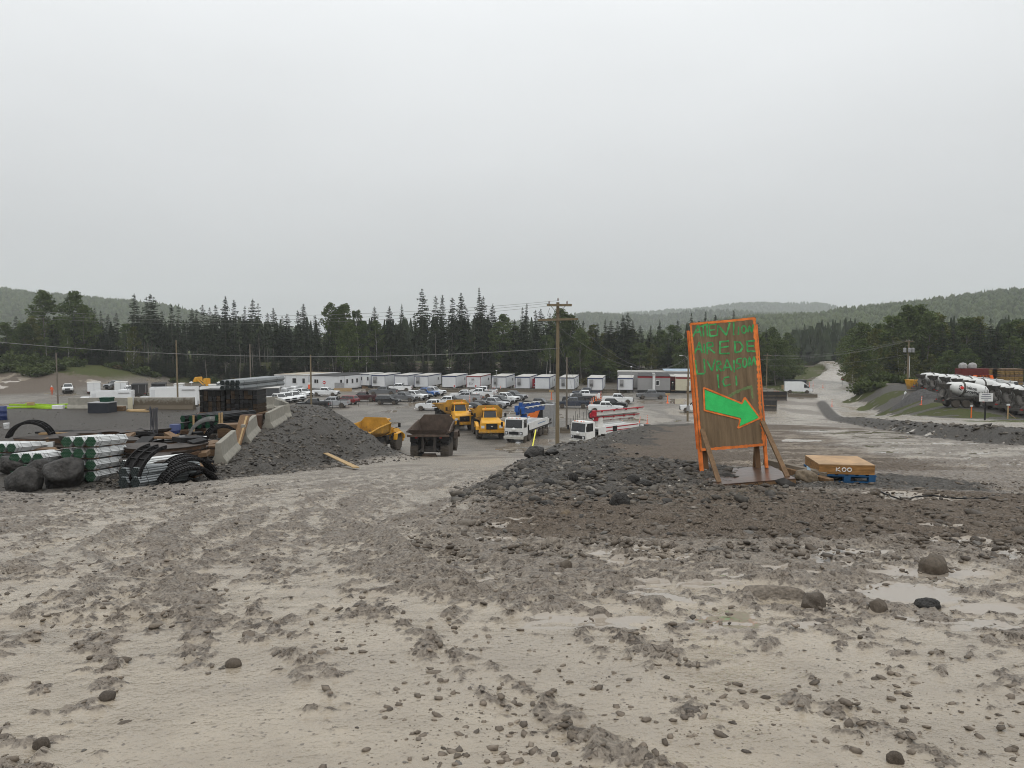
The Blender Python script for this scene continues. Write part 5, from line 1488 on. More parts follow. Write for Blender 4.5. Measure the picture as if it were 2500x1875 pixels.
# ------------------------------------------------------------------ concrete pump trucks
PWHITE = mat("pump_white", (.66, .66, .64), .45, 0, .08, 2, dirt=(.2, .18, .155), dirt_amt=.7, dirt_h=1.6)
BOOMB = mat("boom_blue", (.018, .075, .26), .45, 0, .12, 2)
BOOMR = mat("boom_red", (.36, .018, .03), .45, 0, .12, 2)
BOOMW = mat("boom_white", (.60, .59, .55), .5, 0, .15, 2)
def make_pump(kind, label, loc, rz):
    t = thing("concrete_pump_truck", label, "pump truck", loc, rz, "concrete pump trucks below the ramp")
    # cab, nose at +x
    cab = [[(4.4, -1.22, .75), (6.0, -1.22, .75), (6.0, 1.22, .75), (4.4, 1.22, .75)], [(4.4, -1.22, 1.75), (6.08, -1.22, 1.75), (6.08, 1.22, 1.75), (4.4, 1.22, 1.75)], [(4.4, -1.18, 2.95), (5.9, -1.18, 2.95), (5.9, 1.18, 2.95), (4.4, 1.18, 2.95)]]
    MB().loft(cab).build("cab", PWHITE, t, 0, .07, 2)
    lo, up = cab[1], cab[2]
    pane("windshield", on_face(lo[1], lo[2], up[2], up[1], .06, .94, .04, .86, .012), GLASS, t)
    pane("side_window", on_face(lo[0], lo[1], up[1], up[0], .25, .93, .08, .86, .012), GLASS, t)
    pane("side_window", on_face(lo[2], lo[3], up[3], up[2], .07, .75, .08, .86, .012), GLASS, t)
    MB().bb(6.04, 6.12, -.62, .62, 1.0, 1.35).build("grille", BLKP, t, 0, .02)
    MB().bb(6.0, 6.32, -1.24, 1.24, .48, .82).build("bumper", mat("pump_bumper", (.45, .44, .40), .45, .3, .15, 3), t, 0, .03)
    for s in (-1, 1):
        MB().box((6.08, s * .92, 1.18), (.1, .38, .36)).build("headlight", BLKP, t, 0, .03)
        MB().lathe([(.02, .0), (.13, .0), (.13, .05), (.02, .06)], (6.12, s * .92, 1.18), 'x', 10).build("lamp", LAMP, t)
        m = MB().tube((5.95, s * 1.2, 2.5), (6.15, s * 1.5, 2.45), .025, n=5); m.box((6.15, s * 1.5, 2.2), (.07, .24, .55)); m.build("mirror", BLKP, t)
        m = MB().tube((6.1, s * .5, 1.78), (6.12, s * .05, 2.15), .015, n=4); m.build("wiper", BLKP, t)
    MB().lathe([(.02, .0), (.2, .03), (.24, .1), (.15, .2), (.02, .22)], (6.05, 0, 1.62), 'x', 12).build("round_mirror", PWHITE, t, 40)
    for s in (-.7, -.3, .3, .7): MB().box((5.85, s, 2.98), (.1, .12, .07)).build("marker_lamp", ORANGE, t)
    m = MB(); m.bb(-5.8, 4.38, -.45, .45, .85, 1.15); m.bb(-5.6, 4.3, -1.2, 1.2, 1.15, 1.32); m.build("chassis", STEEL, t)
    for x in (5.05, 3.65, -1.0, -2.35, -3.7):
        for s in (-1, 1): wheel(t, x, s * 1.02, .52, .34, n=18)
    for s in (-1, 1):
        MB().bb(-3.6, 3.9, s * 1.23 - .03, s * 1.23 + .03, 1.33, 2.25).build("side_panel", PWHITE, t, 0, .02)
        if kind == 'red':
            for z, h in ((2.02, .12), (1.62, .10)): MB().bb(-3.4, 2.6, s * 1.262 - .006, s * 1.262 + .006, z, z + h).build("red_stripe", BOOMR, t)
            MB().bb(.6, 1.4, s * 1.268 - .006, s * 1.268 + .006, 1.55, 2.2).build("dark_panel", BLKP, t)
        else:
            MB().bb(-2.6, .6, s * 1.262 - .006, s * 1.262 + .006, 1.75, 1.86).build("lettering_band", mat("faded_blue_print", (.18, .25, .36), .6), t)
        m = MB(); m.bb(-4.6, -4.2, s * 1.0 - .15, s * 1.0 + .15, .5, 1.9); m.bb(-4.7, -4.1, s * 1.0 - .3, s * 1.0 + .3, .42, .5); m.build("outrigger", PWHITE, t)
    MB().bb(-3.4, 3.8, -1.18, 1.18, 1.95, 2.08).build("deck", PWHITE, t)
    bm_, pm = (BOOMB, BOOMW) if kind == 'blue' else (BOOMW, BOOMR)
    if kind == 'blue':
        MB().tube((2.4, 0, 2.0), (2.4, 0, 3.1), .55, .42, 12).build("turret", BOOMB, t, 40)
        secs = [((4.0, .4, 3.75), (-4.2, .4, 3.45), .36), ((3.8, -.35, 3.9), (-3.8, -.35, 3.5), .32), ((3.5, .05, 4.35), (-3.6, .05, 4.0), .26), ((3.2, -.5, 3.3), (-3.2, -.5, 3.0), .2)]
    else:
        MB().tube((2.4, 0, 2.0), (2.4, 0, 3.2), .55, .42, 12).build("turret", BOOMW, t, 40)
        secs = [((3.6, .3, 3.75), (-5.2, .3, 3.7), .30), ((3.3, -.3, 3.45), (-5.0, -.3, 3.4), .24), ((2.9, .05, 3.05), (-4.8, .05, 2.95), .2), ((2.6, -.42, 2.7), (-4.4, -.42, 2.6), .14)]
    for a, b, w in secs:
        a, b = Vector(a), Vector(b); d = (b - a); M = d.to_track_quat('X', 'Z').to_matrix()
        MB().box((a + b) / 2, (d.length, w * 1.3, w * 1.8), M).build("boom_section", bm_, t, 0, .03)
        o = Vector((0, w * 1.05, w * 1.0))
        m = MB().path([a + o, b + o], .065, 8)
        for k in range(4):
            q = a + d * (.12 + .25 * k); m.box(q + o * .8, (.12, .24, .24), M)
        m.build("delivery_pipe", pm if kind == 'blue' else BOOMR, t, 40)
        MB().box(a + Vector((.1, 0, 0)), (.55, w * 1.7, w * 2.4), M).build("boom_knuckle", bm_ if kind == 'blue' else BOOMR, t, 0, .05)
    MB().path([(4.0, .2, 4.1), (4.55, .3, 3.8), (4.5, .3, 3.3), (3.8, .2, 3.1)], .08, 6).build("rubber_hose", BLKP, t, 40)
    MB().loft([[(-5.9, -.7, 1.0), (-4.9, -.7, 1.0), (-4.9, .7, 1.0), (-5.9, .7, 1.0)], [(-6.2, -1.0, 1.75), (-4.8, -1.0, 1.75), (-4.8, 1.0, 1.75), (-6.2, 1.0, 1.75)]]).build("hopper", STEEL, t)
    return t
p = lot(1258, 1082); make_pump('blue', "white cab-over concrete pump truck with folded blue boom", (p.x + 1.9, p.y + 5.9, gz(p.x, p.y)), R_(-110))
p = lot(1405, 1092); make_pump('red', "white concrete pump truck with red and white boom behind the rubble bank", (p.x + 4.8, p.y + 4.2, gz(p.x + 4, p.y + 4)), R_(-138))

# ------------------------------------------------------------------ mixer trucks
MIXD = mat("cement_caked_steel", (.078, .072, .064), .8, 0, .4, 2.5, .4, 10)
DRUMW = mat("mixer_drum_white", (.58, .58, .56), .5, 0, .12, 1.6, dirt=(.13, .122, .11), dirt_amt=.75, dirt_h=3.1)
LOGO_R = mat("logo_red", (.52, .035, .03), .5)
LOGO_K = mat("logo_black", (.02, .02, .02), .5)
def make_mixer():
    t = thing("mixer_truck", "mixer", "mixer truck")
    cab = [[(3.3, -1.1, .9), (4.6, -1.1, .9), (4.6, 1.1, .9), (3.3, 1.1, .9)], [(3.3, -1.1, 1.8), (4.65, -1.1, 1.8), (4.65, 1.1, 1.8), (3.3, 1.1, 1.8)], [(3.35, -1.0, 2.8), (4.35, -1.0, 2.8), (4.35, 1.0, 2.8), (3.35, 1.0, 2.8)]]
    MB().loft(cab).build("cab", DRUMW, t, 0, .07, 2)
    MB().loft([[(4.6, -.95, .9), (5.8, -.85, .9), (5.8, .85, .9), (4.6, .95, .9)], [(4.6, -.8, 1.85), (5.75, -.65, 1.6), (5.75, .65, 1.6), (4.6, .8, 1.85)]]).build("hood", DRUMW, t, 0, .08, 2)
    lo, up = cab[1], cab[2]
    pane("windshield", on_face(lo[1], lo[2], up[2], up[1], .06, .94, .06, .9, .012), GLASS, t)
    pane("side_window", on_face(lo[0], lo[1], up[1], up[0], .2, .9, .08, .9, .012), GLASS, t)
    pane("side_window", on_face(lo[2], lo[3], up[3], up[2], .1, .8, .08, .9, .012), GLASS, t)
    m = MB(); m.bb(-4.4, 4.6, -.4, .4, .8, 1.1); m.bb(-3.9, -3.2, -.5, .5, 1.1, 2.2); m.bb(2.3, 2.9, -.5, .5, 1.1, 1.9); m.bb(-4.6, -4.35, -1.15, 1.15, .55, .85); m.build("chassis", MIXD, t)
    for x in (5.0, 1.0, -1.7, -3.0):
        for s in (-1, 1): wheel(t, x, s * .98, .52, .46, n=18, rimm=mat("grimy_rim", (.17, .16, .145), .7, .1, .3, 4))
    for s in (-1, 1):
        MB().prism([(-4.1, .95), (-3.75, 1.2), (-.9, 1.2), (-.6, .95), (-.6, 1.02), (-.85, 1.28), (-3.8, 1.28), (-4.15, 1.02)], s * .98 - .28, s * .98 + .28).build("mudguard", MIXD, t)
        MB().bb(-.4, .5, s * .95 - .3, s * .95 + .3, .75, 1.35).build("side_tank", MIXD, t, 0, .06, 2)
        MB().box((-4.47, s * .8, .95), (.05, .3, .14)).build("tail_light", TAIL, t)
    # drum, tilted up to the rear
    T = Matrix.Translation((-.35, 0, 2.05)) @ Matrix.Rotation(R_(11), 4, 'Y')
    prof = [(.50, -3.25), (.56, -3.2), (.72, -2.6), (1.0, -1.2), (1.06, -.4), (1.06, .9), (.92, 1.8), (.58, 2.55), (.25, 2.7)]
    d = MB(); d.add(MB().lathe(prof, (0, 0, 0), 'x', 28), T)
    drum = d.build("drum", DRUMW, t, 40)
    g = MB(); g.add(MB().lathe([(.95, -1.62), (.99, -1.62), (1.02, -1.42), (.97, -1.42)], (0, 0, 0), 'x', 28), T); g.build("roller_ring", MIXD, drum, 40)
    # hopper, chutes, ladder
    m = MB(); m.loft([[(-4.0, -.35, 2.25), (-3.4, -.35, 2.3), (-3.4, .35, 2.3), (-4.0, .35, 2.25)], [(-4.45, -.65, 3.0), (-3.35, -.6, 3.05), (-3.35, .6, 3.05), (-4.45, .65, 3.0)]], False, False)
    m.build("charge_hopper", MIXD, t)
    m = MB(); c = [(-4.0, 0, 2.2), (-4.5, -.35, 1.75), (-4.85, -.9, 1.35), (-4.8, -1.15, 1.2)]
    rr = [.30, .28, .27, .27]
    m.path(c, rr, 9, False); m.build("chute", MIXD, t, 40)
    m = MB()
    for s in (-1, 1):
        m.bb(-3.75, -3.6, s * .62 - .05, s * .62 + .05, 1.1, 2.85); m.tube((-4.4, s * .55, .85), (-3.7, s * .6, 2.2), .05, n=6)
    m.build("rear_stand", MIXD, t)
    m = MB()
    for s in (-.18, .18): m.tube((-4.4, .8 + s, .9), (-3.9, .8 + s, 2.8), .022, n=5)
    for k in range(7): f = (k + .5) / 7; m.tube((-4.4 + .5 * f, .62, .9 + 1.9 * f), (-4.4 + .5 * f, .98, .9 + 1.9 * f), .018, n=5)
    m.build("ladder", MIXD, t)
    MB().tube((3.1, -.75, 1.2), (3.1, -.75, 3.0), .09, n=8).build("exhaust_stack", CHR, t)
    return t
MIX = make_mixer()
def drum_logo(root):
    """printed lettering wrapped on the drum's near side"""
    T = Matrix.Translation((-.35, 0, 2.05)) @ Matrix.Rotation(R_(11), 4, 'Y')
    px_ = [-3.2, -2.6, -1.2, -.4, .9, 1.8]; pr_ = [.56, .72, 1.0, 1.06, 1.06, .92]
    def wrap(x, v):                      # v: height along the near (-y) side, measured round the drum
        r = float(np.interp(x, px_, pr_)) + .012; a = v / r
        return T @ Vector((x, -r * math.cos(a), r * math.sin(a)))
    for body, x0, v0, sz in (("béton", -1.35, .12, .62), ("provincial", -1.42, -.36, .62)):
        cu = bpy.data.curves.new("lettering", 'FONT'); cu.body = body; cu.size = sz; cu.offset = .016; cu.resolution_u = 2
        tmp = bpy.data.objects.new("tmp", cu); COL.objects.link(tmp)
        dg = bpy.context.evaluated_depsgraph_get()
        me = bpy.data.meshes.new_from_object(tmp.evaluated_get(dg))
        bpy.data.objects.remove(tmp)
        bm = bmesh.new(); bm.from_mesh(me); bmesh.ops.triangulate(bm, faces=bm.faces)
        bmesh.ops.subdivide_edges(bm, edges=[e for e in bm.edges if e.calc_length() > .12], cuts=2); bmesh.ops.triangulate(bm, faces=bm.faces)
        for v in bm.verts: v.co = wrap(x0 + v.co.x * .92, v0 + v.co.y)
        bm.to_mesh(me); bm.free(); me.materials.clear()
        obj("lettering", me, LOGO_K, root)
    # emblem: a red cube with black hexagon corners
    def poly(name, pts, m):
        q = MB(); c = len(q.v); q.quad(*[wrap(-1.85 + a, .16 + b) for a, b in pts]); q.build(name, m, root)
    hexp = lambda R, a0=30: [(R * math.cos(R_(a0 + 60 * k)), R * math.sin(R_(a0 + 60 * k))) for k in range(6)]
    h = hexp(.24)
    poly("emblem", [(0, 0), h[5], h[0], h[1]][::1], LOGO_R); poly("emblem", [(0, 0), h[3], h[4], h[5]], LOGO_R); poly("emblem", [(0, 0), h[1], h[2], h[3]], LOGO_R)
    for k in (1, 2, 3):
        a = R_(30 + 60 * k); b = R_(90 + 60 * k)
        poly("emblem", [(.29 * math.cos(a), .29 * math.sin(a)), (.42 * math.cos(a), .42 * math.sin(a)), (.42 * math.cos(b), .42 * math.sin(b)), (.29 * math.cos(b), .29 * math.sin(b))], LOGO_K)
GM_ = "concrete mixer trucks parked at the right"
def mixer(px, py, Y, head, label, logo=False):
    p = at(px, py, Y)
    r = dup(MIX, (p.x, Y, gz(p.x, Y) + .0), R_(head), label, GM_)
    if logo: drum_logo(r)
    return r
ORD = ["first", "second", "third", "fourth", "fifth", "sixth"]
for i in range(5):
    mixer(2290 + i * 31, 960, 124 - i * 4.3, 20, f"muddy mixer truck, {ORD[i]} from the left in the rear row, drum tops in line")
mixer(2378, 990, 98, 0, "mixer truck seen from the side with black lettering on its white drum", True)
for i in range(5):
    mixer(2472 + i * 34, 1000, 96 - i * 3.6, 24, f"muddy mixer truck, {ORD[i]} from the left in the right-hand row")
remove_tree(MIX)

# ------------------------------------------------------------------ office trailers and modular offices
TW = mat("trailer_white", (.60, .61, .62), .5, 0, .05, 1.0, dirt=(.34, .33, .30), dirt_amt=.4, dirt_h=1.0)
TG = mat("trailer_grey_siding", (.27, .265, .26), .6, 0, .06, 1.0)
TB = mat("trailer_beige", (.52, .48, .36), .6, 0, .06, 1.0)
TROOF = mat("trailer_roof", (.42, .41, .38), .7, 0, .2, .8)
TBLUE = mat("trim_blue", (.022, .035, .11), .5)
TRED = mat("trim_red", (.22, .018, .025), .5)
CONC = mat("weathered_concrete", (.25, .235, .20), .85, 0, .2, 2.5, .25, 14)
CONCD = mat("stained_concrete", (.26, .245, .21), .85, 0, .2, 2.5, .25, 14, dirt=(.085, .066, .045), dirt_amt=.9, dirt_h=1.6)
ACM = mat("air_unit_metal", (.30, .30, .30), .5, .3, .15, 4)
WOOD = mat("raw_lumber", (.36, .25, .13), .75, 0, .25, 3, .2, 30, stretch=(1, 8, 8))
WOODD = mat("wet_lumber", (.15, .095, .055), .6, 0, .3, 3, .25, 30, stretch=(1, 8, 8))
PLY = mat("plywood", (.30, .20, .105), .7, 0, .22, 2, .15, 20, stretch=(1, 6, 6))
REDM = mat("red_metal", (.42, .02, .025), .5, 0, .1, 2)
WPLAST = mat("white_plastic", (.66, .66, .65), .4)
BLUEP = mat("blue_plastic", (.02, .035, .12), .4, 0, .1, 3)

def make_trailer(trim, ac=True, L=12.0, W=3.4, H=2.65, tagtxt=False, axle=True):
    t = thing("office_trailer", "trailer", "trailer")
    z0 = .72; hw = W / 2
    MB().bb(0, L, -hw, hw, z0, z0 + H).build("body", TW, t, 0, .02)
    MB().bb(-.06, L + .06, -hw - .06, hw + .06, z0 + H + .003, z0 + H + .10).build("roof", TROOF, t, 0, .02)
    f = MB().bb(-.045, -.003, -hw, hw, z0 + H - .20, z0 + H - .004); f.build("front_trim", trim, t)
    for s in (-1, 1):
        MB().bb(0, L, s * (hw + .022) - .02, s * (hw + .022) + .02, z0 + H - .16, z0 + H - .004).build("side_trim", trim, t)
        MB().bb(-.04, .06, s * (hw + .004) - .035, s * (hw + .004) + .035, z0 + .02, z0 + H - .21).build("corner_trim", trim, t)
    MB().bb(-.03, L, -hw - .01, hw + .01, z0 - .10, z0 - .004).build("floor_frame", STEEL, t)
    for x in (.5, L * .33, L * .66, L - .5):
        for s in (-1, 1): MB().bb(x - .15, x + .15, s * (hw - .4) - .15, s * (hw - .4) + .15, -.05, z0 - .104).build("support_block", CONC, t)
    if axle:
        for x in (L * .55, L * .55 + .95):
            for s in (-1, 1): wheel(t, x, s * (hw - .35), .36, .22, n=12)
    if ac:
        m = MB().bb(-.40, -.05, hw * .22, hw * .22 + .85, z0 + .75, z0 + 2.35); m.build("air_conditioner", ACM, t, 0, .03)
        for k in range(5): MB().bb(-.42, -.402, hw * .22 + .1, hw * .22 + .75, z0 + .85 + .12 * k, z0 + .91 + .12 * k).build("louvre", BLKP, t)
    if not ac: MB().bb(L * .6 - .45, L * .6 + .45, -hw - .03, -hw - .006, z0 + .1, z0 + 2.1).build("door", WPLAST, t)
    MB().bb(L * .75 - .4, L * .75 + .4, -hw - .03, -hw - .006, z0 + 1.2, z0 + 1.85).build("window", BLKP, t)
    return t
TRL = [make_trailer(TBLUE, True), make_trailer(TBLUE, False), make_trailer(TRED, False)]
TLIST = [(923, 0, "first from the left in the row, wall air conditioner"), (979, 1, "second from the left in the row, plain front"), (1028, 0, "third from the left in the row, wall air conditioner"),
         (1096, 1, "fourth from the left in the row, plain front"), (1156, 2, "fifth in the row, with a number"), (1218, 0, "sixth in the row, right of the red-trimmed one"),
         (1276, 0, "seventh in the row, left of the small red tank shed"), (1324, 1, "eighth in the row, behind the small red tank shed"), (1384, 0, "ninth in the row, half behind the tall power pole"),
         (1453, 0, "tenth in the row, standing alone right of the tall pole"), (1527, 0, "eleventh in the row, left of the grey modular office")]
for px, k, w in TLIST:
    Y = float(np.interp(px, [907, 1218, 1453, 1527], [184, 178, 171, 171]))
    x = (px - 1250) / FPX * Y
    r = dup(TRL[k], (x, Y, 0.0), R_(80), f"white {'red' if k == 2 else 'blue'}-trimmed site trailer, {w}", "white site trailers in a row before the forest")
    if k == 2:
        cu = bpy.data.curves.new("number", 'FONT'); cu.body = "155Y"; cu.size = .75
        tmp = bpy.data.objects.new("tmp", cu); COL.objects.link(tmp)
        me = bpy.data.meshes.new_from_object(tmp.evaluated_get(bpy.context.evaluated_depsgraph_get())); bpy.data.objects.remove(tmp)
        me.materials.clear()
        o = obj("number", me, LOGO_K, r); o.location = (-.012, 1.55, 1.35); o.rotation_euler = (math.pi / 2, 0, -math.pi / 2)
        MB().bb(-.25, -.03, -.15, .45, 2.5, 2.85).build("wall_unit", ACM, r, 0, .02)
for q in TRL: remove_tree(q)

def office(name, label, corners, H, wall, stripe=None, roofm=None, z0=.25, roof_lip=.12):
    """corners: footprint points counter-clockwise from the left end of the front"""
    t = thing(name, label, "office", (corners[0][0], corners[0][1], 0.0))
    C = [(x - corners[0][0], y - corners[0][1]) for x, y in corners]
    MB().prism(C, z0, z0 + H, 'xy').build("wall", wall, t)
    cx = sum(c[0] for c in C) / len(C); cy = sum(c[1] for c in C) / len(C)
    R2 = [(cx + (x - cx) * 1.012, cy + (y - cy) * 1.012) for x, y in C]
    MB().prism(R2, z0 + H + .003, z0 + H + roof_lip, 'xy').build("roof", roofm or TROOF, t)
    MB().prism([(cx + (x - cx) * .99, cy + (y - cy) * .99) for x, y in C], -.3, z0 - .004, 'xy').build("skirting", BLKP, t)
    return t, C
def on_wall(t, C, i, u0, u1, z0, z1, name, m, th=.05, frame=None):
    a, b = Vector((*C[i], 0)), Vector((*C[(i + 1) % len(C)], 0))
    d = (b - a); n_ = Vector((d.y, -d.x, 0)).normalized()
    q = lambda u, z: a + d * u + Vector((0, 0, z))
    if frame:
        e = .12 / d.length
        MB().loft([[q(u, z) + n_ * k for u, z in ((u0 - e, z0 - .12), (u1 + e, z0 - .12), (u1 + e, z1 + .12), (u0 - e, z1 + .12))] for k in (.002, th)]).build("window_frame", frame, t)
        th += .012
    return MB().loft([[q(u, z) + n_ * k for u, z in ((u0, z0), (u1, z0), (u1, z1), (u0, z1))] for k in (.002, th)]).build(name, m, t)
def gp(px, Y): return ((px - 1250) / FPX * Y, Y)
a, b = gp(669, 187), gp(752, 184)
t, C = office("modular_office", "pale modular office at the left with tan membrane roof strips", [a, b, (b[0] + 5, b[1] + 13), (a[0] + 5, a[1] + 13)], 3.0, TW, roof_lip=.2)
for u in (.14, .54, .83): on_wall(t, C, 0, u, u + (.11 if u < .8 else .07), 1.35, 2.55, "window", GLASS, .05, WPLAST)
for k in range(4):
    f = .12 + .24 * k
    A = Vector((*C[0], 0)).lerp(Vector((*C[1], 0)), f); B = Vector((*C[3], 0)).lerp(Vector((*C[2], 0)), f)
    MB().loft([[A + Vector((0, .4, 3.46)), A + Vector((.7, .4, 3.46)), B + Vector((.7, -.4, 3.46)), B + Vector((0, -.4, 3.46))], [p + Vector((0, 0, .04)) for p in (A + Vector((0, .4, 3.46)), A + Vector((.7, .4, 3.46)), B + Vector((.7, -.4, 3.46)), B + Vector((0, -.4, 3.46)))]]).build("roof_strip", [WOOD, TB, WOOD, TW][k], t)
for u in (.33, .66): on_wall(t, C, 0, u, u + .004, .3, 3.2, "panel_joint", TG, .01)
a, b, c = gp(755, 183), gp(826, 179), gp(873, 186)
t, C = office("modular_office", "long white angled modular office with dark flat roof and small windows", [a, b, c, (c[0] + 3, c[1] + 12), (a[0] + 6, a[1] + 14)], 3.1, TW, roofm=mat("dark_membrane", (.05, .05, .05), .7, 0, .2, 1))
for u in (.17, .245): on_wall(t, C, 0, u, u + .065, 1.6, 2.45, "window", GLASS, .05, WPLAST)
for u in (.07, .38, .66, .9): on_wall(t, C, 1, u, u + .09, 1.5, 2.5, "window", GLASS, .05, WPLAST)
on_wall(t, C, 1, .30, .31, .3, 3.3, "panel_joint", TG, .01)
p = gp(845, 178)
m = MB().bb(0, 4.2, -.06, .06, .0, .75); m.build("ramp_side", WOOD, t).location = (p[0] - a[0] - 2.5, p[1] - a[1] - 2, 0)
MB().bb(0, 2.2, -.06, .06, .75, 2.0).build("stair_screen", ACM, t).location = (p[0] - a[0] - 2.4, p[1] - a[1] - 1.7, 0)
a = gp(876, 188); b = gp(901, 187)
t, C = office("site_cabin", "small white cabin with blue trim at the end of the angled office", [a, b, (b[0] + 2, b[1] + 9), (a[0] + 2, a[1] + 9)], 2.7, TW, z0=.7)
on_wall(t, C, 0, 0, 1, 3.22, 3.39, "trim", TBLUE, .03)
for u in (.15, .80): on_wall(t, C, 0, u, u + .13, 1.9, 2.8, "window", GLASS, .04)
on_wall(t, C, 0, .40, .66, .75, 2.8, "door", WPLAST, .04)
m = MB()
for k in range(3): m.bb(-.3, 1.2, -.5 - .3 * k, -.2 - .3 * k, .0, .6 - .2 * k)
m.build("steps", WOODD, t).location = (1.2, 0, 0)

a, b = gp(1557, 172), gp(1637, 171)
t, C = office("modular_office", "grey modular office with dark red stripe below its roof", [a, b, (b[0] + 2, b[1] + 12), (a[0] + 2, a[1] + 12)], 3.15, TG, roofm=mat("dark_membrane", (.05, .05, .05), .7), z0=.6)
on_wall(t, C, 0, 0, 1, 3.40, 3.74, "red_stripe", TRED, .03)
on_wall(t, C, 0, .575, .655, 1.75, 2.75, "window", GLASS, .05, WPLAST)
on_wall(t, C, 0, .46, .54, .4, 4.3, "white_duct", WPLAST, .45)
on_wall(t, C, 0, .45, .52, 4.3, 4.55, "duct_hood", WPLAST, .9)
a2, b2 = gp(1650, 171), gp(1688, 170)
t, C = office("modular_office", "cream modular office with red stripe and stairs left of the sign", [a2, b2, (b2[0] + 2, b2[1] + 12), (a2[0] + 2, a2[1] + 12)], 3.0, TB, roofm=TROOF, z0=.6)
on_wall(t, C, 0, 0, 1, 3.25, 3.59, "red_stripe", TRED, .03)
on_wall(t, C, 0, .74, .96, .65, 2.75, "door", WPLAST, .05); on_wall(t, C, 0, .80, .90, 1.7, 2.5, "door_window", GLASS, .07)
m = MB()
for k in range(4): m.bb(2.3, 3.9, -.5 - .28 * k, -.22 - .28 * k, -.1, .55 - .15 * k)
m.build("steps", WOODD, t)
m = MB()
for x in (2.3, 3.9):
    for y in (-.3, -1.3): m.bb(x - .04, x + .04, y - .04, y + .04, 0, 1.5)
    m.bb(x - .04, x + .04, -1.34, -.26, 1.45, 1.53)
m.build("handrail", WOODD, t)
a3, b3 = gp(1636.6, 173), gp(1650.4, 172.6)
t, C = office("entrance_porch", "recessed dark red entrance porch between the grey and cream offices", [a3, b3, (b3[0] + 1, b3[1] + 8), (a3[0] + 1, a3[1] + 8)], 3.0, mat("porch_red", (.10, .02, .02), .7), z0=.6)
on_wall(t, C, 0, .2, .8, .65, 2.7, "door", BLKP, .04)
MB().bb(-.1, 1.4, -1.6, -.1, .4, .6).build("landing", WOODD, t)
a4, b4 = gp(1689, 170), gp(1760, 169)
t, C = office("modular_office", "white modular office hidden mostly behind the plywood sign", [a4, b4, (b4[0] + 2, b4[1] + 12), (a4[0] + 2, a4[1] + 12)], 3.0, TW, z0=.6)
on_wall(t, C, 0, .5, .6, 1.6, 2.6, "window", GLASS, .04)
a5, b5 = gp(1508, 186), gp(1690, 184)
t, C = office("long_shed", "long low grey shed roof behind the grey modular office", [a5, b5, (b5[0] + 1, b5[1] + 6), (a5[0] + 1, a5[1] + 6)], 3.9, TG, z0=.2)
m = MB().loft([[(11.5, -.3, 4.28), (19.0, -.3, 4.28), (19.0, 3, 4.7), (11.5, 3, 4.7)], [(11.5, -.3, 4.32), (19.0, -.3, 4.32), (19.0, 3, 4.75), (11.5, 3, 4.75)]])
m.build("tarpaulin", mat("pale_blue_tarp", (.34, .42, .50), .35, 0, .25, .8), t)
on_wall(t, C, 0, .3, .31, .4, 3.9, "panel_joint", TW, .02)

# small red tank shed, litter of stop signs, no-parking boards on the concrete line
p = lot(1309, 952)
t = thing("tank_shed", "small red fuel tank shed in front of the white trailers", "shed", (p.x, p.y, 0))
MB().bb(-1.0, 1.0, -.8, .8, .5, 2.55).build("body", REDM, t, 0, .03); MB().bb(-1.1, 1.1, -.9, .9, 2.553, 2.65).build("roof", REDM, t)
MB().tube((-.35, 0, 2.65), (-.35, 0, 3.0), .25, n=10).build("vent_cap", BLKP, t)
m = MB()
for x in (-.8, .8): m.bb(x - .1, x + .1, -.7, .7, -.05, .497)
m.build("skid", STEEL, t); MB().bb(-.5, .5, -.83, -.803, 1.5, 1.7).build("label_strip", WPLAST, t); MB().bb(-.7, .9, -.83, -.803, .7, .95).build("label_strip", WPLAST, t)
for i, px in enumerate((1110, 1162, 1212, 1258, 1320, 1375, 1442, 1512, 1648)):
    p = lot(px, 953 + (3 if px > 1400 else 0))
    t = thing("warning_board", f"small white warning board, {['first','second','third','fourth','fifth','sixth','seventh','eighth','ninth'][i]} from the left along the trailer row", "sign", (p.x, p.y - 1.0, 0), 0, "white boards along the trailers")
    MB().bb(-.28, .28, -.03, .0, .75, 1.45).build("board", WPLAST, t); MB().bb(-.03, .03, .002, .05, 0, 1.3).build("post", WOODD, t)
    MB().lathe([(.10, 0), (.19, 0), (.19, .012), (.10, .012)], (0, -.045, 1.1), 'y', 14).build("red_ring", REDM, t)
# long low concrete line in front of the trailers
for i in range(26):
    px = 905 + i * 24.5
    p = lot(px, 955.5 + i * .12)
    o = MB().prism([(-.3, 0), (.3, 0), (.3, .15), (.12, .35), (.1, .8), (-.1, .8), (-.12, .35), (-.3, .15)], -1.15, 1.15, 'xz').build("concrete_barrier", CONCD, None)
    o.location = (p.x, p.y, gz(p.x, p.y) - .02); o.rotation_euler = (0, 0, R_(90 + 1.5))
    tag(o, "low mud-stained concrete barrier in the line before the white trailers", "barrier", "barrier line before the trailers")

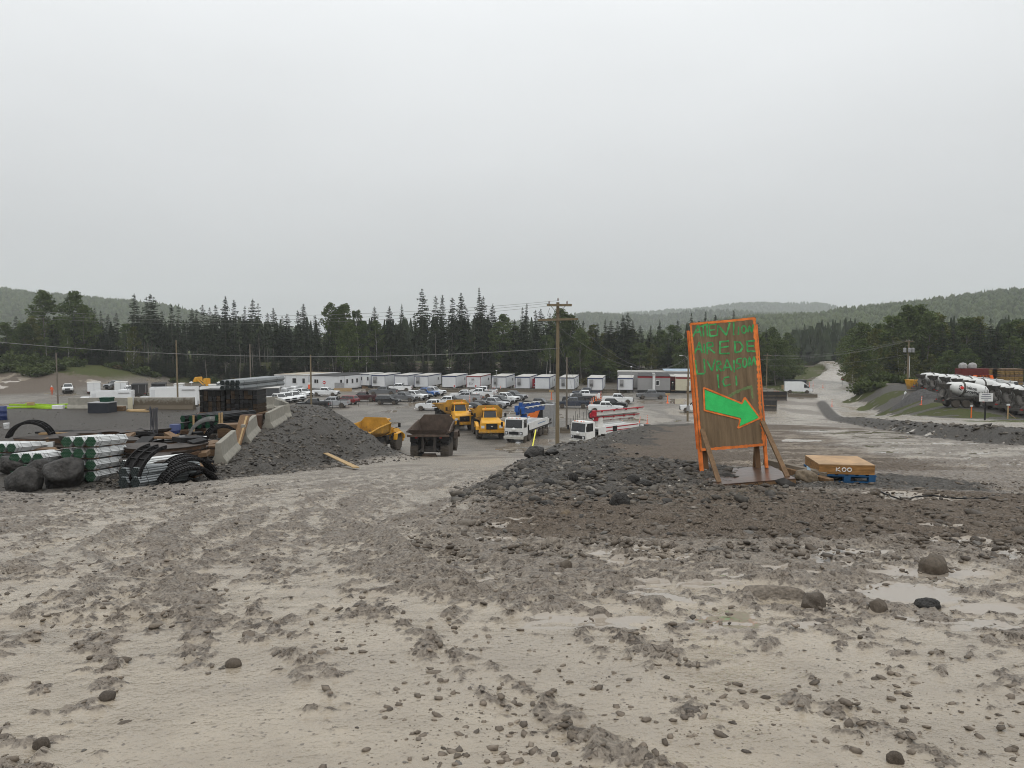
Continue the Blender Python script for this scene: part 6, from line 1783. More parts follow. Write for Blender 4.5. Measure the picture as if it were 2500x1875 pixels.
# ------------------------------------------------------------------ cargo trailers and box trucks on the left
def box_trailer(px, py, wpx, hpx, Y, depth, body, label, rz=0, rear_open=False, z0=.55, name="cargo_trailer"):
    x = (px - 1250) / FPX * Y; w = wpx * Y / FPX; h = hpx * Y / FPX
    t = thing(name, label, "trailer", (x, Y, gz(x, Y)), R_(rz), "cargo trailers and box trucks on the left")
    MB().bb(-w / 2, w / 2, 0, depth, z0, z0 + h).build("body", body, t, 0, .04, 2)
    MB().bb(-w / 2 - .02, w / 2 + .02, -.02, depth + .02, z0 + h + .003, z0 + h + .06).build("roof", TROOF if body is not P_BLACK else BLKP, t)
    for s in (-1, 1):
        wheel(t, 0, 0, .36, .22, n=12).location = (s * (w / 2 - .14), depth * .55, .36)
        t.children[-1].rotation_euler = (0, 0, math.pi / 2)
        MB().bb(s * (w / 2 - .04) - .04, s * (w / 2 - .04) + .04, -.035, -.002, z0 + .03, z0 + h - .03).build("door_frame", ACM, t)
        MB().box((s * (w / 2 - .2), -.03, z0 - .05), (.2, .05, .1)).build("tail_light", TAIL, t)
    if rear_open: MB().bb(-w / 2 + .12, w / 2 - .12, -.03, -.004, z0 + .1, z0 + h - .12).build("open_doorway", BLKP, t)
    else: MB().bb(-.02, .02, -.03, -.004, z0 + .05, z0 + h - .05).build("door_seam", ACM, t)
    MB().bb(-w / 2, w / 2, 0, depth, z0 - .12, z0 - .004).build("frame", STEEL, t)
    MB().bb(-.05, .05, depth, depth + 1.2, z0 - .14, z0 - .04).build("drawbar", STEEL, t)
    return t
BT = [(227, 960, 30, 21, 165, 5, P_WHITE, "white box trailer at the far left of the parked trailers", 29), (292, 952, 28, 21, 168, 6, P_WHITE, "white box trailer behind the grey pickup on the left", 24),
      (336, 955, 33, 22, 162, 6, P_BLACK, "black cargo trailer behind the white pickup on the left", 22), (385, 948, 33, 15, 172, 6, P_BLACK, "black cargo trailer with its rear doors open", 22, True),
      (434, 945, 23, 14, 172, 6, P_WHITE, "small white cargo trailer behind the long white box truck", 20), (517, 947, 18, 15, 168, 5, P_WHITE, "white trailer end seen left of the steel pipe stack", 22), (650, 950, 58, 24, 150, 5, P_DARK, "dark grey cargo trailer in front of the left modular office", 14)]
for a in BT: box_trailer(*a)
def box_truck(px, Y, wpx, hpx, label, cab_left=True):
    x = (px - 1250) / FPX * Y; w = wpx * Y / FPX; h = hpx * Y / FPX
    t = thing("box_truck", label, "truck", (x, Y, gz(x, Y)), R_(14), "cargo trailers and box trucks on the left")
    MB().bb(-w / 2, w / 2, 0, 2.4, .9, .9 + h).build("box_body", P_WHITE, t, 0, .05, 2)
    MB().bb(-w / 2, w / 2, .1, 2.3, .6, .896).build("frame", STEEL, t)
    s = -1 if cab_left else 1
    MB().bb(s * (w / 2 + .1) if s > 0 else -w / 2 - 1.7, -w / 2 - .1 if s < 0 else w / 2 + 1.7, .15, 2.25, .6, 2.5).build("cab", P_WHITE, t, 0, .15, 3)
    xc = s * (w / 2 + .9)
    MB().bb(xc - .5, xc + .4, .125, .146, 1.5, 2.2).build("side_window", GLASS, t); MB().bb(s * (w / 2 + 1.71) - .012, s * (w / 2 + 1.71) + .012, .35, 2.05, 1.55, 2.3).build("windshield", GLASS, t)
    for xx in (xc, w * .28, w * .28 + .0 - 1.1):
        for y in (.25, 2.15): wheel(t, xx, 0, .46, .28, n=14).location = (xx, y, .46)
    m = MB().bb(w * .18, w * .45, -.10, -.004, .9 + h * .82, .9 + h * .87); m.build("awning_rail", ACM, t)
    MB().tube((w * .36, 1.2, .9 + h), (w * .36, 1.2, 1.5 + h), .05, n=6).build("mast", ACM, t); MB().lathe([(.02, 0), (.3, .05), (.34, .14), (.02, .3)], (w * .36, 1.2, 1.5 + h), 'z', 12).build("roof_beacon", WPLAST, t, 40)
    MB().bb(-w / 2 + .2, -w / 2 + .9, -.03, -.003, 1.2, .9 + h - .4).build("side_door", TW, t)
    return t
box_truck(268, 130, 92, 36, "long white box truck behind the left stained barrier")
box_truck(421, 130, 108, 45, "large white box truck with roof mast behind the brown stained barrier")
box_truck(512, 140, 50, 34, "white box truck half hidden behind the black crate stack", False)

# yellow wheel loader behind the pipe stack
p = lot(510, 955)
t = thing("wheel_loader", "yellow wheel loader with raised arms behind the steel pipe stack", "loader", (p.x, p.y, 0), R_(160))
MB().bb(-1.4, .3, -.8, .8, .8, 1.7).build("engine_cover", CATY, t, 0, .08, 2); MB().bb(.0, 1.0, -.65, .65, 1.7, 3.0).build("cab", CATY, t, 0, .06, 2); MB().bb(.08, .92, -.67, -.652, 1.9, 2.85).build("side_window", GLASS, t)
for x in (-.9, 1.4):
    for s in (-1, 1): wheel(t, x, s * .85, .68, .5, False, CATY, 16)
m = MB()
for s in (-1, 1): m.path([(1.0, s * .5, 1.4), (2.0, s * .5, 2.1), (2.9, s * .5, 2.6)], .12, 6)
m.build("lift_arm", CATY, t); MB().prism([(2.8, 2.2), (3.6, 2.2), (3.7, 2.3), (3.0, 3.3), (2.8, 3.2)], -1.1, 1.1).build("bucket", CATY, t)

# ------------------------------------------------------------------ poles and wires
POLE = mat("treated_pole", (.17, .135, .085), .8, 0, .25, 1.5, .3, 12, stretch=(4, 4, .4))
POLEG = mat("grey_pole", (.15, .13, .105), .8, 0, .25, 1.5, .3, 12, stretch=(4, 4, .4))
WIRE = mat("wire_aluminium", (.20, .20, .19), .5, .4, .05, 1)
def pole(px, top, Y, base=None, r0=.16, r1=.11, m=POLE, label="", lean=0.0):
    a = at(px, top, Y); z = gz(a.x, Y) - .3 if base is None else base
    t = thing("utility_pole", label, "pole", (a.x, Y, z), 0, "wooden poles of the site")
    MB().path([(0, 0, 0), (lean * .5, 0, (a.z - z) * .5), (lean, 0, a.z - z)], [r0, (r0 + r1) / 2, r1], 12).build("shaft", m, t, 50)
    return t, a.z - z, a
main, H, PT = pole(1362, 738, 64, r0=.175, r1=.13, label="tall treated power pole with two crossarms at the foot of the ramp")
MB().box((.1, -.30, H - .25), (2.1, .13, .2)).build("crossarm", POLE, main)
MB().box((0, -.24, H - 1.45), (3.4, .12, .18), Matrix.Rotation(R_(-1.5), 3, 'Y')).build("crossarm", POLE, main)
for x in (-.75, .0, .75): MB().lathe([(.03, 0), (.07, .02), (.05, .1), (.08, .13), (.05, .22), (.02, .26)], (x, -.3, H - .15 + (.25 if x == 0 else 0)), 'z', 8).build("insulator", mat("porcelain", (.25, .22, .2), .3), main)
MB().path([(-.7, -.3, H - .5), (-.9, -.3, H - 1.1), (-.35, -.26, H - 1.4)], .02, 5).build("jumper_wire", WIRE, main)
for s in (-1, 1): MB().tube((s * .6, -.28, H - .33), (0, -.2, H - 1.0), .02, n=4).build("arm_brace", STEEL, main)
SMALL = [(137, 862, 138, "plain grey pole at the far left by the lime green beams"), (430, 830, 112, "plain pole standing before the large white box truck"), (610, 840, 128, "thin grey pole behind the steel pipe stack"),
         (758, 866, 106, "plain pole standing behind the crest of the gravel mound"), (1384, 872, 106, "slim pole right of the tall power pole"), (1873, 862, 186, "pole with crossarm behind the right edge of the sign")]
PL = {}
for px, tp, Y, lb in SMALL:
    t, h, a = pole(px, tp, Y, m=POLEG if px in (137, 610, 1384) else POLE, r0=.14, r1=.10, label=lb)
    PL[px] = (t, h, a)
t, h, a = PL[1873]; MB().box((0, -.2, h - .6), (2.2, .1, .12)).build("crossarm", POLE, t)
t, h, a = pole(1681, 866, 114, r0=.16, r1=.12, label="pole with a street lamp arm left of the plywood sign"); PL[1681] = (t, h, a)
MB().path([(0, 0, h - .8), (-.5, 0, h - .2), (-1.0, 0, h - .1)], .035, 6).build("lamp_arm", ACM, t); MB().box((-1.15, 0, h - .1), (.45, .18, .1)).build("lamp_head", WPLAST, t, 0, .02)
MB().bb(-.22, .22, -.25, -.16, 1.9, 2.7).build("meter_box", ACM, t)
t, h, a = pole(2219, 830, 141, r0=.18, r1=.13, label="power pole with three grey transformers left of the mixer trucks"); PL[2219] = (t, h, a)
for k in (-.75, 0, .75): MB().lathe([(.05, 0), (.27, .02), (.27, .75), (.2, .82), (.05, .85)], (k, -.35 if k == 0 else -.1, h - 2.3), 'z', 12).build("transformer", ACM, t, 40)
MB().box((0, -.2, h - .25), (1.5, .1, .12)).build("crossarm", POLE, t); MB().tube((.2, -.1, 1.8), (.2, -.12, h - 3.0), .05, n=6).build("riser_conduit", WPLAST, t)
for k in (-.6, 0, .6): MB().lathe([(.03, 0), (.06, .05), (.03, .25)], (k, -.2, h - .19), 'z', 8).build("insulator", mat("porcelain", (.25, .22, .2), .3), t)
# light on a post near the trailers
for i, (px, tp, lb) in enumerate(((1343, 908, "thin lamp post with white head before the eighth trailer"), (1541, 895, "short lamp post at the corner of the eleventh trailer"), (1212, 905, "thin lamp post between the red-trimmed and the next trailer"))):
    t, h, a = pole(px, tp, 172, r0=.06, r1=.045, m=ACM, label=lb); t.name = "lamp_post"; t["category"] = "lamp post"; t["group"] = "thin lamp posts before the trailers"
    MB().box((0, -.2, h), (.35, .5, .16)).build("lamp_head", WPLAST, t, 0, .03)

def wire(a, b, sag, label, r=.012, n=24, group="overhead wires"):
    a, b = Vector(a), Vector(b)
    pts = [a.lerp(b, k / n) - Vector((0, 0, sag * 4 * (k / n) * (1 - k / n))) for k in range(n + 1)]
    o = MB().path(pts, r, 5).build("overhead_wire", WIRE, None, 60)
    tag(o, label, "wire", group); return o
LP = at(-520, 700, 60)
top = PT + Vector((0, -.3, 0))
for k, (dz, dx, lb) in enumerate(((.12, 0, "highest thin wire running left from the tall pole's top"), (-.1, -.75, "middle thin wire running left from the tall pole's top arm"), (-.22, .1, "lowest thin wire running left from the tall pole's top arm"))):
    wire(top + Vector((dx, 0, dz)), at(-520, [712, 716, 718][k], 60) , [1.6, 1.75, 1.95][k], lb, .011)
wire(at(1362, 850, 63.8), at(-520, 775, 60), 1.7, "thick cable running left from the middle of the tall pole", .026)
wire(at(1366, 742, 63.8), PL[1681][2] + Vector((0, 0, -.1)), 3.6, "wire sagging right from the tall pole to the lamp pole", .011)
wire(at(1366, 800, 63.8), PL[1681][2] + Vector((0, 0, -.5)), 2.6, "lower wire sagging right from the tall pole to the lamp pole", .011)
for k in range(3): wire(PL[1681][2] + Vector((0, 0, -.1)) if k > 1 else PL[1873][2] + Vector((-.9 + .9 * k, -.2, -.4)), PL[2219][2] + Vector((-.6 + .6 * k, -.2, .05)), 1.2 + .3 * k, ["upper wire from the sign-side pole to the transformer pole", "second wire from the sign-side pole to the transformer pole", "long wire from the lamp pole to the transformer pole"][k], .018)
wire(PL[1873][2] + Vector((0, 0, -3.0)), PL[2219][2] + Vector((0, 0, -2.6)), .9, "lower wire from the sign-side pole to the transformer pole", .018)
for k, (px, py, Y) in enumerate(((1340, 930, 100), (1350, 935, 98), (1440, 925, 130), (1412, 930, 120))):
    e = Vector((at(px, py, Y).x, Y, gz(at(px, py, Y).x, Y)))
    wire(at(1361 if k < 2 else 1364, [772, 850, 845, 800][k], 64), e, .05, ["outer guy wire left of the tall pole", "inner guy wire left of the tall pole", "inner guy wire right of the tall pole", "outer guy wire right of the tall pole"][k], .012, 4, "guy wires of the tall pole")

# ------------------------------------------------------------------ plywood sign
SIGN_P = mat("weathered_plywood", (.185, .130, .078), .7, 0, .32, 1.6, .2, 14, stretch=(7, 7, .6))
GREENP = mat("fluorescent_green_paint", (.05, .55, .14), .55, 0, .12, 7, .1, 30)
GREENS = mat("green_spray_letters", (.065, .34, .11), .65, 0, .45, 9)
GREENF = mat("faint_green_overspray", (.15, .21, .09), .7, 0, .35, 9)
ORNP = mat("fluorescent_orange_paint", (.74, .20, .05), .6, 0, .3, 6, .1, 30)
DARKPLY = mat("film_faced_plywood", (.070, .038, .024), .30, 0, .35, 2, .15, 8)
LUM = mat("brown_lumber", (.155, .095, .052), .7, 0, .3, 3, .25, 25, stretch=(6, 6, .7))

sp_ = on_ground(1814, 1176)
sign = thing("plywood_sign", "tall leaning plywood sign with orange edges, green lettering and a green arrow", "sign", (sp_.x, sp_.y, gz(sp_.x, sp_.y + .4) + .02), 0)
sign.rotation_euler = (R_(-1.5), R_(-5.2), R_(-3))
SW, SH, SZ = 1.24, 2.46, .50            # board width, height and its lower edge above the base
BX0 = .0                               # board centre sits left of the base centre
BYF = .62                                # board plane
bl = BX0 - SW / 2
MB().bb(bl, bl + SW, BYF, BYF + .018, SZ, SZ + SH).build("board", SIGN_P, sign)
MB().bb(bl - .05, bl + SW + .05, BYF + .10, BYF + .118, SZ + .03, SZ + SH - .14).build("rear_board", SIGN_P, sign)
# frame of painted lumber between the two boards, running down to the base
for x, w in ((bl - .03, .075), (bl + SW - .03, .055)):
    MB().bb(x, x + w, BYF + .020, BYF + .098, .07, SZ + SH - .16).build("frame_post", ORNP, sign, 0, .004)
MB().bb(bl + .075, bl + SW - .055, BYF + .022, BYF + .096, SZ + .06, SZ + .15).build("frame_rail", LUM, sign)
MB().bb(bl + .07, bl + .16, BYF + .125, BYF + .165, .07, SZ + .6).build("rear_post", LUM, sign); MB().bb(bl + SW - .18, bl + SW - .09, BYF + .125, BYF + .165, .07, SZ + .6).build("rear_post", LUM, sign)
# painted border strips on the face: uneven, brushed by hand
def uv(zx, zy):
    """position on the sheet from a point measured on the enlarged photograph"""
    TL, TR, BL, BR = (Vector((105, 130)), Vector((680, 85)), Vector((200, 1240)), Vector((770, 1205)))
    p = Vector((zx, zy)); u, v = .5, .5
    for _ in range(12):
        q = (TL * (1 - u) + TR * u) * (1 - v) + (BL * (1 - u) + BR * u) * v
        du = (TR - TL) * (1 - v) + (BR - BL) * v; dv = (BL - TL) * (1 - u) + (BR - TR) * u
        e = p - q; det = du.x * dv.y - du.y * dv.x
        u += (e.x * dv.y - e.y * dv.x) / det; v += (du.x * e.y - du.y * e.x) / det
    return bl + u * SW, SZ + (1 - v) * SH
def brush(name, pts, w, m, lift=.003, jit=.25, closed=False, seed=1, direct=False):
    """a hand-painted stroke lying on the sheet"""
    r = np.random.default_rng(seed)
    P = [Vector(p) if direct else Vector(uv(*p)) for p in pts]
    Q = []
    for a, b in zip(P[:-1], P[1:]):
        n_ = max(2, int((b - a).length / .03))
        for k in range(n_): Q.append(a.lerp(b, k / n_))
    Q.append(P[-1])
    V, F = [], []
    for k, q in enumerate(Q):
        t_ = (Q[min(k + 1, len(Q) - 1)] - Q[max(k - 1, 0)]).normalized(); nn = Vector((-t_.y, t_.x))
        ww = w * (1 + jit * r.uniform(-1, 1)) / 2
        for s in (-1, 1):
            pt = q + nn * s * ww
            V.append((pt.x, BYF - lift, pt.y))
    mb = MB(); mb.v = V + [(a, b + .002, c) for a, b, c in V]
    n2 = len(V)
    for k in range(len(Q) - 1):
        a = 2 * k
        mb.f += [(a, a + 1, a + 3, a + 2), (n2 + a, n2 + a + 2, n2 + a + 3, n2 + a + 1), (a, a + 2, n2 + a + 2, n2 + a), (a + 1, n2 + a + 1, n2 + a + 3, a + 3)]
    return mb.build(name, m, sign)
e = .012
brush("orange_border", [(bl + .022, SZ + .01), (bl + .03, SZ + 1.2), (bl + .018, SZ + SH - .01)], .036, ORNP, direct=True, seed=3)
brush("orange_border", [(bl + .02, SZ + SH - .022), (bl + .7, SZ + SH - .03), (bl + SW - .02, SZ + SH - .022)], .040, ORNP, .0035, direct=True, seed=4)
brush("orange_border", [(bl + .02, SZ + .028), (bl + .7, SZ + .024), (bl + SW - .01, SZ + .028)], .050, ORNP, .0035, direct=True, seed=5)
brush("orange_border", [(bl + SW - .03, SZ + .02), (bl + SW - .05, SZ + .8), (bl + SW - .028, SZ + 1.4), (bl + SW - .03, SZ + SH - .02)], .05, ORNP, .003, .6, direct=True, seed=6)
for x0, x1 in ((bl - .05, bl - .002), (bl + SW + .002, bl + SW + .05)):   # rear sheet's painted margins
    MB().bb(x0, x1, BYF + .094, BYF + .0985, SZ + .03, SZ + SH - .14).build("orange_border", ORNP, sign)
# lettering
def ell(cx, cy, rx, ry, n=14): return [(cx + rx * math.cos(6.2832 * k / n), cy + ry * math.sin(6.2832 * k / n)) for k in range(n + 1)]
ST = [[(133, 250), (178, 150), (208, 246)], [(150, 214), (205, 206)], [(182, 166), (268, 140)], [(222, 152), (228, 250)], [(256, 146), (262, 248)], [(276, 150), (282, 248)], [(276, 150), (338, 144)], [(279, 196), (326, 190)], [(282, 248), (342, 240)],
      [(345, 245), (354, 150), (425, 240), (456, 134)], [(440, 126), (542, 110)], [(490, 118), (489, 240)], [(532, 166), (530, 236)], ell(578, 192, 20, 32), [(612, 216), (626, 160), (645, 216), (661, 150)],
      [(148, 396), (190, 296), (216, 392)], [(160, 360), (208, 350)], [(231, 310), (236, 392)], [(259, 402), (256, 302)], [(256, 302), (304, 302), (310, 330), (266, 346)], [(268, 346), (326, 392)], [(371, 296), (369, 396)], [(365, 296), (450, 290)], [(369, 346), (446, 336)], [(366, 398), (456, 396)],
      [(501, 300), (503, 390)], [(490, 296), (546, 302), (570, 340), (550, 380), (500, 392)], [(606, 300), (609, 381)], [(596, 296), (671, 290)], [(608, 336), (666, 336)], [(606, 381), (680, 381)],
      [(156, 450), (171, 570), (238, 568)], [(230, 440), (241, 560)], [(258, 455), (300, 546), (326, 446)], [(346, 551), (341, 466)], [(341, 466), (372, 464), (380, 488), (348, 506)], [(350, 508), (386, 550)], [(400, 549), (432, 446), (474, 546)], [(410, 520), (462, 515)], [(491, 455), (496, 561)],
      [(560, 440), (522, 446), (515, 480), (546, 492), (550, 516), (510, 536)], ell(586, 480, 18, 38), [(621, 512), (626, 430), (646, 506), (666, 426), (681, 500)],
      [(351, 576), (361, 696)], [(452, 600), (411, 605), (396, 640), (411, 680), (462, 664)], [(511, 590), (516, 676)]]
for i, s in enumerate(ST): brush("letter_stroke", s, .029, GREENS, .003 + .0004 * (i % 5), .3, seed=20 + i)
brush("faint_stroke", [(440, 775), (500, 738), (570, 708), (650, 685)], .05, GREENF, .0025, .4, seed=90); brush("faint_stroke", [(645, 682), (655, 790)], .03, GREENF, .0022, .4, seed=91)
AR = [(238, 708), (562, 838), (588, 792), (708, 958), (540, 1030), (556, 958), (246, 878)]
P = [uv(*a) for a in AR]
mb = MB(); mb.prism([(x, z) for x, z in P], BYF - .006, BYF - .003); mb.build("green_arrow", GREENP, sign)
OUT = [(228, 688), (562, 832), (586, 780), (720, 962), (528, 1045), (548, 968), (236, 886), (228, 688)]
for i, (a, b) in enumerate(zip(OUT[:-1], OUT[1:])): brush("arrow_outline", [a, b], .030, ORNP, .007 + .0006 * i, .2, seed=60 + i)
# base and braces
MB().bb(-.80, .76, -.62, .95, .045, .066).build("base_sheet", DARKPLY, sign)
for y in (-.62, .90): MB().bb(-.80, .76, y, y + .05, -.05, .042).build("base_joist", LUM, sign)
for x in (-.80, -.1, .71): MB().bb(x, x + .05, -.565, .895, -.05, .040).build("base_joist", LUM, sign)
def lumber(name, a, b, w, d, m, parent):
    a, b = Vector(a), Vector(b); dd = b - a
    return MB().box((a + b) / 2, (w, d, dd.length), dd.to_track_quat('Z', 'Y').to_matrix()).build(name, m, parent, 0, .004)
lumber("front_brace", (bl + .10, -.42, .06), (bl + .06, BYF - .05, SZ + .42), .085, .045, LUM, sign)
lumber("front_brace", (bl + SW + .06, -.42, .06), (bl + SW - .04, BYF - .05, SZ + .48), .085, .045, LUM, sign)
lumber("rear_brace", (bl + .08, .93, .06), (bl + .05, BYF + .17, SZ + .25), .085, .04, LUM, sign)
lumber("rear_brace", (bl + SW - .16, .93, .06), (bl + SW - .10, BYF + .17, SZ + .25), .085, .04, LUM, sign)
# strap of packing band by the base
o = MB().path([(sp_.x - .1 + .05 * k, sp_.y - .75 - .04 * math.sin(k), gz(sp_.x, sp_.y - .75) + .03 + .10 * math.sin(k * .9) ** 2) for k in range(9)], .006, 4).build("packing_band", BLKP); tag(o, "dark loop of packing band on the ground before the sign base", "strap")

# ------------------------------------------------------------------ pallet with formwork box, timbers
pp = on_ground(2068, 1182)
PZ = max(gz(pp.x + a, pp.y + b) for a in (-.5, 0, .5) for b in (0, .5, 1.0)) - .01
BLUEW = mat("blue_pallet_paint", (.022, .075, .16), .65, 0, .25, 4)
pal = thing("blue_pallet", "blue wooden pallet right of the sign, carrying a shallow wooden box", "pallet", (pp.x, pp.y, PZ), R_(-8))
for x in (-.5, -.06, .38):
    for y in (0, .5, 1.0): MB().bb(x, x + .12, y, y + .12, .022, .112).build("block", BLUEW, pal)
for y in (0, .5, 1.0): MB().bb(-.52, .52, y, y + .11, .113, .133).build("stringer_board", BLUEW, pal); MB().bb(-.52, .52, y, y + .11, 0, .02).build("bottom_board", BLUEW, pal)
for k in range(6): MB().bb(-.52 + .18 * k, -.40 + .18 * k, .0, 1.12, .134, .152).build("deck_board", BLUEW, pal)
BOXW = mat("varnished_form_wood", (.27, .14, .05), .5, 0, .55, 3.5, .15, 20, stretch=(1, 6, 6))
bxo = thing("formwork_box", "shallow orange-brown wooden formwork box marked KOO on the blue pallet", "box", (pp.x, pp.y, PZ + .153), R_(-8))
MB().bb(-.50, .48, .0, .022, 0, .165).build("front_board", BOXW, bxo, 0, .002); MB().bb(-.50, .48, 1.06, 1.08, 0, .165).build("rear_board", BOXW, bxo)
for x in (-.50, .46): MB().bb(x, x + .02, .024, 1.058, 0, .165).build("side_board", BOXW, bxo)
MB().bb(-.505, .485, -.004, 1.084, .1665, .185).build("top_sheet", mat("tan_form_ply", (.34, .215, .11), .5, 0, .35, 2.5), bxo)
CHALK = mat("chalk_white", (.72, .70, .66), .8)
def chalk(pts, parent, w=.009):
    m = MB(); m.path([(x, -.004, z) for x, z in pts], w, 5); return m.build("chalk_letter", CHALK, parent)
for s in ([(-.20, .055), (-.195, .125)], [(-.135, .128), (-.195, .088), (-.125, .055)], [(-.06 + .034 * math.cos(6.283 * k / 12), .09 + .034 * math.sin(6.283 * k / 12)) for k in range(13)], [(.035 + .036 * math.cos(6.283 * k / 12), .09 + .034 * math.sin(6.283 * k / 12)) for k in range(13)]): chalk(s, bxo)
for i, (dx, dy, ln, rz, lb) in enumerate(((-.78, .55, 1.3, -52, "grey squared timber leaning behind the wooden box"), (-.68, .25, 1.1, -58, "brown plank lying beside the wooden box"))):
    o = MB().bb(-ln / 2, ln / 2, -.07, .07, 0, .12).build("timber", [mat("grey_timber", (.16, .135, .105), .8, 0, .25, 3), LUM][i], None, 0, .006)
    o.location = (pp.x + dx, pp.y + dy, gz(pp.x + dx, pp.y + dy) + .02 + .1 * (1 - i)); o.rotation_euler = (0, R_(4), R_(rz)); tag(o, lb, "timber")
o = MB().loft([[(-.05, -.02, 0), (.05, -.03, 0), (.06, .04, 0), (-.04, .04, 0)], [(-.06, .0, .12), (.03, -.01, .15), (.04, .02, .14), (-.02, .02, .13)], [(-.08, .0, .2), (-.07, -.0, .22), (-.06, .01, .22), (-.08, .01, .21)]]).build("plastic_scrap", mat("pale_blue_plastic", (.35, .48, .58), .4)); o.location = (pp.x - .72, pp.y - .02, gz(pp.x - .7, pp.y) + .16); o.scale = (.6, .6, .6)
tag(o, "scrap of pale blue plastic behind the ochre boulder", "scrap")
q = [on_ground(a, b) for a, b in ((2130, 1196), (2165, 1212), (2205, 1226), (2235, 1218), (2275, 1214), (2330, 1221), (2390, 1222), (2440, 1215))]
o = MB().path([p + Vector((0, 0, .03)) for p in q], .014, 6).build("black_cable", BLKP, None, 60); tag(o, "black cable lying across the puddle right of the pallet", "cable")
o = obj("slab_of_wood", MB().box((0, 0, 0), (2.6, .28, .05)).mesh("plank", 0, .005), WOOD); p = on_ground(835, 1130); p.z += .25
o.name = "plank"; o.location = p; q2 = on_ground(795, 1112); q3 = on_ground(870, 1148); o.rotation_euler = (0, 0, 0)
d = (q3 - q2); o.rotation_mode = 'QUATERNION'; o.rotation_quaternion = d.to_track_quat('X', 'Z'); o.location = (q2 + q3) / 2 + Vector((0, 0, .12)); o.scale = (d.length / 2.6, 1, 1); tag(o, "orange-brown plank lying on the slope of the gravel mound", "plank")

# ------------------------------------------------------------------ concrete barriers
def jersey(a, b, label, m=CONC, h=.85, group="concrete barriers of the storage yard", zoff=0.0):
    a, b = Vector(a), Vector(b); L = (b - a).length
    k = h / .85
    prof = [(-.31, 0), (.31, 0), (.31, .10), (.16, .33), (.10, .85), (-.10, .85), (-.16, .33), (-.31, .10)]
    mb = MB(); i = 0
    mb.prism([(x * k, z * k) for x, z in prof], -L / 2, L / 2)
    o = mb.build("concrete_barrier", m, None, 0, .02)
    c = (a + b) / 2; o.location = (c.x, c.y, c.z + zoff)
    d = (b - a); o.rotation_euler = (-math.atan2(-(b.z - a.z), math.hypot(d.x, d.y)) * 1.0, 0, math.atan2(d.y, d.x) - math.pi / 2)
    tag(o, label, "barrier", group); return o
def tg(px, Y): x = (px - 1250) / FPX * Y; return Vector((x, Y, gz(x, Y) - .03))
jersey(tg(528, 33.5), tg(566, 37.2), "pale concrete barrier nearest the gravel mound, first of the slanted line", h=.98)
jersey(tg(590, 39.2), tg(618, 43.2), "concrete barrier second in the slanted line, planks leaning on it", h=.98)
jersey(tg(650, 44.5), tg(686, 48.6), "concrete barrier third in the slanted line with a wide foot", h=.98)
jersey(tg(668, 49.5), tg(704, 50.5), "broken concrete barrier end at the top of the gravel mound", h=.85)
jersey(tg(700, 52.0), tg(672, 58.5), "concrete barrier running back along the far corner of the yard")
jersey(tg(632, 59), tg(677, 59), "pale concrete barrier facing the viewer left of the white pickups", h=.95)
jersey(tg(164, 60), tg(240, 60), "grey streaked concrete barrier behind the grey bin", CONC, .9)
jersey(tg(243, 60.2), tg(314, 60.2), "streaked concrete barrier right of the green bin", CONC, .9)
jersey(tg(325, 59.5), tg(472, 59.5), "long brown-stained concrete barrier before the large white box truck", CONCD, 1.0)
for a, b, lb in (((858, 103), (888, 103), "small stained concrete block beyond the mound"), ((1368, 100), (1393, 100), "stained concrete block at the foot of the slim pole"), ((1321, 98), (1337, 98), "concrete block behind the white concrete pump"), ((1925, 160), (1998, 158), "low brown concrete barrier before the white cargo van")):
    jersey(tg(*a), tg(*b), lb, CONCD, .8, "concrete blocks out in the lot")
# leaning planks on the second barrier
for k in range(4):
    a = tg(583 + 4 * k, 38.6); b = tg(600 + 5 * k, 39.6) + Vector((0, .2, 1.35))
    d = b - a; o = MB().box((0, 0, 0), (d.length, .20, .04)).build("plank", [LUM, WOODD, WOOD, LUM][k]); o.rotation_mode = 'QUATERNION'; o.rotation_quaternion = d.to_track_quat('X', 'Z'); o.location = (a + b) / 2 + Vector((-.3, -.1, .05))
    tag(o, f"brown plank leaning on the second barrier, {ORD[k]} from the left", "plank", "planks leaning on the barrier")
# black silt wall and black bin right of the sign
def bwall(a, b, z0, z1, label, m, th=.12, name="black_hoarding"):
    a, b = tg(*a), tg(*b); d = b - a; L = Vector((d.x, d.y, 0)).length
    t = thing(name, label, "hoarding", a, math.atan2(d.y, d.x))
    MB().bb(0, L, 0, th, z0, z1).build("panel", m, t); 
    for k in range(4): MB().bb(L * k / 3 - .06, L * k / 3 + .06, -.07, -.003, 0, z1 + .05).build("post", P_BLACK, t)
    MB().bb(0, L, -.05, -.002, (z0 + z1) / 2 - .02, (z0 + z1) / 2 + .05).build("rail", WOOD, t)
    return t
bwall((1852, 150), (1922, 150), .1, 1.9, "long black hoarding left of the white cargo van", P_BLACK)
bwall((1858, 130), (1898, 129), 0, 1.9, "nearer black hoarding just right of the sign edge", P_BLACK)
t = thing("waste_container", "dark blue waste container behind the white cargo van", "container", tg(1943, 185), R_(3))
MB().loft([[(-2, -1, .3), (2, -1, .3), (2, 1, .3), (-2, 1, .3)], [(-2.3, -1.2, 2.1), (2.3, -1.2, 2.1), (2.3, 1.2, 2.1), (-2.3, 1.2, 2.1)]]).build("body", P_NAVY, t)
MB().bb(-2.35, 2.35, -1.25, 1.25, 2.105, 2.2).build("rim", P_NAVY, t)
for k in range(6): MB().bb(-1.95 + .75 * k, -1.85 + .75 * k, -1.23, -1.12, .5, 2.0).build("rib", P_NAVY, t)
o = MB().bb(-.7, .7, -.5, .5, 0, 1.0).build("plywood_crate", PLY, None, 0, .02); o.location = tg(1918, 184) + Vector((0, 0, 1.2)) * 0 + Vector((0, 0, .0)); tag(o, "small tan crate behind the black hoarding", "crate")
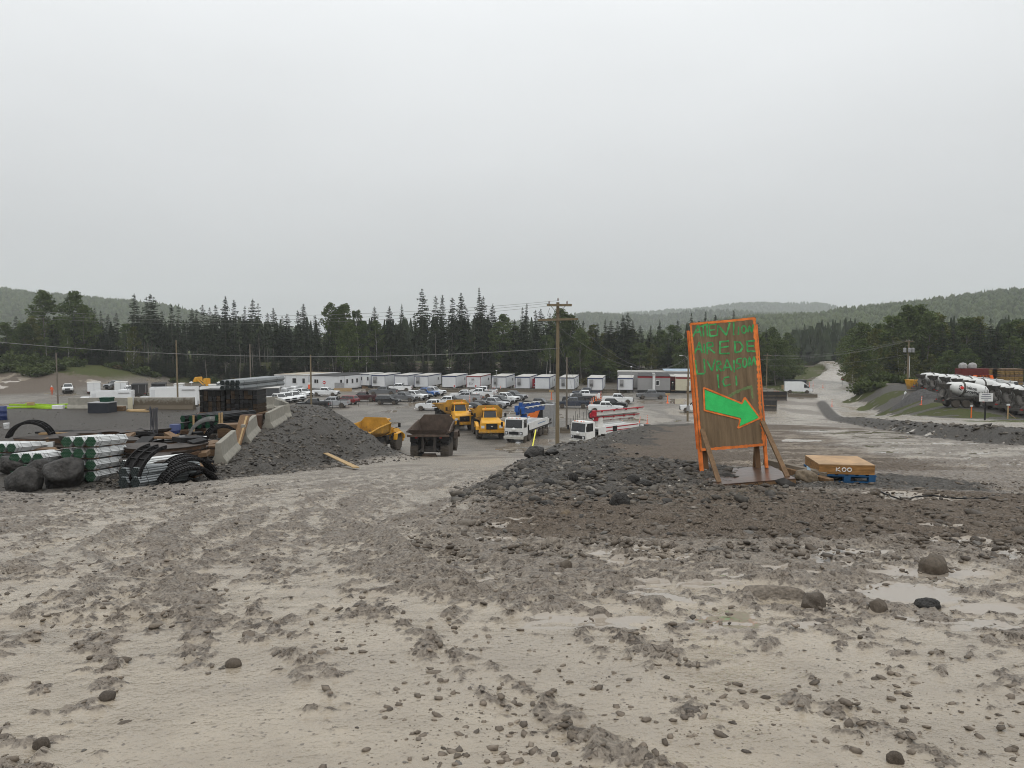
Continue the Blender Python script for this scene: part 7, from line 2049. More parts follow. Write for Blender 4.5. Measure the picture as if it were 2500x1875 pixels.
# orange cone stack
for k in range(3):
    o = MB().lathe([(.2, 0), (.2, .03), (.12, .05), (.04, .8), (.02, .82)], (0, 0, 0), 'z', 10).build("traffic_cone", ORANGE, None, 40); o.location = tg(1893 + 5 * k, 150.8); o.scale = (1, 1, 2.4); tag(o, f"orange cone behind the black hoarding, {ORD[k]} from the left", "cone", "cones behind the hoarding")

# ------------------------------------------------------------------ posts, cones and small signs
def delineator(p, label, h=1.15, tilt=0.0, m=None, grp="orange marker posts"):
    t = thing("marker_post", label, "marker post", p, 0, grp); t.rotation_euler = (0, tilt, 0)
    MB().lathe([(.22, 0), (.22, .05), (.07, .08), (.055, .12), (.05, h * .95), (.03, h)], (0, 0, 0), 'z', 10).build("body", m or ORANGE, t, 40)
    for z in (.62, .84): MB().lathe([(.058, z * h - .06), (.060, z * h - .06), (.060, z * h + .06), (.058, z * h + .06)], (0, 0, 0), 'z', 10).build("reflective_band", WPLAST, t)
    return t
PK = mat("salmon_marker", (.75, .13, .06), .5)
for i, (px, py) in enumerate(((1147, 983), (1158, 979), (1164, 977), (1176, 971), (1180, 970), (1192, 967), (1194, 965), (1203, 962), (1208, 960), (1222, 957))):
    delineator(lot(px, py), f"orange striped marker post in the line between the parked pickups, number {i + 1} from the front".replace("number ", "post "), 1.4, 0, None, "marker posts between the pickups")
for i, (px, py) in enumerate(((1445, 990), (1449, 987), (1454, 984), (1457, 980), (1462, 975), (1467, 972))):
    delineator(lot(px, py), f"orange marker post in the line right of the tall pole, post {i + 1} from the front", 1.4, 0, None, "marker posts right of the tall pole")
for px, py, lb, tl in ((1560, 1038, "leaning red marker post left of the puddle by the rubble bank", .15), (1580, 1034, "red marker post right of the puddle by the rubble bank", 0), (1521, 1046, "red marker post behind the red boom", -.1), (1557, 1053, "red marker post standing in the puddle", .05),
                       (2031, 992, "red marker post at the tip of the gravel berm", 0), (2249, 989, "red marker post before the mixer yard", .05), (2193, 991, "fallen red marker post before the mixer yard", .9), (1976, 945, "red marker post at the left of the far road", 0), (1985, 943, "second red marker post at the left of the far road", 0), (2009, 946, "red marker post at the middle of the far road entry", 0)):
    delineator(on_ground(px, py) if px > 1990 else lot(px, py), lb, 1.25, tl, PK, "red marker posts")
for i, (px, py, lb) in enumerate(((1346, 975, "orange stand with a board left of the tall pole"), (1630, 984, "orange stand with a tan board before the grey office"))):
    p = lot(px, py); t = thing("traffic_stand", lb, "stand", p, 0, "orange stands in the lot")
    MB().lathe([(.3, 0), (.3, .06), (.10, .10), (.08, 1.5), (.04, 1.52)], (0, 0, 0), 'z', 10).build("post", ORANGE, t, 40); MB().bb(-.45, .45, -.06, -.02, 1.5, 1.9).build("board", WOOD, t)
STOPR = mat("stop_red", (.42, .02, .03), .5)
def stop_sign(p, label, h=2.2):
    t = thing("stop_sign", label, "sign", p, 0)
    MB().bb(-.03, .03, .0, .05, 0, h).build("post", ACM, t)
    MB().prism([(.38 * math.cos(R_(22.5 + 45 * k)), h + .38 * math.sin(R_(22.5 + 45 * k))) for k in range(8)], -.03, -.003).build("plate", STOPR, t)
    MB().bb(-.24, .24, -.036, -.031, h - .07, h + .07).build("legend_band", WPLAST, t); return t
stop_sign(lot(792, 957), "red stop sign before the angled modular office"); stop_sign(tg(2058, 190), "red sign on a post right of the far road")
p = lot(755, 958); t = thing("flag_marker", "red and white marker board beside the left modular office", "marker", p); MB().bb(-.25, .25, -.02, .02, .8, 1.8).build("board", PK, t); MB().bb(-.25, .25, -.02, .02, 1.803, 2.3).build("panel", WPLAST, t); MB().bb(-.03, .03, .022, .06, 0, 2.2).build("post", WOODD, t)
# white information board at the mixer yard
pw = on_ground(2405, 1026)
t = thing("information_board", "white information board on a dark post before the mixer trucks", "sign", pw); 
zb = at(2405, 970, pw.y).z - pw.z
MB().bb(-.56, .56, -.03, 0, zb - .34, zb + .34).build("board", WPLAST, t); MB().bb(-.05, .05, .002, .08, -.2, zb + .1).build("post", BLKP, t)
for k, w in enumerate((.34, .40, .42, .16)): MB().bb(-w, w, -.036, -.031, zb + .20 - .15 * k, zb + .255 - .15 * k).build("text_line", mat("faded_ink", (.16, .16, .2), .6), t)
for i, (px, py, lb) in enumerate(((2371, 1020, "orange stake with a white cap before the mixer yard"), (2460, 1023, "orange stake with a leaning brace at the right edge"))):
    p = on_ground(px, py); t = thing("survey_stake", lb, "stake", p); MB().bb(-.05, .05, -.03, .03, -.1, 1.25).build("stake", WOOD if i else ORANGE, t); MB().bb(-.13, .13, -.05, .05, 1.252, 1.4).build("cap", WPLAST, t)
    if i: lumber("brace", (.75, 0, .05), (.05, 0, .55), .07, .04, WOOD, t)
p = on_ground(2202, 980); t = thing("leaning_stake", "white-headed stake leaning on the dark gravel heap", "stake", p); t.rotation_euler = (0, .35, 0); MB().bb(-.03, .03, -.03, .03, 0, 1.2).build("stake", ACM, t); MB().lathe([(.02, 1.1), (.14, 1.2), (.16, 1.5), (.02, 1.65)], (0, 0, 0), 'z', 10).build("head", WPLAST, t, 40)
p = lot(1297, 1093); t = thing("yellow_guy_guard", "yellow guy-wire guard tube left of the tall pole", "guard", (p.x, p.y - 10, 0)); 
q = at(1297, 1094, 78); r2 = at(1308, 1050, 82)
t.location = (q.x, q.y, gz(q.x, q.y)); MB().tube((0, 0, 0), (r2.x - q.x, r2.y - q.y, r2.z - gz(q.x, q.y)), .07, n=8).build("tube", mat("yellow_tube", (.70, .66, .05), .4), t, 40)
# thin steel stakes of the old fence
for i in range(16):
    px = [700, 780, 800, 812, 832, 852, 875, 898, 1360, 1392, 1400, 1410, 1424, 1432, 1415, 1405][i]; py = [1000, 1003, 1006, 1000, 998, 995, 993, 990, 1050, 1048, 1040, 1036, 1030, 1022, 1020, 1028][i]
    p = lot(px, py); o = MB().bb(-.025, .025, -.025, .025, 0, 1.5).build("steel_stake", STEEL); o.location = p
    tag(o, "thin rusty steel stake standing in the lot " + ("behind the gravel mound" if px < 1000 else "right of the tall pole"), "stake", "steel stakes " + ("behind the mound" if px < 1000 else "right of the pole"))
# orange and black box behind the white pump
p = lot(1310, 1041); t = thing("site_box", "black steel box with an orange slanted flap behind the blue boom", "container", (p.x, p.y, 0), R_(-14))
MB().bb(.9, 2.4, 0, 2.2, 0, 3.1).build("box", ACM, t); MB().bb(-.2, .88, .05, 2.1, 0, 2.9).build("open_side", BLKP, t)
MB().loft([[(-1.6, -.1, 1.2), (-.25, -.1, .4), (.7, -.1, 2.9), (-.3, -.1, 2.75)], [(-1.6, .0, 1.2), (-.25, .0, .4), (.7, .0, 2.9), (-.3, .0, 2.75)]]).build("orange_flap", mat("orange_tarp", (.65, .16, .03), .6, 0, .2, 2), t)

# ------------------------------------------------------------------ right-hand yard: container, crates, heap
p = at(2385, 938, 150); CORG = mat("container_red", (.13, .018, .016), .6, 0, .15, 1.5)
t = thing("shipping_container", "dark red shipping container behind the mixer trucks", "container", (p.x, 150, gz(p.x, 150)), R_(-4))
MB().bb(-3.1, 3.1, 0, 2.44, .1, 2.7).build("box", CORG, t)
for k in range(16): MB().bb(-3.0 + .39 * k, -2.84 + .39 * k, -.04, -.003, .25, 2.55).build("corrugation", CORG, t)
for x in (-3.08, 3.02): MB().bb(x, x + .07, -.06, -.042, .1, 2.7).build("corner_post", CORG, t)
for k in range(2):
    o = MB().lathe([(.1, 0), (.75, .1), (.8, .7), (.5, 1.1), (.1, 1.2)], (0, 0, 0), 'z', 14).build("bulk_bag", mat("grey_bag", (.30, .29, .28), .8, 0, .2, 3), None, 50); o.location = (p.x - 2.2 + 1.9 * k, 151.2, gz(p.x, 150) + 2.72); tag(o, ["grey bulk bag on the left end of the red container", "grey bulk bag on the middle of the red container"][k], "bag")
for k in range(5):
    o = MB().box((0, 0, .4), (1.3, .5, .8)).build("orange_barrier", ORANGE, None, 0, .12, 2); x = at(2383 + 8 * k, 945, 138).x; o.location = (x, 138, gz(x, 138) + 2.0 * 0); o.scale = (1, 1, 2.6); tag(o, f"orange plastic water barrier before the red container, {ORD[k]} from the left", "barrier", "orange plastic barriers at the right")
FRW = mat('weathered_yellow_timber', (.24, .15, .05), .75, 0, .35, 2)
for k in range(6):
    x = at(2448 + 11 * (k % 5), 940, 142).x; t = thing("timber_stack", f"stack of yellow timber behind the right-hand mixers, {ORD[k]} from the left", "timber", (x, 142 + (k // 5) * 1.2, gz(x, 142)), 0, "yellow timber stacks at the right")
    for r3 in range(8): MB().bb(-.42 + .05 * (r3 % 3), .36 + .04 * (r3 % 2), 0, 2.5, .1 + .38 * r3, .40 + .38 * r3).build("timber_layer", [FRW, WOODD, FRW][r3 % 3], t)
x = at(2232, 960, 128).x; t = thing("yellow_skip", "yellow steel skip left of the rear mixer row", "skip", (x, 128, gz(x, 128))); MB().loft([[(-.9, -.6, .2), (.9, -.6, .2), (.9, .6, .2), (-.9, .6, .2)], [(-1.2, -.9, 1.7), (1.2, -.9, 1.7), (1.2, .9, 1.7), (-1.2, .9, 1.7)]]).build("body", CATY, t); MB().bb(-1.25, 1.25, -.95, .95, 1.703, 1.8).build("rim", CATY, t)
# dark gravel heap
r4 = np.random.default_rng(8); px0 = Vector(((2250 - 1250) / FPX * 113, 109, 0))
gx, gy = np.meshgrid(np.linspace(-1, 1, 40), np.linspace(-1, 1, 40), indexing='ij'); rr = np.hypot(gx, gy)
zz = np.clip(1 - rr, 0, 1) ** .8 * 1.5 + (fbm(gx * 6, gy * 6, 3, 3) - .5) * .25 * (rr < 1) - .12
hx_, hy_ = px0.x + gx.ravel() * 4.6, px0.y + 4 + gy.ravel() * 3.2
Vh = np.stack([hx_, hy_, ground_z(hx_, hy_) + zz.ravel()], 1); ix = np.arange(1600).reshape(40, 40)
o = obj("gravel_heap", np_mesh("gravel_heap", Vh, np.stack([ix[:-1, :-1], ix[1:, :-1], ix[1:, 1:], ix[:-1, 1:]], -1).reshape(-1, 4), True), mat("dark_gravel", (.065, .062, .060), .9, 0, .5, 3, .8, 9)); tag(o, "low heap of dark fine gravel before the rear mixer row", "gravel heap")

# ------------------------------------------------------------------ people
def person(p, rz, label, top, legs, scale=1.0, hat=None, pose=0.0):
    J = {'pel': (0, 0, .95), 'ch': (.02, 0, 1.30), 'nk': (.03, 0, 1.50), 'hd': (.05, 0, 1.68), 'hl': (0, .10, .92), 'kl': (.04, .11, .50), 'al': (-.02, .12, .08), 'tl': (.14, .13, .04), 'hr': (0, -.10, .92), 'kr': (.06, -.11, .50), 'ar': (.02, -.12, .08), 'tr': (.18, -.13, .04),
         'sl': (0, .20, 1.42), 'el': (-.03, .27, 1.13), 'wl': (.10, .27, .90), 'sr': (0, -.20, 1.42), 'er': (-.03, -.27, 1.13), 'wr': (.12 + pose, -.25, .92 + pose)}
    E = [('pel', 'ch'), ('ch', 'nk'), ('nk', 'hd'), ('pel', 'hl'), ('hl', 'kl'), ('kl', 'al'), ('al', 'tl'), ('pel', 'hr'), ('hr', 'kr'), ('kr', 'ar'), ('ar', 'tr'), ('ch', 'sl'), ('sl', 'el'), ('el', 'wl'), ('ch', 'sr'), ('sr', 'er'), ('er', 'wr')]
    Rd = {'pel': .15, 'ch': .17, 'nk': .065, 'hd': .11, 'hl': .10, 'kl': .075, 'al': .05, 'tl': .045, 'hr': .10, 'kr': .075, 'ar': .05, 'tr': .045, 'sl': .075, 'el': .055, 'wl': .045, 'sr': .075, 'er': .055, 'wr': .045}
    ks = list(J); me = bpy.data.meshes.new("person"); me.from_pydata([J[k] for k in ks], [(ks.index(a), ks.index(b)) for a, b in E], [])
    tmp = bpy.data.objects.new("tmp", me); COL.objects.link(tmp)
    tmp.modifiers.new("s", 'SKIN'); tmp.modifiers.new("u", 'SUBSURF').levels = 1
    for i, k in enumerate(ks): me.skin_vertices[0].data[i].radius = (Rd[k], Rd[k])
    me.skin_vertices[0].data[0].use_root = True
    m2_ = bpy.data.meshes.new_from_object(tmp.evaluated_get(bpy.context.evaluated_depsgraph_get())); bpy.data.objects.remove(tmp)
    SK = mat("skin", (.38, .22, .15), .6)
    for mm in (top, legs, SK): m2_.materials.append(mm)
    for f in m2_.polygons:
        z = f.center.z; f.material_index = 2 if z > 1.52 else (0 if z > .95 or abs(f.center.y) > .22 else 1); f.use_smooth = True
    t = thing("person", label, "person", p, rz); t.scale = (scale,) * 3
    o = bpy.data.objects.new("body", m2_); COL.objects.link(o); o.parent = t
    MB().lathe([(.155, 1.70), (.13, 1.72), (.12, 1.79), (.07, 1.84), (.01, 1.855)], (.05, 0, 0), 'z', 12).build("hard_hat", hat or WPLAST, t, 60)
    return t
HV = mat("orange_workwear", (.75, .12, .035), .8, 0, .15, 6); DK = mat("dark_trousers", (.03, .032, .04), .85); HY = mat("hivis_vest_dark", (.05, .05, .04), .8)
person(lot(127, 968) , R_(-60), "worker in orange workwear standing on the left service road", HV, mat("orange_trousers", (.5, .10, .04), .85), 1.05)
p = Vector((*gp(1643, 171.4), .62)); person(p, R_(-90), "worker in dark clothes and a bright vest on the office porch", HY, DK, 1.0, mat("white_hat", (.7, .7, .7), .5))

# ------------------------------------------------------------------ storage yard on the left terrace
PVC = mat("white_conduit", (.66, .67, .66), .35, 0, .06, 3)
PVCG = mat("green_pipe_end", (.014, .058, .026), .8, 0, .2, 6)
GALV = mat("galvanised_pipe", (.27, .285, .29), .5, .2, .15, 4)
DARKE = mat("dark_pipe_end", (.020, .026, .025), .5, 0, .2, 6)
GRNS = mat("green_steel_tube", (.012, .055, .028), .45, .1, .25, 4)
BLKS = mat("black_steel_tube", (.020, .020, .021), .45, .2, .25, 4)
STRAP = mat("steel_strap", (.05, .05, .05), .4, .4)
FORMT = mat("film_faced_form_top", (.045, .036, .030), .5, 0, .4, 2, spec=.12)
FORMS = mat("form_edge_wood", (.075, .044, .026), .7, 0, .4, 4)
BSTL = mat("black_form_steel", (.016, .015, .015), .6, 0, .3, 3, spec=.12)
GSTL = mat("pale_form_steel", (.20, .20, .19), .45, .4, .2, 3)

def hex_offsets(n, d):
    out = []
    for q in range(-n, n + 1):
        for r in range(max(-n, -q - n), min(n, -q + n) + 1): out.append((d * (q + r / 2), d * r * math.sqrt(3) / 2))
    return out
def bundle_meshes(L, rp, n, wall=.86):
    """pipes along +y with open ends; returns meshes for pipes, ends and one strap outline"""
    body, ends = MB(), MB()
    for ox, oz in hex_offsets(n, rp * 2.02):
        k = 8
        ring = lambda r, y: [(ox + r * math.cos(6.2832 * j / k), y, oz + r * math.sin(6.2832 * j / k)) for j in range(k)]
        body.loft([ring(rp * wall, .0), ring(rp, .0), ring(rp, L), ring(rp * wall, L)], False, False)
        ends.loft([ring(rp * .98, .02), ring(rp * .98, -.006)], False, True)
    R = rp * 2.02 * n + rp * 1.18
    st = MB(); rim = [(R * math.cos(R_(60 * j)), R * math.sin(R_(60 * j))) for j in range(6)]
    st.loft([[(x * 1.0, y, z * 1.0) for x, z in rim] for y in (0, .03)], False, False)
    return body.mesh("pipes", 50), ends.mesh("pipe_ends"), st.mesh("strap"), R
def place_bundle(meshes, loc, rot, mats, label, group, straps=(.25, .6, 1.5, 2.4), name="pipe_bundle"):
    t = thing(name, label, "pipe bundle", loc, 0, group); t.rotation_euler = rot
    for nm, me, m in (("pipes", meshes[0], mats[0]), ("pipe_ends", meshes[1], mats[1])):
        o = obj(nm, me, m, t); tag(o, kind="stuff")
    for y in straps: obj("strap", meshes[2], STRAP, t, (0, y, 0))
    return t
BZ = on_ground(147, 1193).y      # distance of the big boulder
PB = bundle_meshes(3.05, .0265 * (BZ + 2.2) / 26.3, 3)
RB = PB[3] * 2
rot = (R_(-5.5), 0, R_(5.5))
def stack(px, py_bottom, Y, cols, layers, label, group, skip=(), dz=None):
    dz = .395 * (BZ + 2.2) / 26.3
    p0 = at(px, py_bottom, Y); p0.z = gz(p0.x + .5, Y) + .06
    for l_ in range(layers):
        for c in range(cols):
            if (l_, c) in skip: continue
            place_bundle(PB, (p0.x + c * RB * 1.04 + .02 * l_, Y + .02 * c, p0.z + .2 + l_ * dz), rot, (PVC, PVCG), label.format(["bottom", "second", "third", "top"][l_ + 4 - layers], ["left", "middle", "right", "second from right", "rightmost"][c]), group, (.22, .5, 1.35, 2.2, 2.8))
        if l_:
            for y in (.3, 1.5, 2.7):
                v = Matrix.Rotation(rot[2], 3, 'Z') @ Matrix.Rotation(rot[0], 3, 'X') @ Vector((0, y, 0))
                o = MB().bb(-RB * .5, RB * (cols - .4), -.045, .045, -.02, .02).build("dunnage_timber", WOODD); o.location = (p0.x + v.x, Y + v.y, p0.z + v.z + .2 + l_ * dz - .205)
                tag(o, "dark bearer timber between layers of the white pipe bundles", "timber", "bearers in the pipe stacks")
stack(163, 1206, BZ + 1.0, 3, 4, "bundle of white conduit with green ends, {} layer {} of the right stack", "white conduit bundles of the right stack")
stack(36, 1160, BZ + 2.6, 3, 2, "bundle of white conduit with green ends, {} layer {} of the left stack", "white conduit bundles of the left stack")
stack(-75, 1140, BZ + 5.5, 5, 2, "bundle of long white conduit at the picture's left edge, {} layer {}", "white conduit bundles at the left edge")
# grey steel pipes lying right of the conduit
PG = bundle_meshes(3.3, .045, 2)
for i, (px, py, Y, lb) in enumerate(((300, 1178, 27.6, "bundle of grey steel pipes at the bottom right of the conduit stack"), (300, 1156, 27.8, "bundle of grey steel pipes in the middle right of the conduit stack"), (304, 1137, 28.4, "bundle of pale steel pipes on top right of the conduit stack"), (330, 1178, 27.4, "bundle of grey steel pipes beside the black curved forms"), (330, 1155, 27.6, "upper bundle of grey steel pipes beside the black curved forms"))):
    p = at(px, py, Y); place_bundle(PG, p, (R_(-4), 0, R_(-16)), (GALV if i != 2 else PVC, DARKE), lb, "grey steel pipe bundles", (.4, 2.6))
# steel pipes on the crates, green tubes before them
PS = bundle_meshes(5.5, .026, 3)
for l_ in range(2):
    for c in range(4):
        p = at(551 + 12.4 * c, [948, 935][l_], 50)
        place_bundle(PS, (p.x, 49.4, 9.42 + .36 * l_), (0, 0, R_(-14)), (GALV, DARKE), f"bundle of galvanised pipe on the black crates, {['lower', 'upper'][l_]} row {ORD[c]} from the left", "galvanised pipe bundles on the crates", (.5, 2.0, 4.5))
GT = bundle_meshes(3.0, .042, 2)
for i in range(10):
    c, l_ = i % 5, i // 5
    p = tg(440 + 21 * c, 43.5)
    place_bundle(GT, (p.x, 43.5 + .1 * l_, 7.62 + .42 * l_ + (.0 if c < 2 else .05)), (0, 0, R_(-24)), (BLKS, GRNS), f"bundle of dark tubes with green ends, {['lower', 'upper'][l_]} row {ORD[c]} from the left", "dark tube bundles with green ends", (.4, 2.4))
for i, px in enumerate((467, 531, 537)):
    a = tg(px, 43.2); o = MB().bb(-.05, .05, -.03, .03, 0, 1.2).build("timber_stake", WOOD); o.location = a + Vector((0, .1, .05)); tag(o, f"pale upright stake against the green-ended tubes, {ORD[i]} from the left", "stake")
a = tg(485, 44.5)
m = thing("bearer_rack", "dark timber rack under the green-ended tubes", "rack", a + Vector((0, 0, 0)))
for k in range(4): MB().bb(-1.6 + 1.1 * k, -1.4 + 1.1 * k, -1.0, 1.6, 0, .28).build("bearer", WOODD, m)
# dark crates on an orange flatbed trailer
tr = thing("flatbed_trailer", "orange flatbed trailer loaded with black crates in the storage yard", "trailer", tg(562, 49.5), R_(-6))
ORS = mat("orange_frame_paint", (.30, .055, .025), .6, 0, .2, 3)
for s in (-.5, 1.2): MB().bb(-2.1, 2.3, s - .08, s + .08, .55, .75).build("side_beam", ORS, tr)
MB().bb(-2.0, 2.2, -.45, 1.15, .76, .82).build("deck", WOODD, tr)
for x in (.4, 1.4):
    for s in (-.35, 1.05): wheel(tr, x, 0, .38, .24, n=14).location = (x, s, .38)
r5 = np.random.default_rng(3)
for sidx, (x0, ncol, nrow, lb) in enumerate(((-1.95, 6, 4, "left stack of black block-ended crates on the flatbed trailer"), (-.13, 7, 5, "right taller stack of black block-ended crates on the flatbed trailer"))):
    cs = thing("crate_stack", lb, "crates", tr.location + Vector((0, 0, .825)), R_(-6), "black crate stacks")
    bw = [.285, .30][sidx]; bh = [.36, .29][sidx]
    for c in range(ncol):
        for r3 in range(nrow):
            j = r5.uniform(-.02, .05)
            MB().bb(x0 + c * bw, x0 + (c + 1) * bw - .022, -.42 + j, 1.05, r3 * bh + .004, (r3 + 1) * bh - .018).build("block", [mat("tarred_block", (.014, .013, .012), .5, 0, .4, 4), mat("brown_tarred_block", (.040, .027, .017), .6, 0, .4, 4), mat("black_block", (.009, .009, .010), .4, 0, .3, 4)][r5.integers(0, 3)], cs, 0, .012)
    MB().bb(x0 - .03, x0 + ncol * bw + .02, -.46, 1.08, nrow * bh - .012, nrow * bh + .03).build("cover_sheet", BSTL, cs)
# curved steel forms
def curved_form(loc, rz, R, a0, a1, L, label, m=BSTL, ribs=14, tilt=0.0, grp="curved steel forms in the yard"):
    t = thing("curved_form", label, "formwork", loc, rz, grp); t.rotation_euler = (tilt, 0, rz)
    n = 22
    an = [R_(a0 + (a1 - a0) * k / n) for k in range(n + 1)]
    sec = lambda r: [(r * math.cos(a), r * math.sin(a)) for a in an]
    z0 = min(R * math.sin(an[0]), R * math.sin(an[-1]))
    ring = [[(x, y, z - z0) for x, z in sec(R)] + [(x, y, z - z0) for x, z in sec(R - .03)][::-1] for y in (0, L)]
    MB().loft(ring).build("shell", m, t, 60)
    for y in (0, L * .5, L):
        rg = [[(x, y + dy, z - z0) for x, z in sec(R + .005)] + [(x, y + dy, z - z0) for x, z in sec(R + .11)][::-1] for dy in (-.03, .03)]
        MB().loft(rg).build("flange", m, t)
    for k in range(ribs):
        a = R_(a0 + (a1 - a0) * (k + .5) / ribs); x, z = (R + .045) * math.cos(a), (R + .045) * math.sin(a)
        MB().box((x, L / 2, z - z0), (.05, L + .22, .05), Matrix.Rotation(-a, 3, 'Y')).build("rib", m, t)
    return t
def cf(px, py, Y, rz, R, a0, a1, L, label, m=BSTL, ribs=14, tilt=0, dz=0):
    p = at(px, py, Y); return curved_form((p.x, Y, p.z + dz), R_(rz), R, a0, a1, L, label, m, ribs, tilt)
cf(470, 1182, 27.6, 38, .95, 25, 155, 1.2, "black curved steel form with toothed edge nearest the road", BSTL, 24)
cf(468, 1158, 29.0, 38, .95, 25, 155, 1.2, "black curved steel form with toothed edge, second behind the first", BSTL, 24)
cf(415, 1165, 28.6, 60, 1.25, 95, 175, 1.0, "tall black curved steel plate leaning beside the grey pipes", BSTL, 5)
cf(515, 1068, 39, 20, 1.05, 80, 170, 1.2, "pale curved steel plate standing before the black crates", GSTL, 4)
cf(545, 1068, 39.5, 30, .8, 20, 160, .8, "small black curved form before the black crates", BSTL, 10)
cf(70, 1068, 38, 20, .95, 15, 165, .9, "black curved form arch at the left of the yard", BSTL, 8)
# ring-shaped plywood forms in stacks
FORMD = mat('tarred_form_edge', (.030, .022, .017), .6, 0, .4, 4)
def ring_stack(px, py, Y, ri, ro, a0, a1, n, th, label, rz=0, top=FORMT, drift=.14):
    p = at(px, py, Y); t = thing("ring_form_stack", label, "formwork", (p.x, Y, gz(p.x, Y) - .02), R_(rz), "stacks of curved plywood forms")
    r6 = np.random.default_rng(int(px) + n)
    k = 14; z = 0.0
    zt = min(.95, max(.18, p.z - gz(p.x, Y)))
    th = zt / n
    for j in range(n):
        o = r6.uniform(-drift, drift, 2); aa = r6.uniform(-22, 22)
        an = [R_(a0 + aa + (a1 - a0) * q / k) for q in range(k + 1)]
        prof = [(ri * math.cos(a) + o[0], ri * math.sin(a) + o[1]) for a in an] + [(ro * math.cos(a) + o[0], ro * math.sin(a) + o[1]) for a in an][::-1]
        MB().prism(prof, z + .004, z + th * .80, 'xy').build("form_body", [FORMS, FORMD][j % 2], t)
        ro2, ri2 = ro + .05, ri - .04
        prof = [(ri2 * math.cos(a) + o[0], ri2 * math.sin(a) + o[1]) for a in an] + [(ro2 * math.cos(a) + o[0], ro2 * math.sin(a) + o[1]) for a in an][::-1]
        MB().prism(prof, z + th * .802, z + th * .985, 'xy').build("form_sheet", top, t)
        z += th
    return t
ring_stack(225, 1066, 34.5, .55, 1.9, 20, 150, 3, .2, "low stack of broad curved plywood forms in the middle of the yard", 10)
ring_stack(258, 1064, 33.5, .9, 1.7, 200, 330, 3, .2, "curved plywood forms lying before the broad ones")
ring_stack(262, 1042, 38, .5, 1.3, 30, 180, 5, .2, "rounded stack of curved plywood forms behind the white conduit", 30)
ring_stack(205, 1049, 37.5, .4, 1.1, 60, 250, 4, .2, "stack of half-round plywood forms left of the rounded stack", 0)
ring_stack(330, 1082, 33.0, .3, 1.2, 10, 170, 3, .2, "dark half-round plywood forms behind the conduit ends", -20)
ring_stack(352, 1040, 38.5, .2, 1.25, 20, 200, 8, .2, "tall stack of dark half-round plywood forms with standing rods", 10)
ring_stack(408, 1073, 33.5, .5, 1.8, 190, 330, 5, .2, "large stack of curved plywood forms right of the tall stack", 40)
ring_stack(440, 1105, 31.5, .4, 1.3, 30, 190, 4, .2, "jumbled curved plywood forms before the first barrier", 70)
ring_stack(380, 1115, 30.8, .3, 1.2, 0, 160, 4, .2, "low curved plywood forms behind the black steel plate", 200)
ring_stack(120, 1072, 36.5, .6, 2.3, 30, 150, 3, .2, "wide low stack of curved dark sheets at the left of the yard", 0)
ring_stack(470, 1088, 34.5, .4, 1.3, 60, 230, 4, .2, "stack of curved plywood forms beside the first barrier", 20)
# flat dark sheets, boards and pieces in between
def slab(px, py, Y, d, rz, m, label, tilt=(0, 0), name="form_panel", cat="panel", group="loose panels and boards in the yard", dz=0):
    p = at(px, py, Y); z = gz(p.x, Y)
    o = MB().bb(-d[0] / 2, d[0] / 2, -d[1] / 2, d[1] / 2, 0, d[2]).build(name, m, None, 0, .01)
    o.location = (p.x, Y, z + dz); o.rotation_euler = (tilt[0], tilt[1], R_(rz)); tag(o, label, cat, group); return o
slab(175, 1040, 43, (3.6, .9, .10), 4, BSTL, "long black steel sheet lying at the back of the yard", (0, .01), dz=.25)
slab(225, 1043, 42, (2.6, .8, .08), -6, BSTL, "black steel sheet across the first one at the back of the yard", (.0, -.03), dz=.38)
slab(140, 1048, 41, (1.9, .25, .45), 2, PLY, "brown plywood side board in the middle of the yard", dz=.05)
slab(178, 1052, 40.5, (1.7, .06, .55), 4, PLY, "upright tan plywood board behind the half-round forms")
slab(100, 1082, 34, (2.8, 1.0, .06), 8, BSTL, "black sheet with white edge behind the left conduit stack", dz=.45)
slab(95, 1075, 37, (1.5, .7, .25), 12, PVC, "pale plastic sheets under the black arch", dz=.35)
slab(22, 1082, 35, (1.0, .8, .5), 10, BSTL, "pile of black steel plates at the left edge of the yard")
slab(445, 1072, 36, (2.2, .3, .12), 8, PVC, "long white plastic pipe cover before the plywood box", dz=.75)
slab(420, 1084, 34.5, (1.6, 1.0, .35), 30, BSTL, "black metal lying before the first barrier")
slab(500, 1092, 35.5, (1.3, .8, .5), 40, WOODD, "dark broken timber beside the first barrier")
slab(560, 1062, 41.5, (1.2, .9, .7), 20, WOODD, "dark timber heap behind the second barrier")
slab(615, 1050, 44.5, (1.2, .8, .8), 10, mat("rusty_drums", (.07, .04, .026), .7, 0, .3, 3), "rusty dark boxes between the second and third barriers")
slab(455, 1052, 40.2, (.95, .5, .50), 4, PLY, "tan plywood box right of the blue barrel", name="plywood_box", cat="box")
slab(400, 1048, 41, (.9, .5, .25), 14, PLY, "low tan plywood tray left of the blue barrel", name="plywood_box", cat="box")
slab(333, 1001, 58.2, (1.3, .6, .12), 12, WOOD, "pale boards lying before the brown stained barrier", name="board_pile", cat="boards")
slab(340, 1003, 57.4, (1.6, .3, .10), -8, WOOD, "yellowish plank before the brown stained barrier", name="plank", cat="plank")
slab(318, 988, 59.0, (.35, .1, 1.0), 5, TB, "cream board standing between the two barriers", name="board", cat="board")
slab(290, 1000, 58.5, (.9, .5, .35), 0, WOODD, "reddish timber block at the foot of the streaked barrier", name="timber_block", cat="timber")
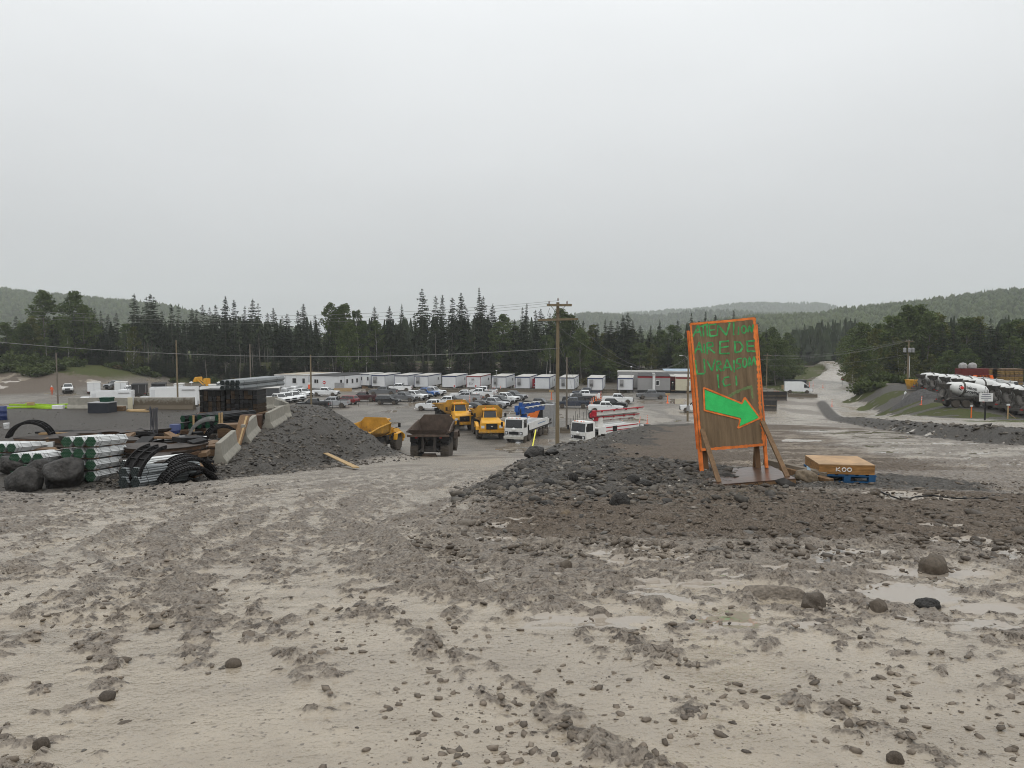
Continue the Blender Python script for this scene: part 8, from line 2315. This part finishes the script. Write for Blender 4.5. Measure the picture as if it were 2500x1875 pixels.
# more scattered dark pieces fill the heap
r7 = np.random.default_rng(12)
for i in range(190):
    Y = r7.uniform(30, 43); px = r7.uniform(60, 520) if Y > 33 else r7.uniform(300, 470)
    if i >= 120: Y = r7.uniform(32.5, 39); px = r7.uniform(190, 480)
    x = (px - 1250) / FPX * Y
    d = (r7.uniform(.5, 1.8), r7.uniform(.12, .7), r7.uniform(.05, .22))
    o = MB().bb(-d[0] / 2, d[0] / 2, -d[1] / 2, d[1] / 2, 0, d[2]).build("scrap_board", [BSTL, FORMS, FORMT, WOODD, LUM, BSTL][i % 6], None, 0, .008)
    o.location = (x, Y, gz(x, Y) + r7.uniform(0, .95 if i >= 120 else .6) * (1 if 32 < Y < 41 else .4)); o.rotation_euler = (r7.uniform(-.2, .2), r7.uniform(-.2, .2), r7.uniform(0, 3.14))
    w_ = ["black steel plate", "brown plywood offcut", "film-faced dark sheet", "wet dark timber", "brown lumber piece", "black steel strip"][i % 6]
    tag(o, f"{w_} lying loose in the {'left' if px < 250 else 'right'} half of the formwork heap", "board", "loose pieces in the formwork heap")
# standing rods
rt = thing("rod_bundle", "bundle of grey steel rods standing upright in the yard", "rods", at(374, 1040, 38.3))
for k in range(14): MB().tube((r7.uniform(-.16, .16), r7.uniform(-.1, .1), -.6), (r7.uniform(-.22, .24), r7.uniform(-.12, .12), r7.uniform(.75, 1.05)), .018, n=5).build("rod", mat("grey_rod", (.10, .10, .11), .5, .3), rt)
# barrels, pails, bins
def barrel(p, label, m, h=.9, r=.29):
    t = thing("barrel", label, "barrel", p); MB().lathe([(r * .95, 0), (r, .02), (r, h * .32), (r * 1.04, h * .34), (r, h * .36), (r, h * .64), (r * 1.04, h * .66), (r, h * .68), (r, h * .98), (r * .95, h), (r * .9, h - .02)], (0, 0, 0), 'z', 18).build("body", m, t, 40); MB().lathe([(.02, h - .03), (r * .88, h - .03), (r * .88, h - .022), (.02, h - .022)], (0, 0, 0), 'z', 18).build("lid", m, t); return t
barrel(tg(423, 41.5), "dark blue plastic barrel beside the plywood box", BLUEP, .95); barrel(tg(0, 52), "dark blue barrel cut by the left edge of the picture", BLUEP, .98)
barrel(tg(382, 40.5) , "blue drum behind the standing rods", mat("bright_blue_plastic", (.03, .10, .30), .4), .7)
def pail(p, label, m=WPLAST, h=.38, r=.17):
    t = thing("pail", label, "pail", p); MB().lathe([(r * .82, 0), (r * .85, .01), (r, h * .9), (r * 1.07, h * .9), (r * 1.07, h), (r * .9, h)], (0, 0, 0), 'z', 16).build("body", m, t, 40)
    MB().path([(-r, 0, h * .85), (-r * .6, -r * .9, h * .55), (0, -r * 1.15, h * .42), (r * .6, -r * .9, h * .55), (r, 0, h * .85)], .006, 4).build("handle", STRAP, t); return t
pail(tg(9, 47), "white pail in front of the left blue barrel")
for i, px in enumerate((412, 432)):
    t = thing("plastic_tub", f"white plastic tub before the blue barrel, {['left', 'right'][i]} one", "tub", tg(px, 38.4) + Vector((0, 0, .28)), 0, "white tubs before the barrel"); MB().loft([[(-.2, -.15, 0), (.2, -.15, 0), (.2, .15, 0), (-.2, .15, 0)], [(-.24, -.19, .3), (.24, -.19, .3), (.24, .19, .3), (-.24, .19, .3)]]).build("body", WPLAST, t); MB().bb(-.25, .25, -.2, .2, .302, .35).build("lid", [REDM, WPLAST][i], t, 0, .02)
slab(422, 1062, 38.4, (1.3, .6, .28), 0, WOODD, "dark timber support under the white tubs", name="timber_support", cat="timber")
t = thing("metal_bin", "dark grey steel bin with pale rim before the streaked barrier", "bin", tg(234, 56.5), R_(-4)); MB().bb(-.78, .78, 0, 1.2, .02, .78).build("body", mat("bin_grey", (.035, .038, .045), .5, 0, .15, 2), t, 0, .02); MB().bb(-.8, .8, -.02, 1.22, .783, .83).build("rim", ACM, t)
t = thing("wheeled_bin", "dark green wheeled bin behind the grey steel bin", "bin", tg(258, 57.6)); MB().loft([[(-.3, -.3, .05), (.3, -.3, .05), (.3, .3, .05), (-.3, .3, .05)], [(-.38, -.36, 1.05), (.38, -.36, 1.05), (.38, .36, 1.05), (-.38, .36, 1.05)]]).build("body", mat("bin_green", (.012, .05, .03), .45), t); MB().bb(-.41, .41, -.4, .4, 1.053, 1.14).build("lid", mat("bin_green", (.012, .05, .03), .45), t, 0, .03)
# lime green beams
LIME = mat("lime_green_paint", (.30, .48, .03), .5, 0, .15, 3)
for i in range(9):
    p = tg(52 + 12 * i + r7.uniform(-4, 4), 61.0 + r7.uniform(-1.2, 1.2)); o = MB().bb(-r7.uniform(1.0, 1.6), r7.uniform(.9, 1.5), -.06, .06, 0, .14).build("lime_beam", LIME, None, 0, .01)
    o.location = p + Vector((0, 0, .05 + .10 * (i % 2))); o.rotation_euler = (0, r7.uniform(-.03, .03), R_(r7.uniform(-20, 20))); tag(o, "lime green formwork beam on the ground at the far left of the yard", "beam", "lime green beams")
slab(143, 994, 60, (.8, .5, .3), 8, WPLAST, "white sheet crumpled at the end of the lime green beams", name="plastic_sheet", cat="sheet")
slab(75, 990, 61, (.5, .3, .25), 20, WOOD, "tan board among the lime green beams", name="board", cat="board", dz=.2)
# brush pile of felled logs before the forest
lg = thing("log_pile", "tangled pile of dead grey logs before the forest left of the offices", "logs", (at(640, 915, 197).x, 197, gz(at(640, 915, 197).x, 197)))
for k in range(26):
    a = Vector((r7.uniform(-6, 6), r7.uniform(-1.5, 1.5), r7.uniform(.1, 2.0))); L = r7.uniform(2.5, 6); d = Vector((1, r7.uniform(-.3, .3), r7.uniform(-.12, .12))).normalized()
    MB().tube(a - d * L / 2, a + d * L / 2, r7.uniform(.08, .17), r7.uniform(.05, .1), 6).build("log", [BARK_D, BARK_G][k % 3 == 0], lg)

# ------------------------------------------------------------------ labels: tell look-alikes apart by their order from the left
ORDN = ["first", "second", "third", "fourth", "fifth", "sixth", "seventh", "eighth", "ninth", "tenth", "eleventh", "twelfth", "thirteenth", "fourteenth", "fifteenth", "sixteenth", "seventeenth", "eighteenth", "nineteenth", "twentieth"]
by = {}
for o in list(bpy.data.objects):
    if o.parent is None and o.get("label") and o.get("category"): by.setdefault(o["label"], []).append(o)
for lb, os_ in by.items():
    if 2 <= len(os_) <= 20 and len(lb.split()) <= 12:
        os_.sort(key=lambda q: q.location.x / max(q.location.y, 1))
        for k, q in enumerate(os_): q["label"] = f"{lb}, {ORDN[k]} from left"

# ------------------------------------------------------------------ rain haze
hz = MB().bb(-4200, 4200, -60, 5200, -40, 330).build("haze")
tag(hz, kind="stuff")
hm = bpy.data.materials.new("rain_haze"); hm.use_nodes = True
hm.node_tree.nodes.clear()
ho = hm.node_tree.nodes.new("ShaderNodeOutputMaterial")
hv = hm.node_tree.nodes.new("ShaderNodeVolumePrincipled")
hv.inputs["Color"].default_value = (.93, .96, .98, 1)
hv.inputs["Density"].default_value = 0.0002
hv.inputs["Anisotropy"].default_value = 0.0
hm.node_tree.links.new(hv.outputs[0], ho.inputs["Volume"])
hz.data.materials.append(hm)
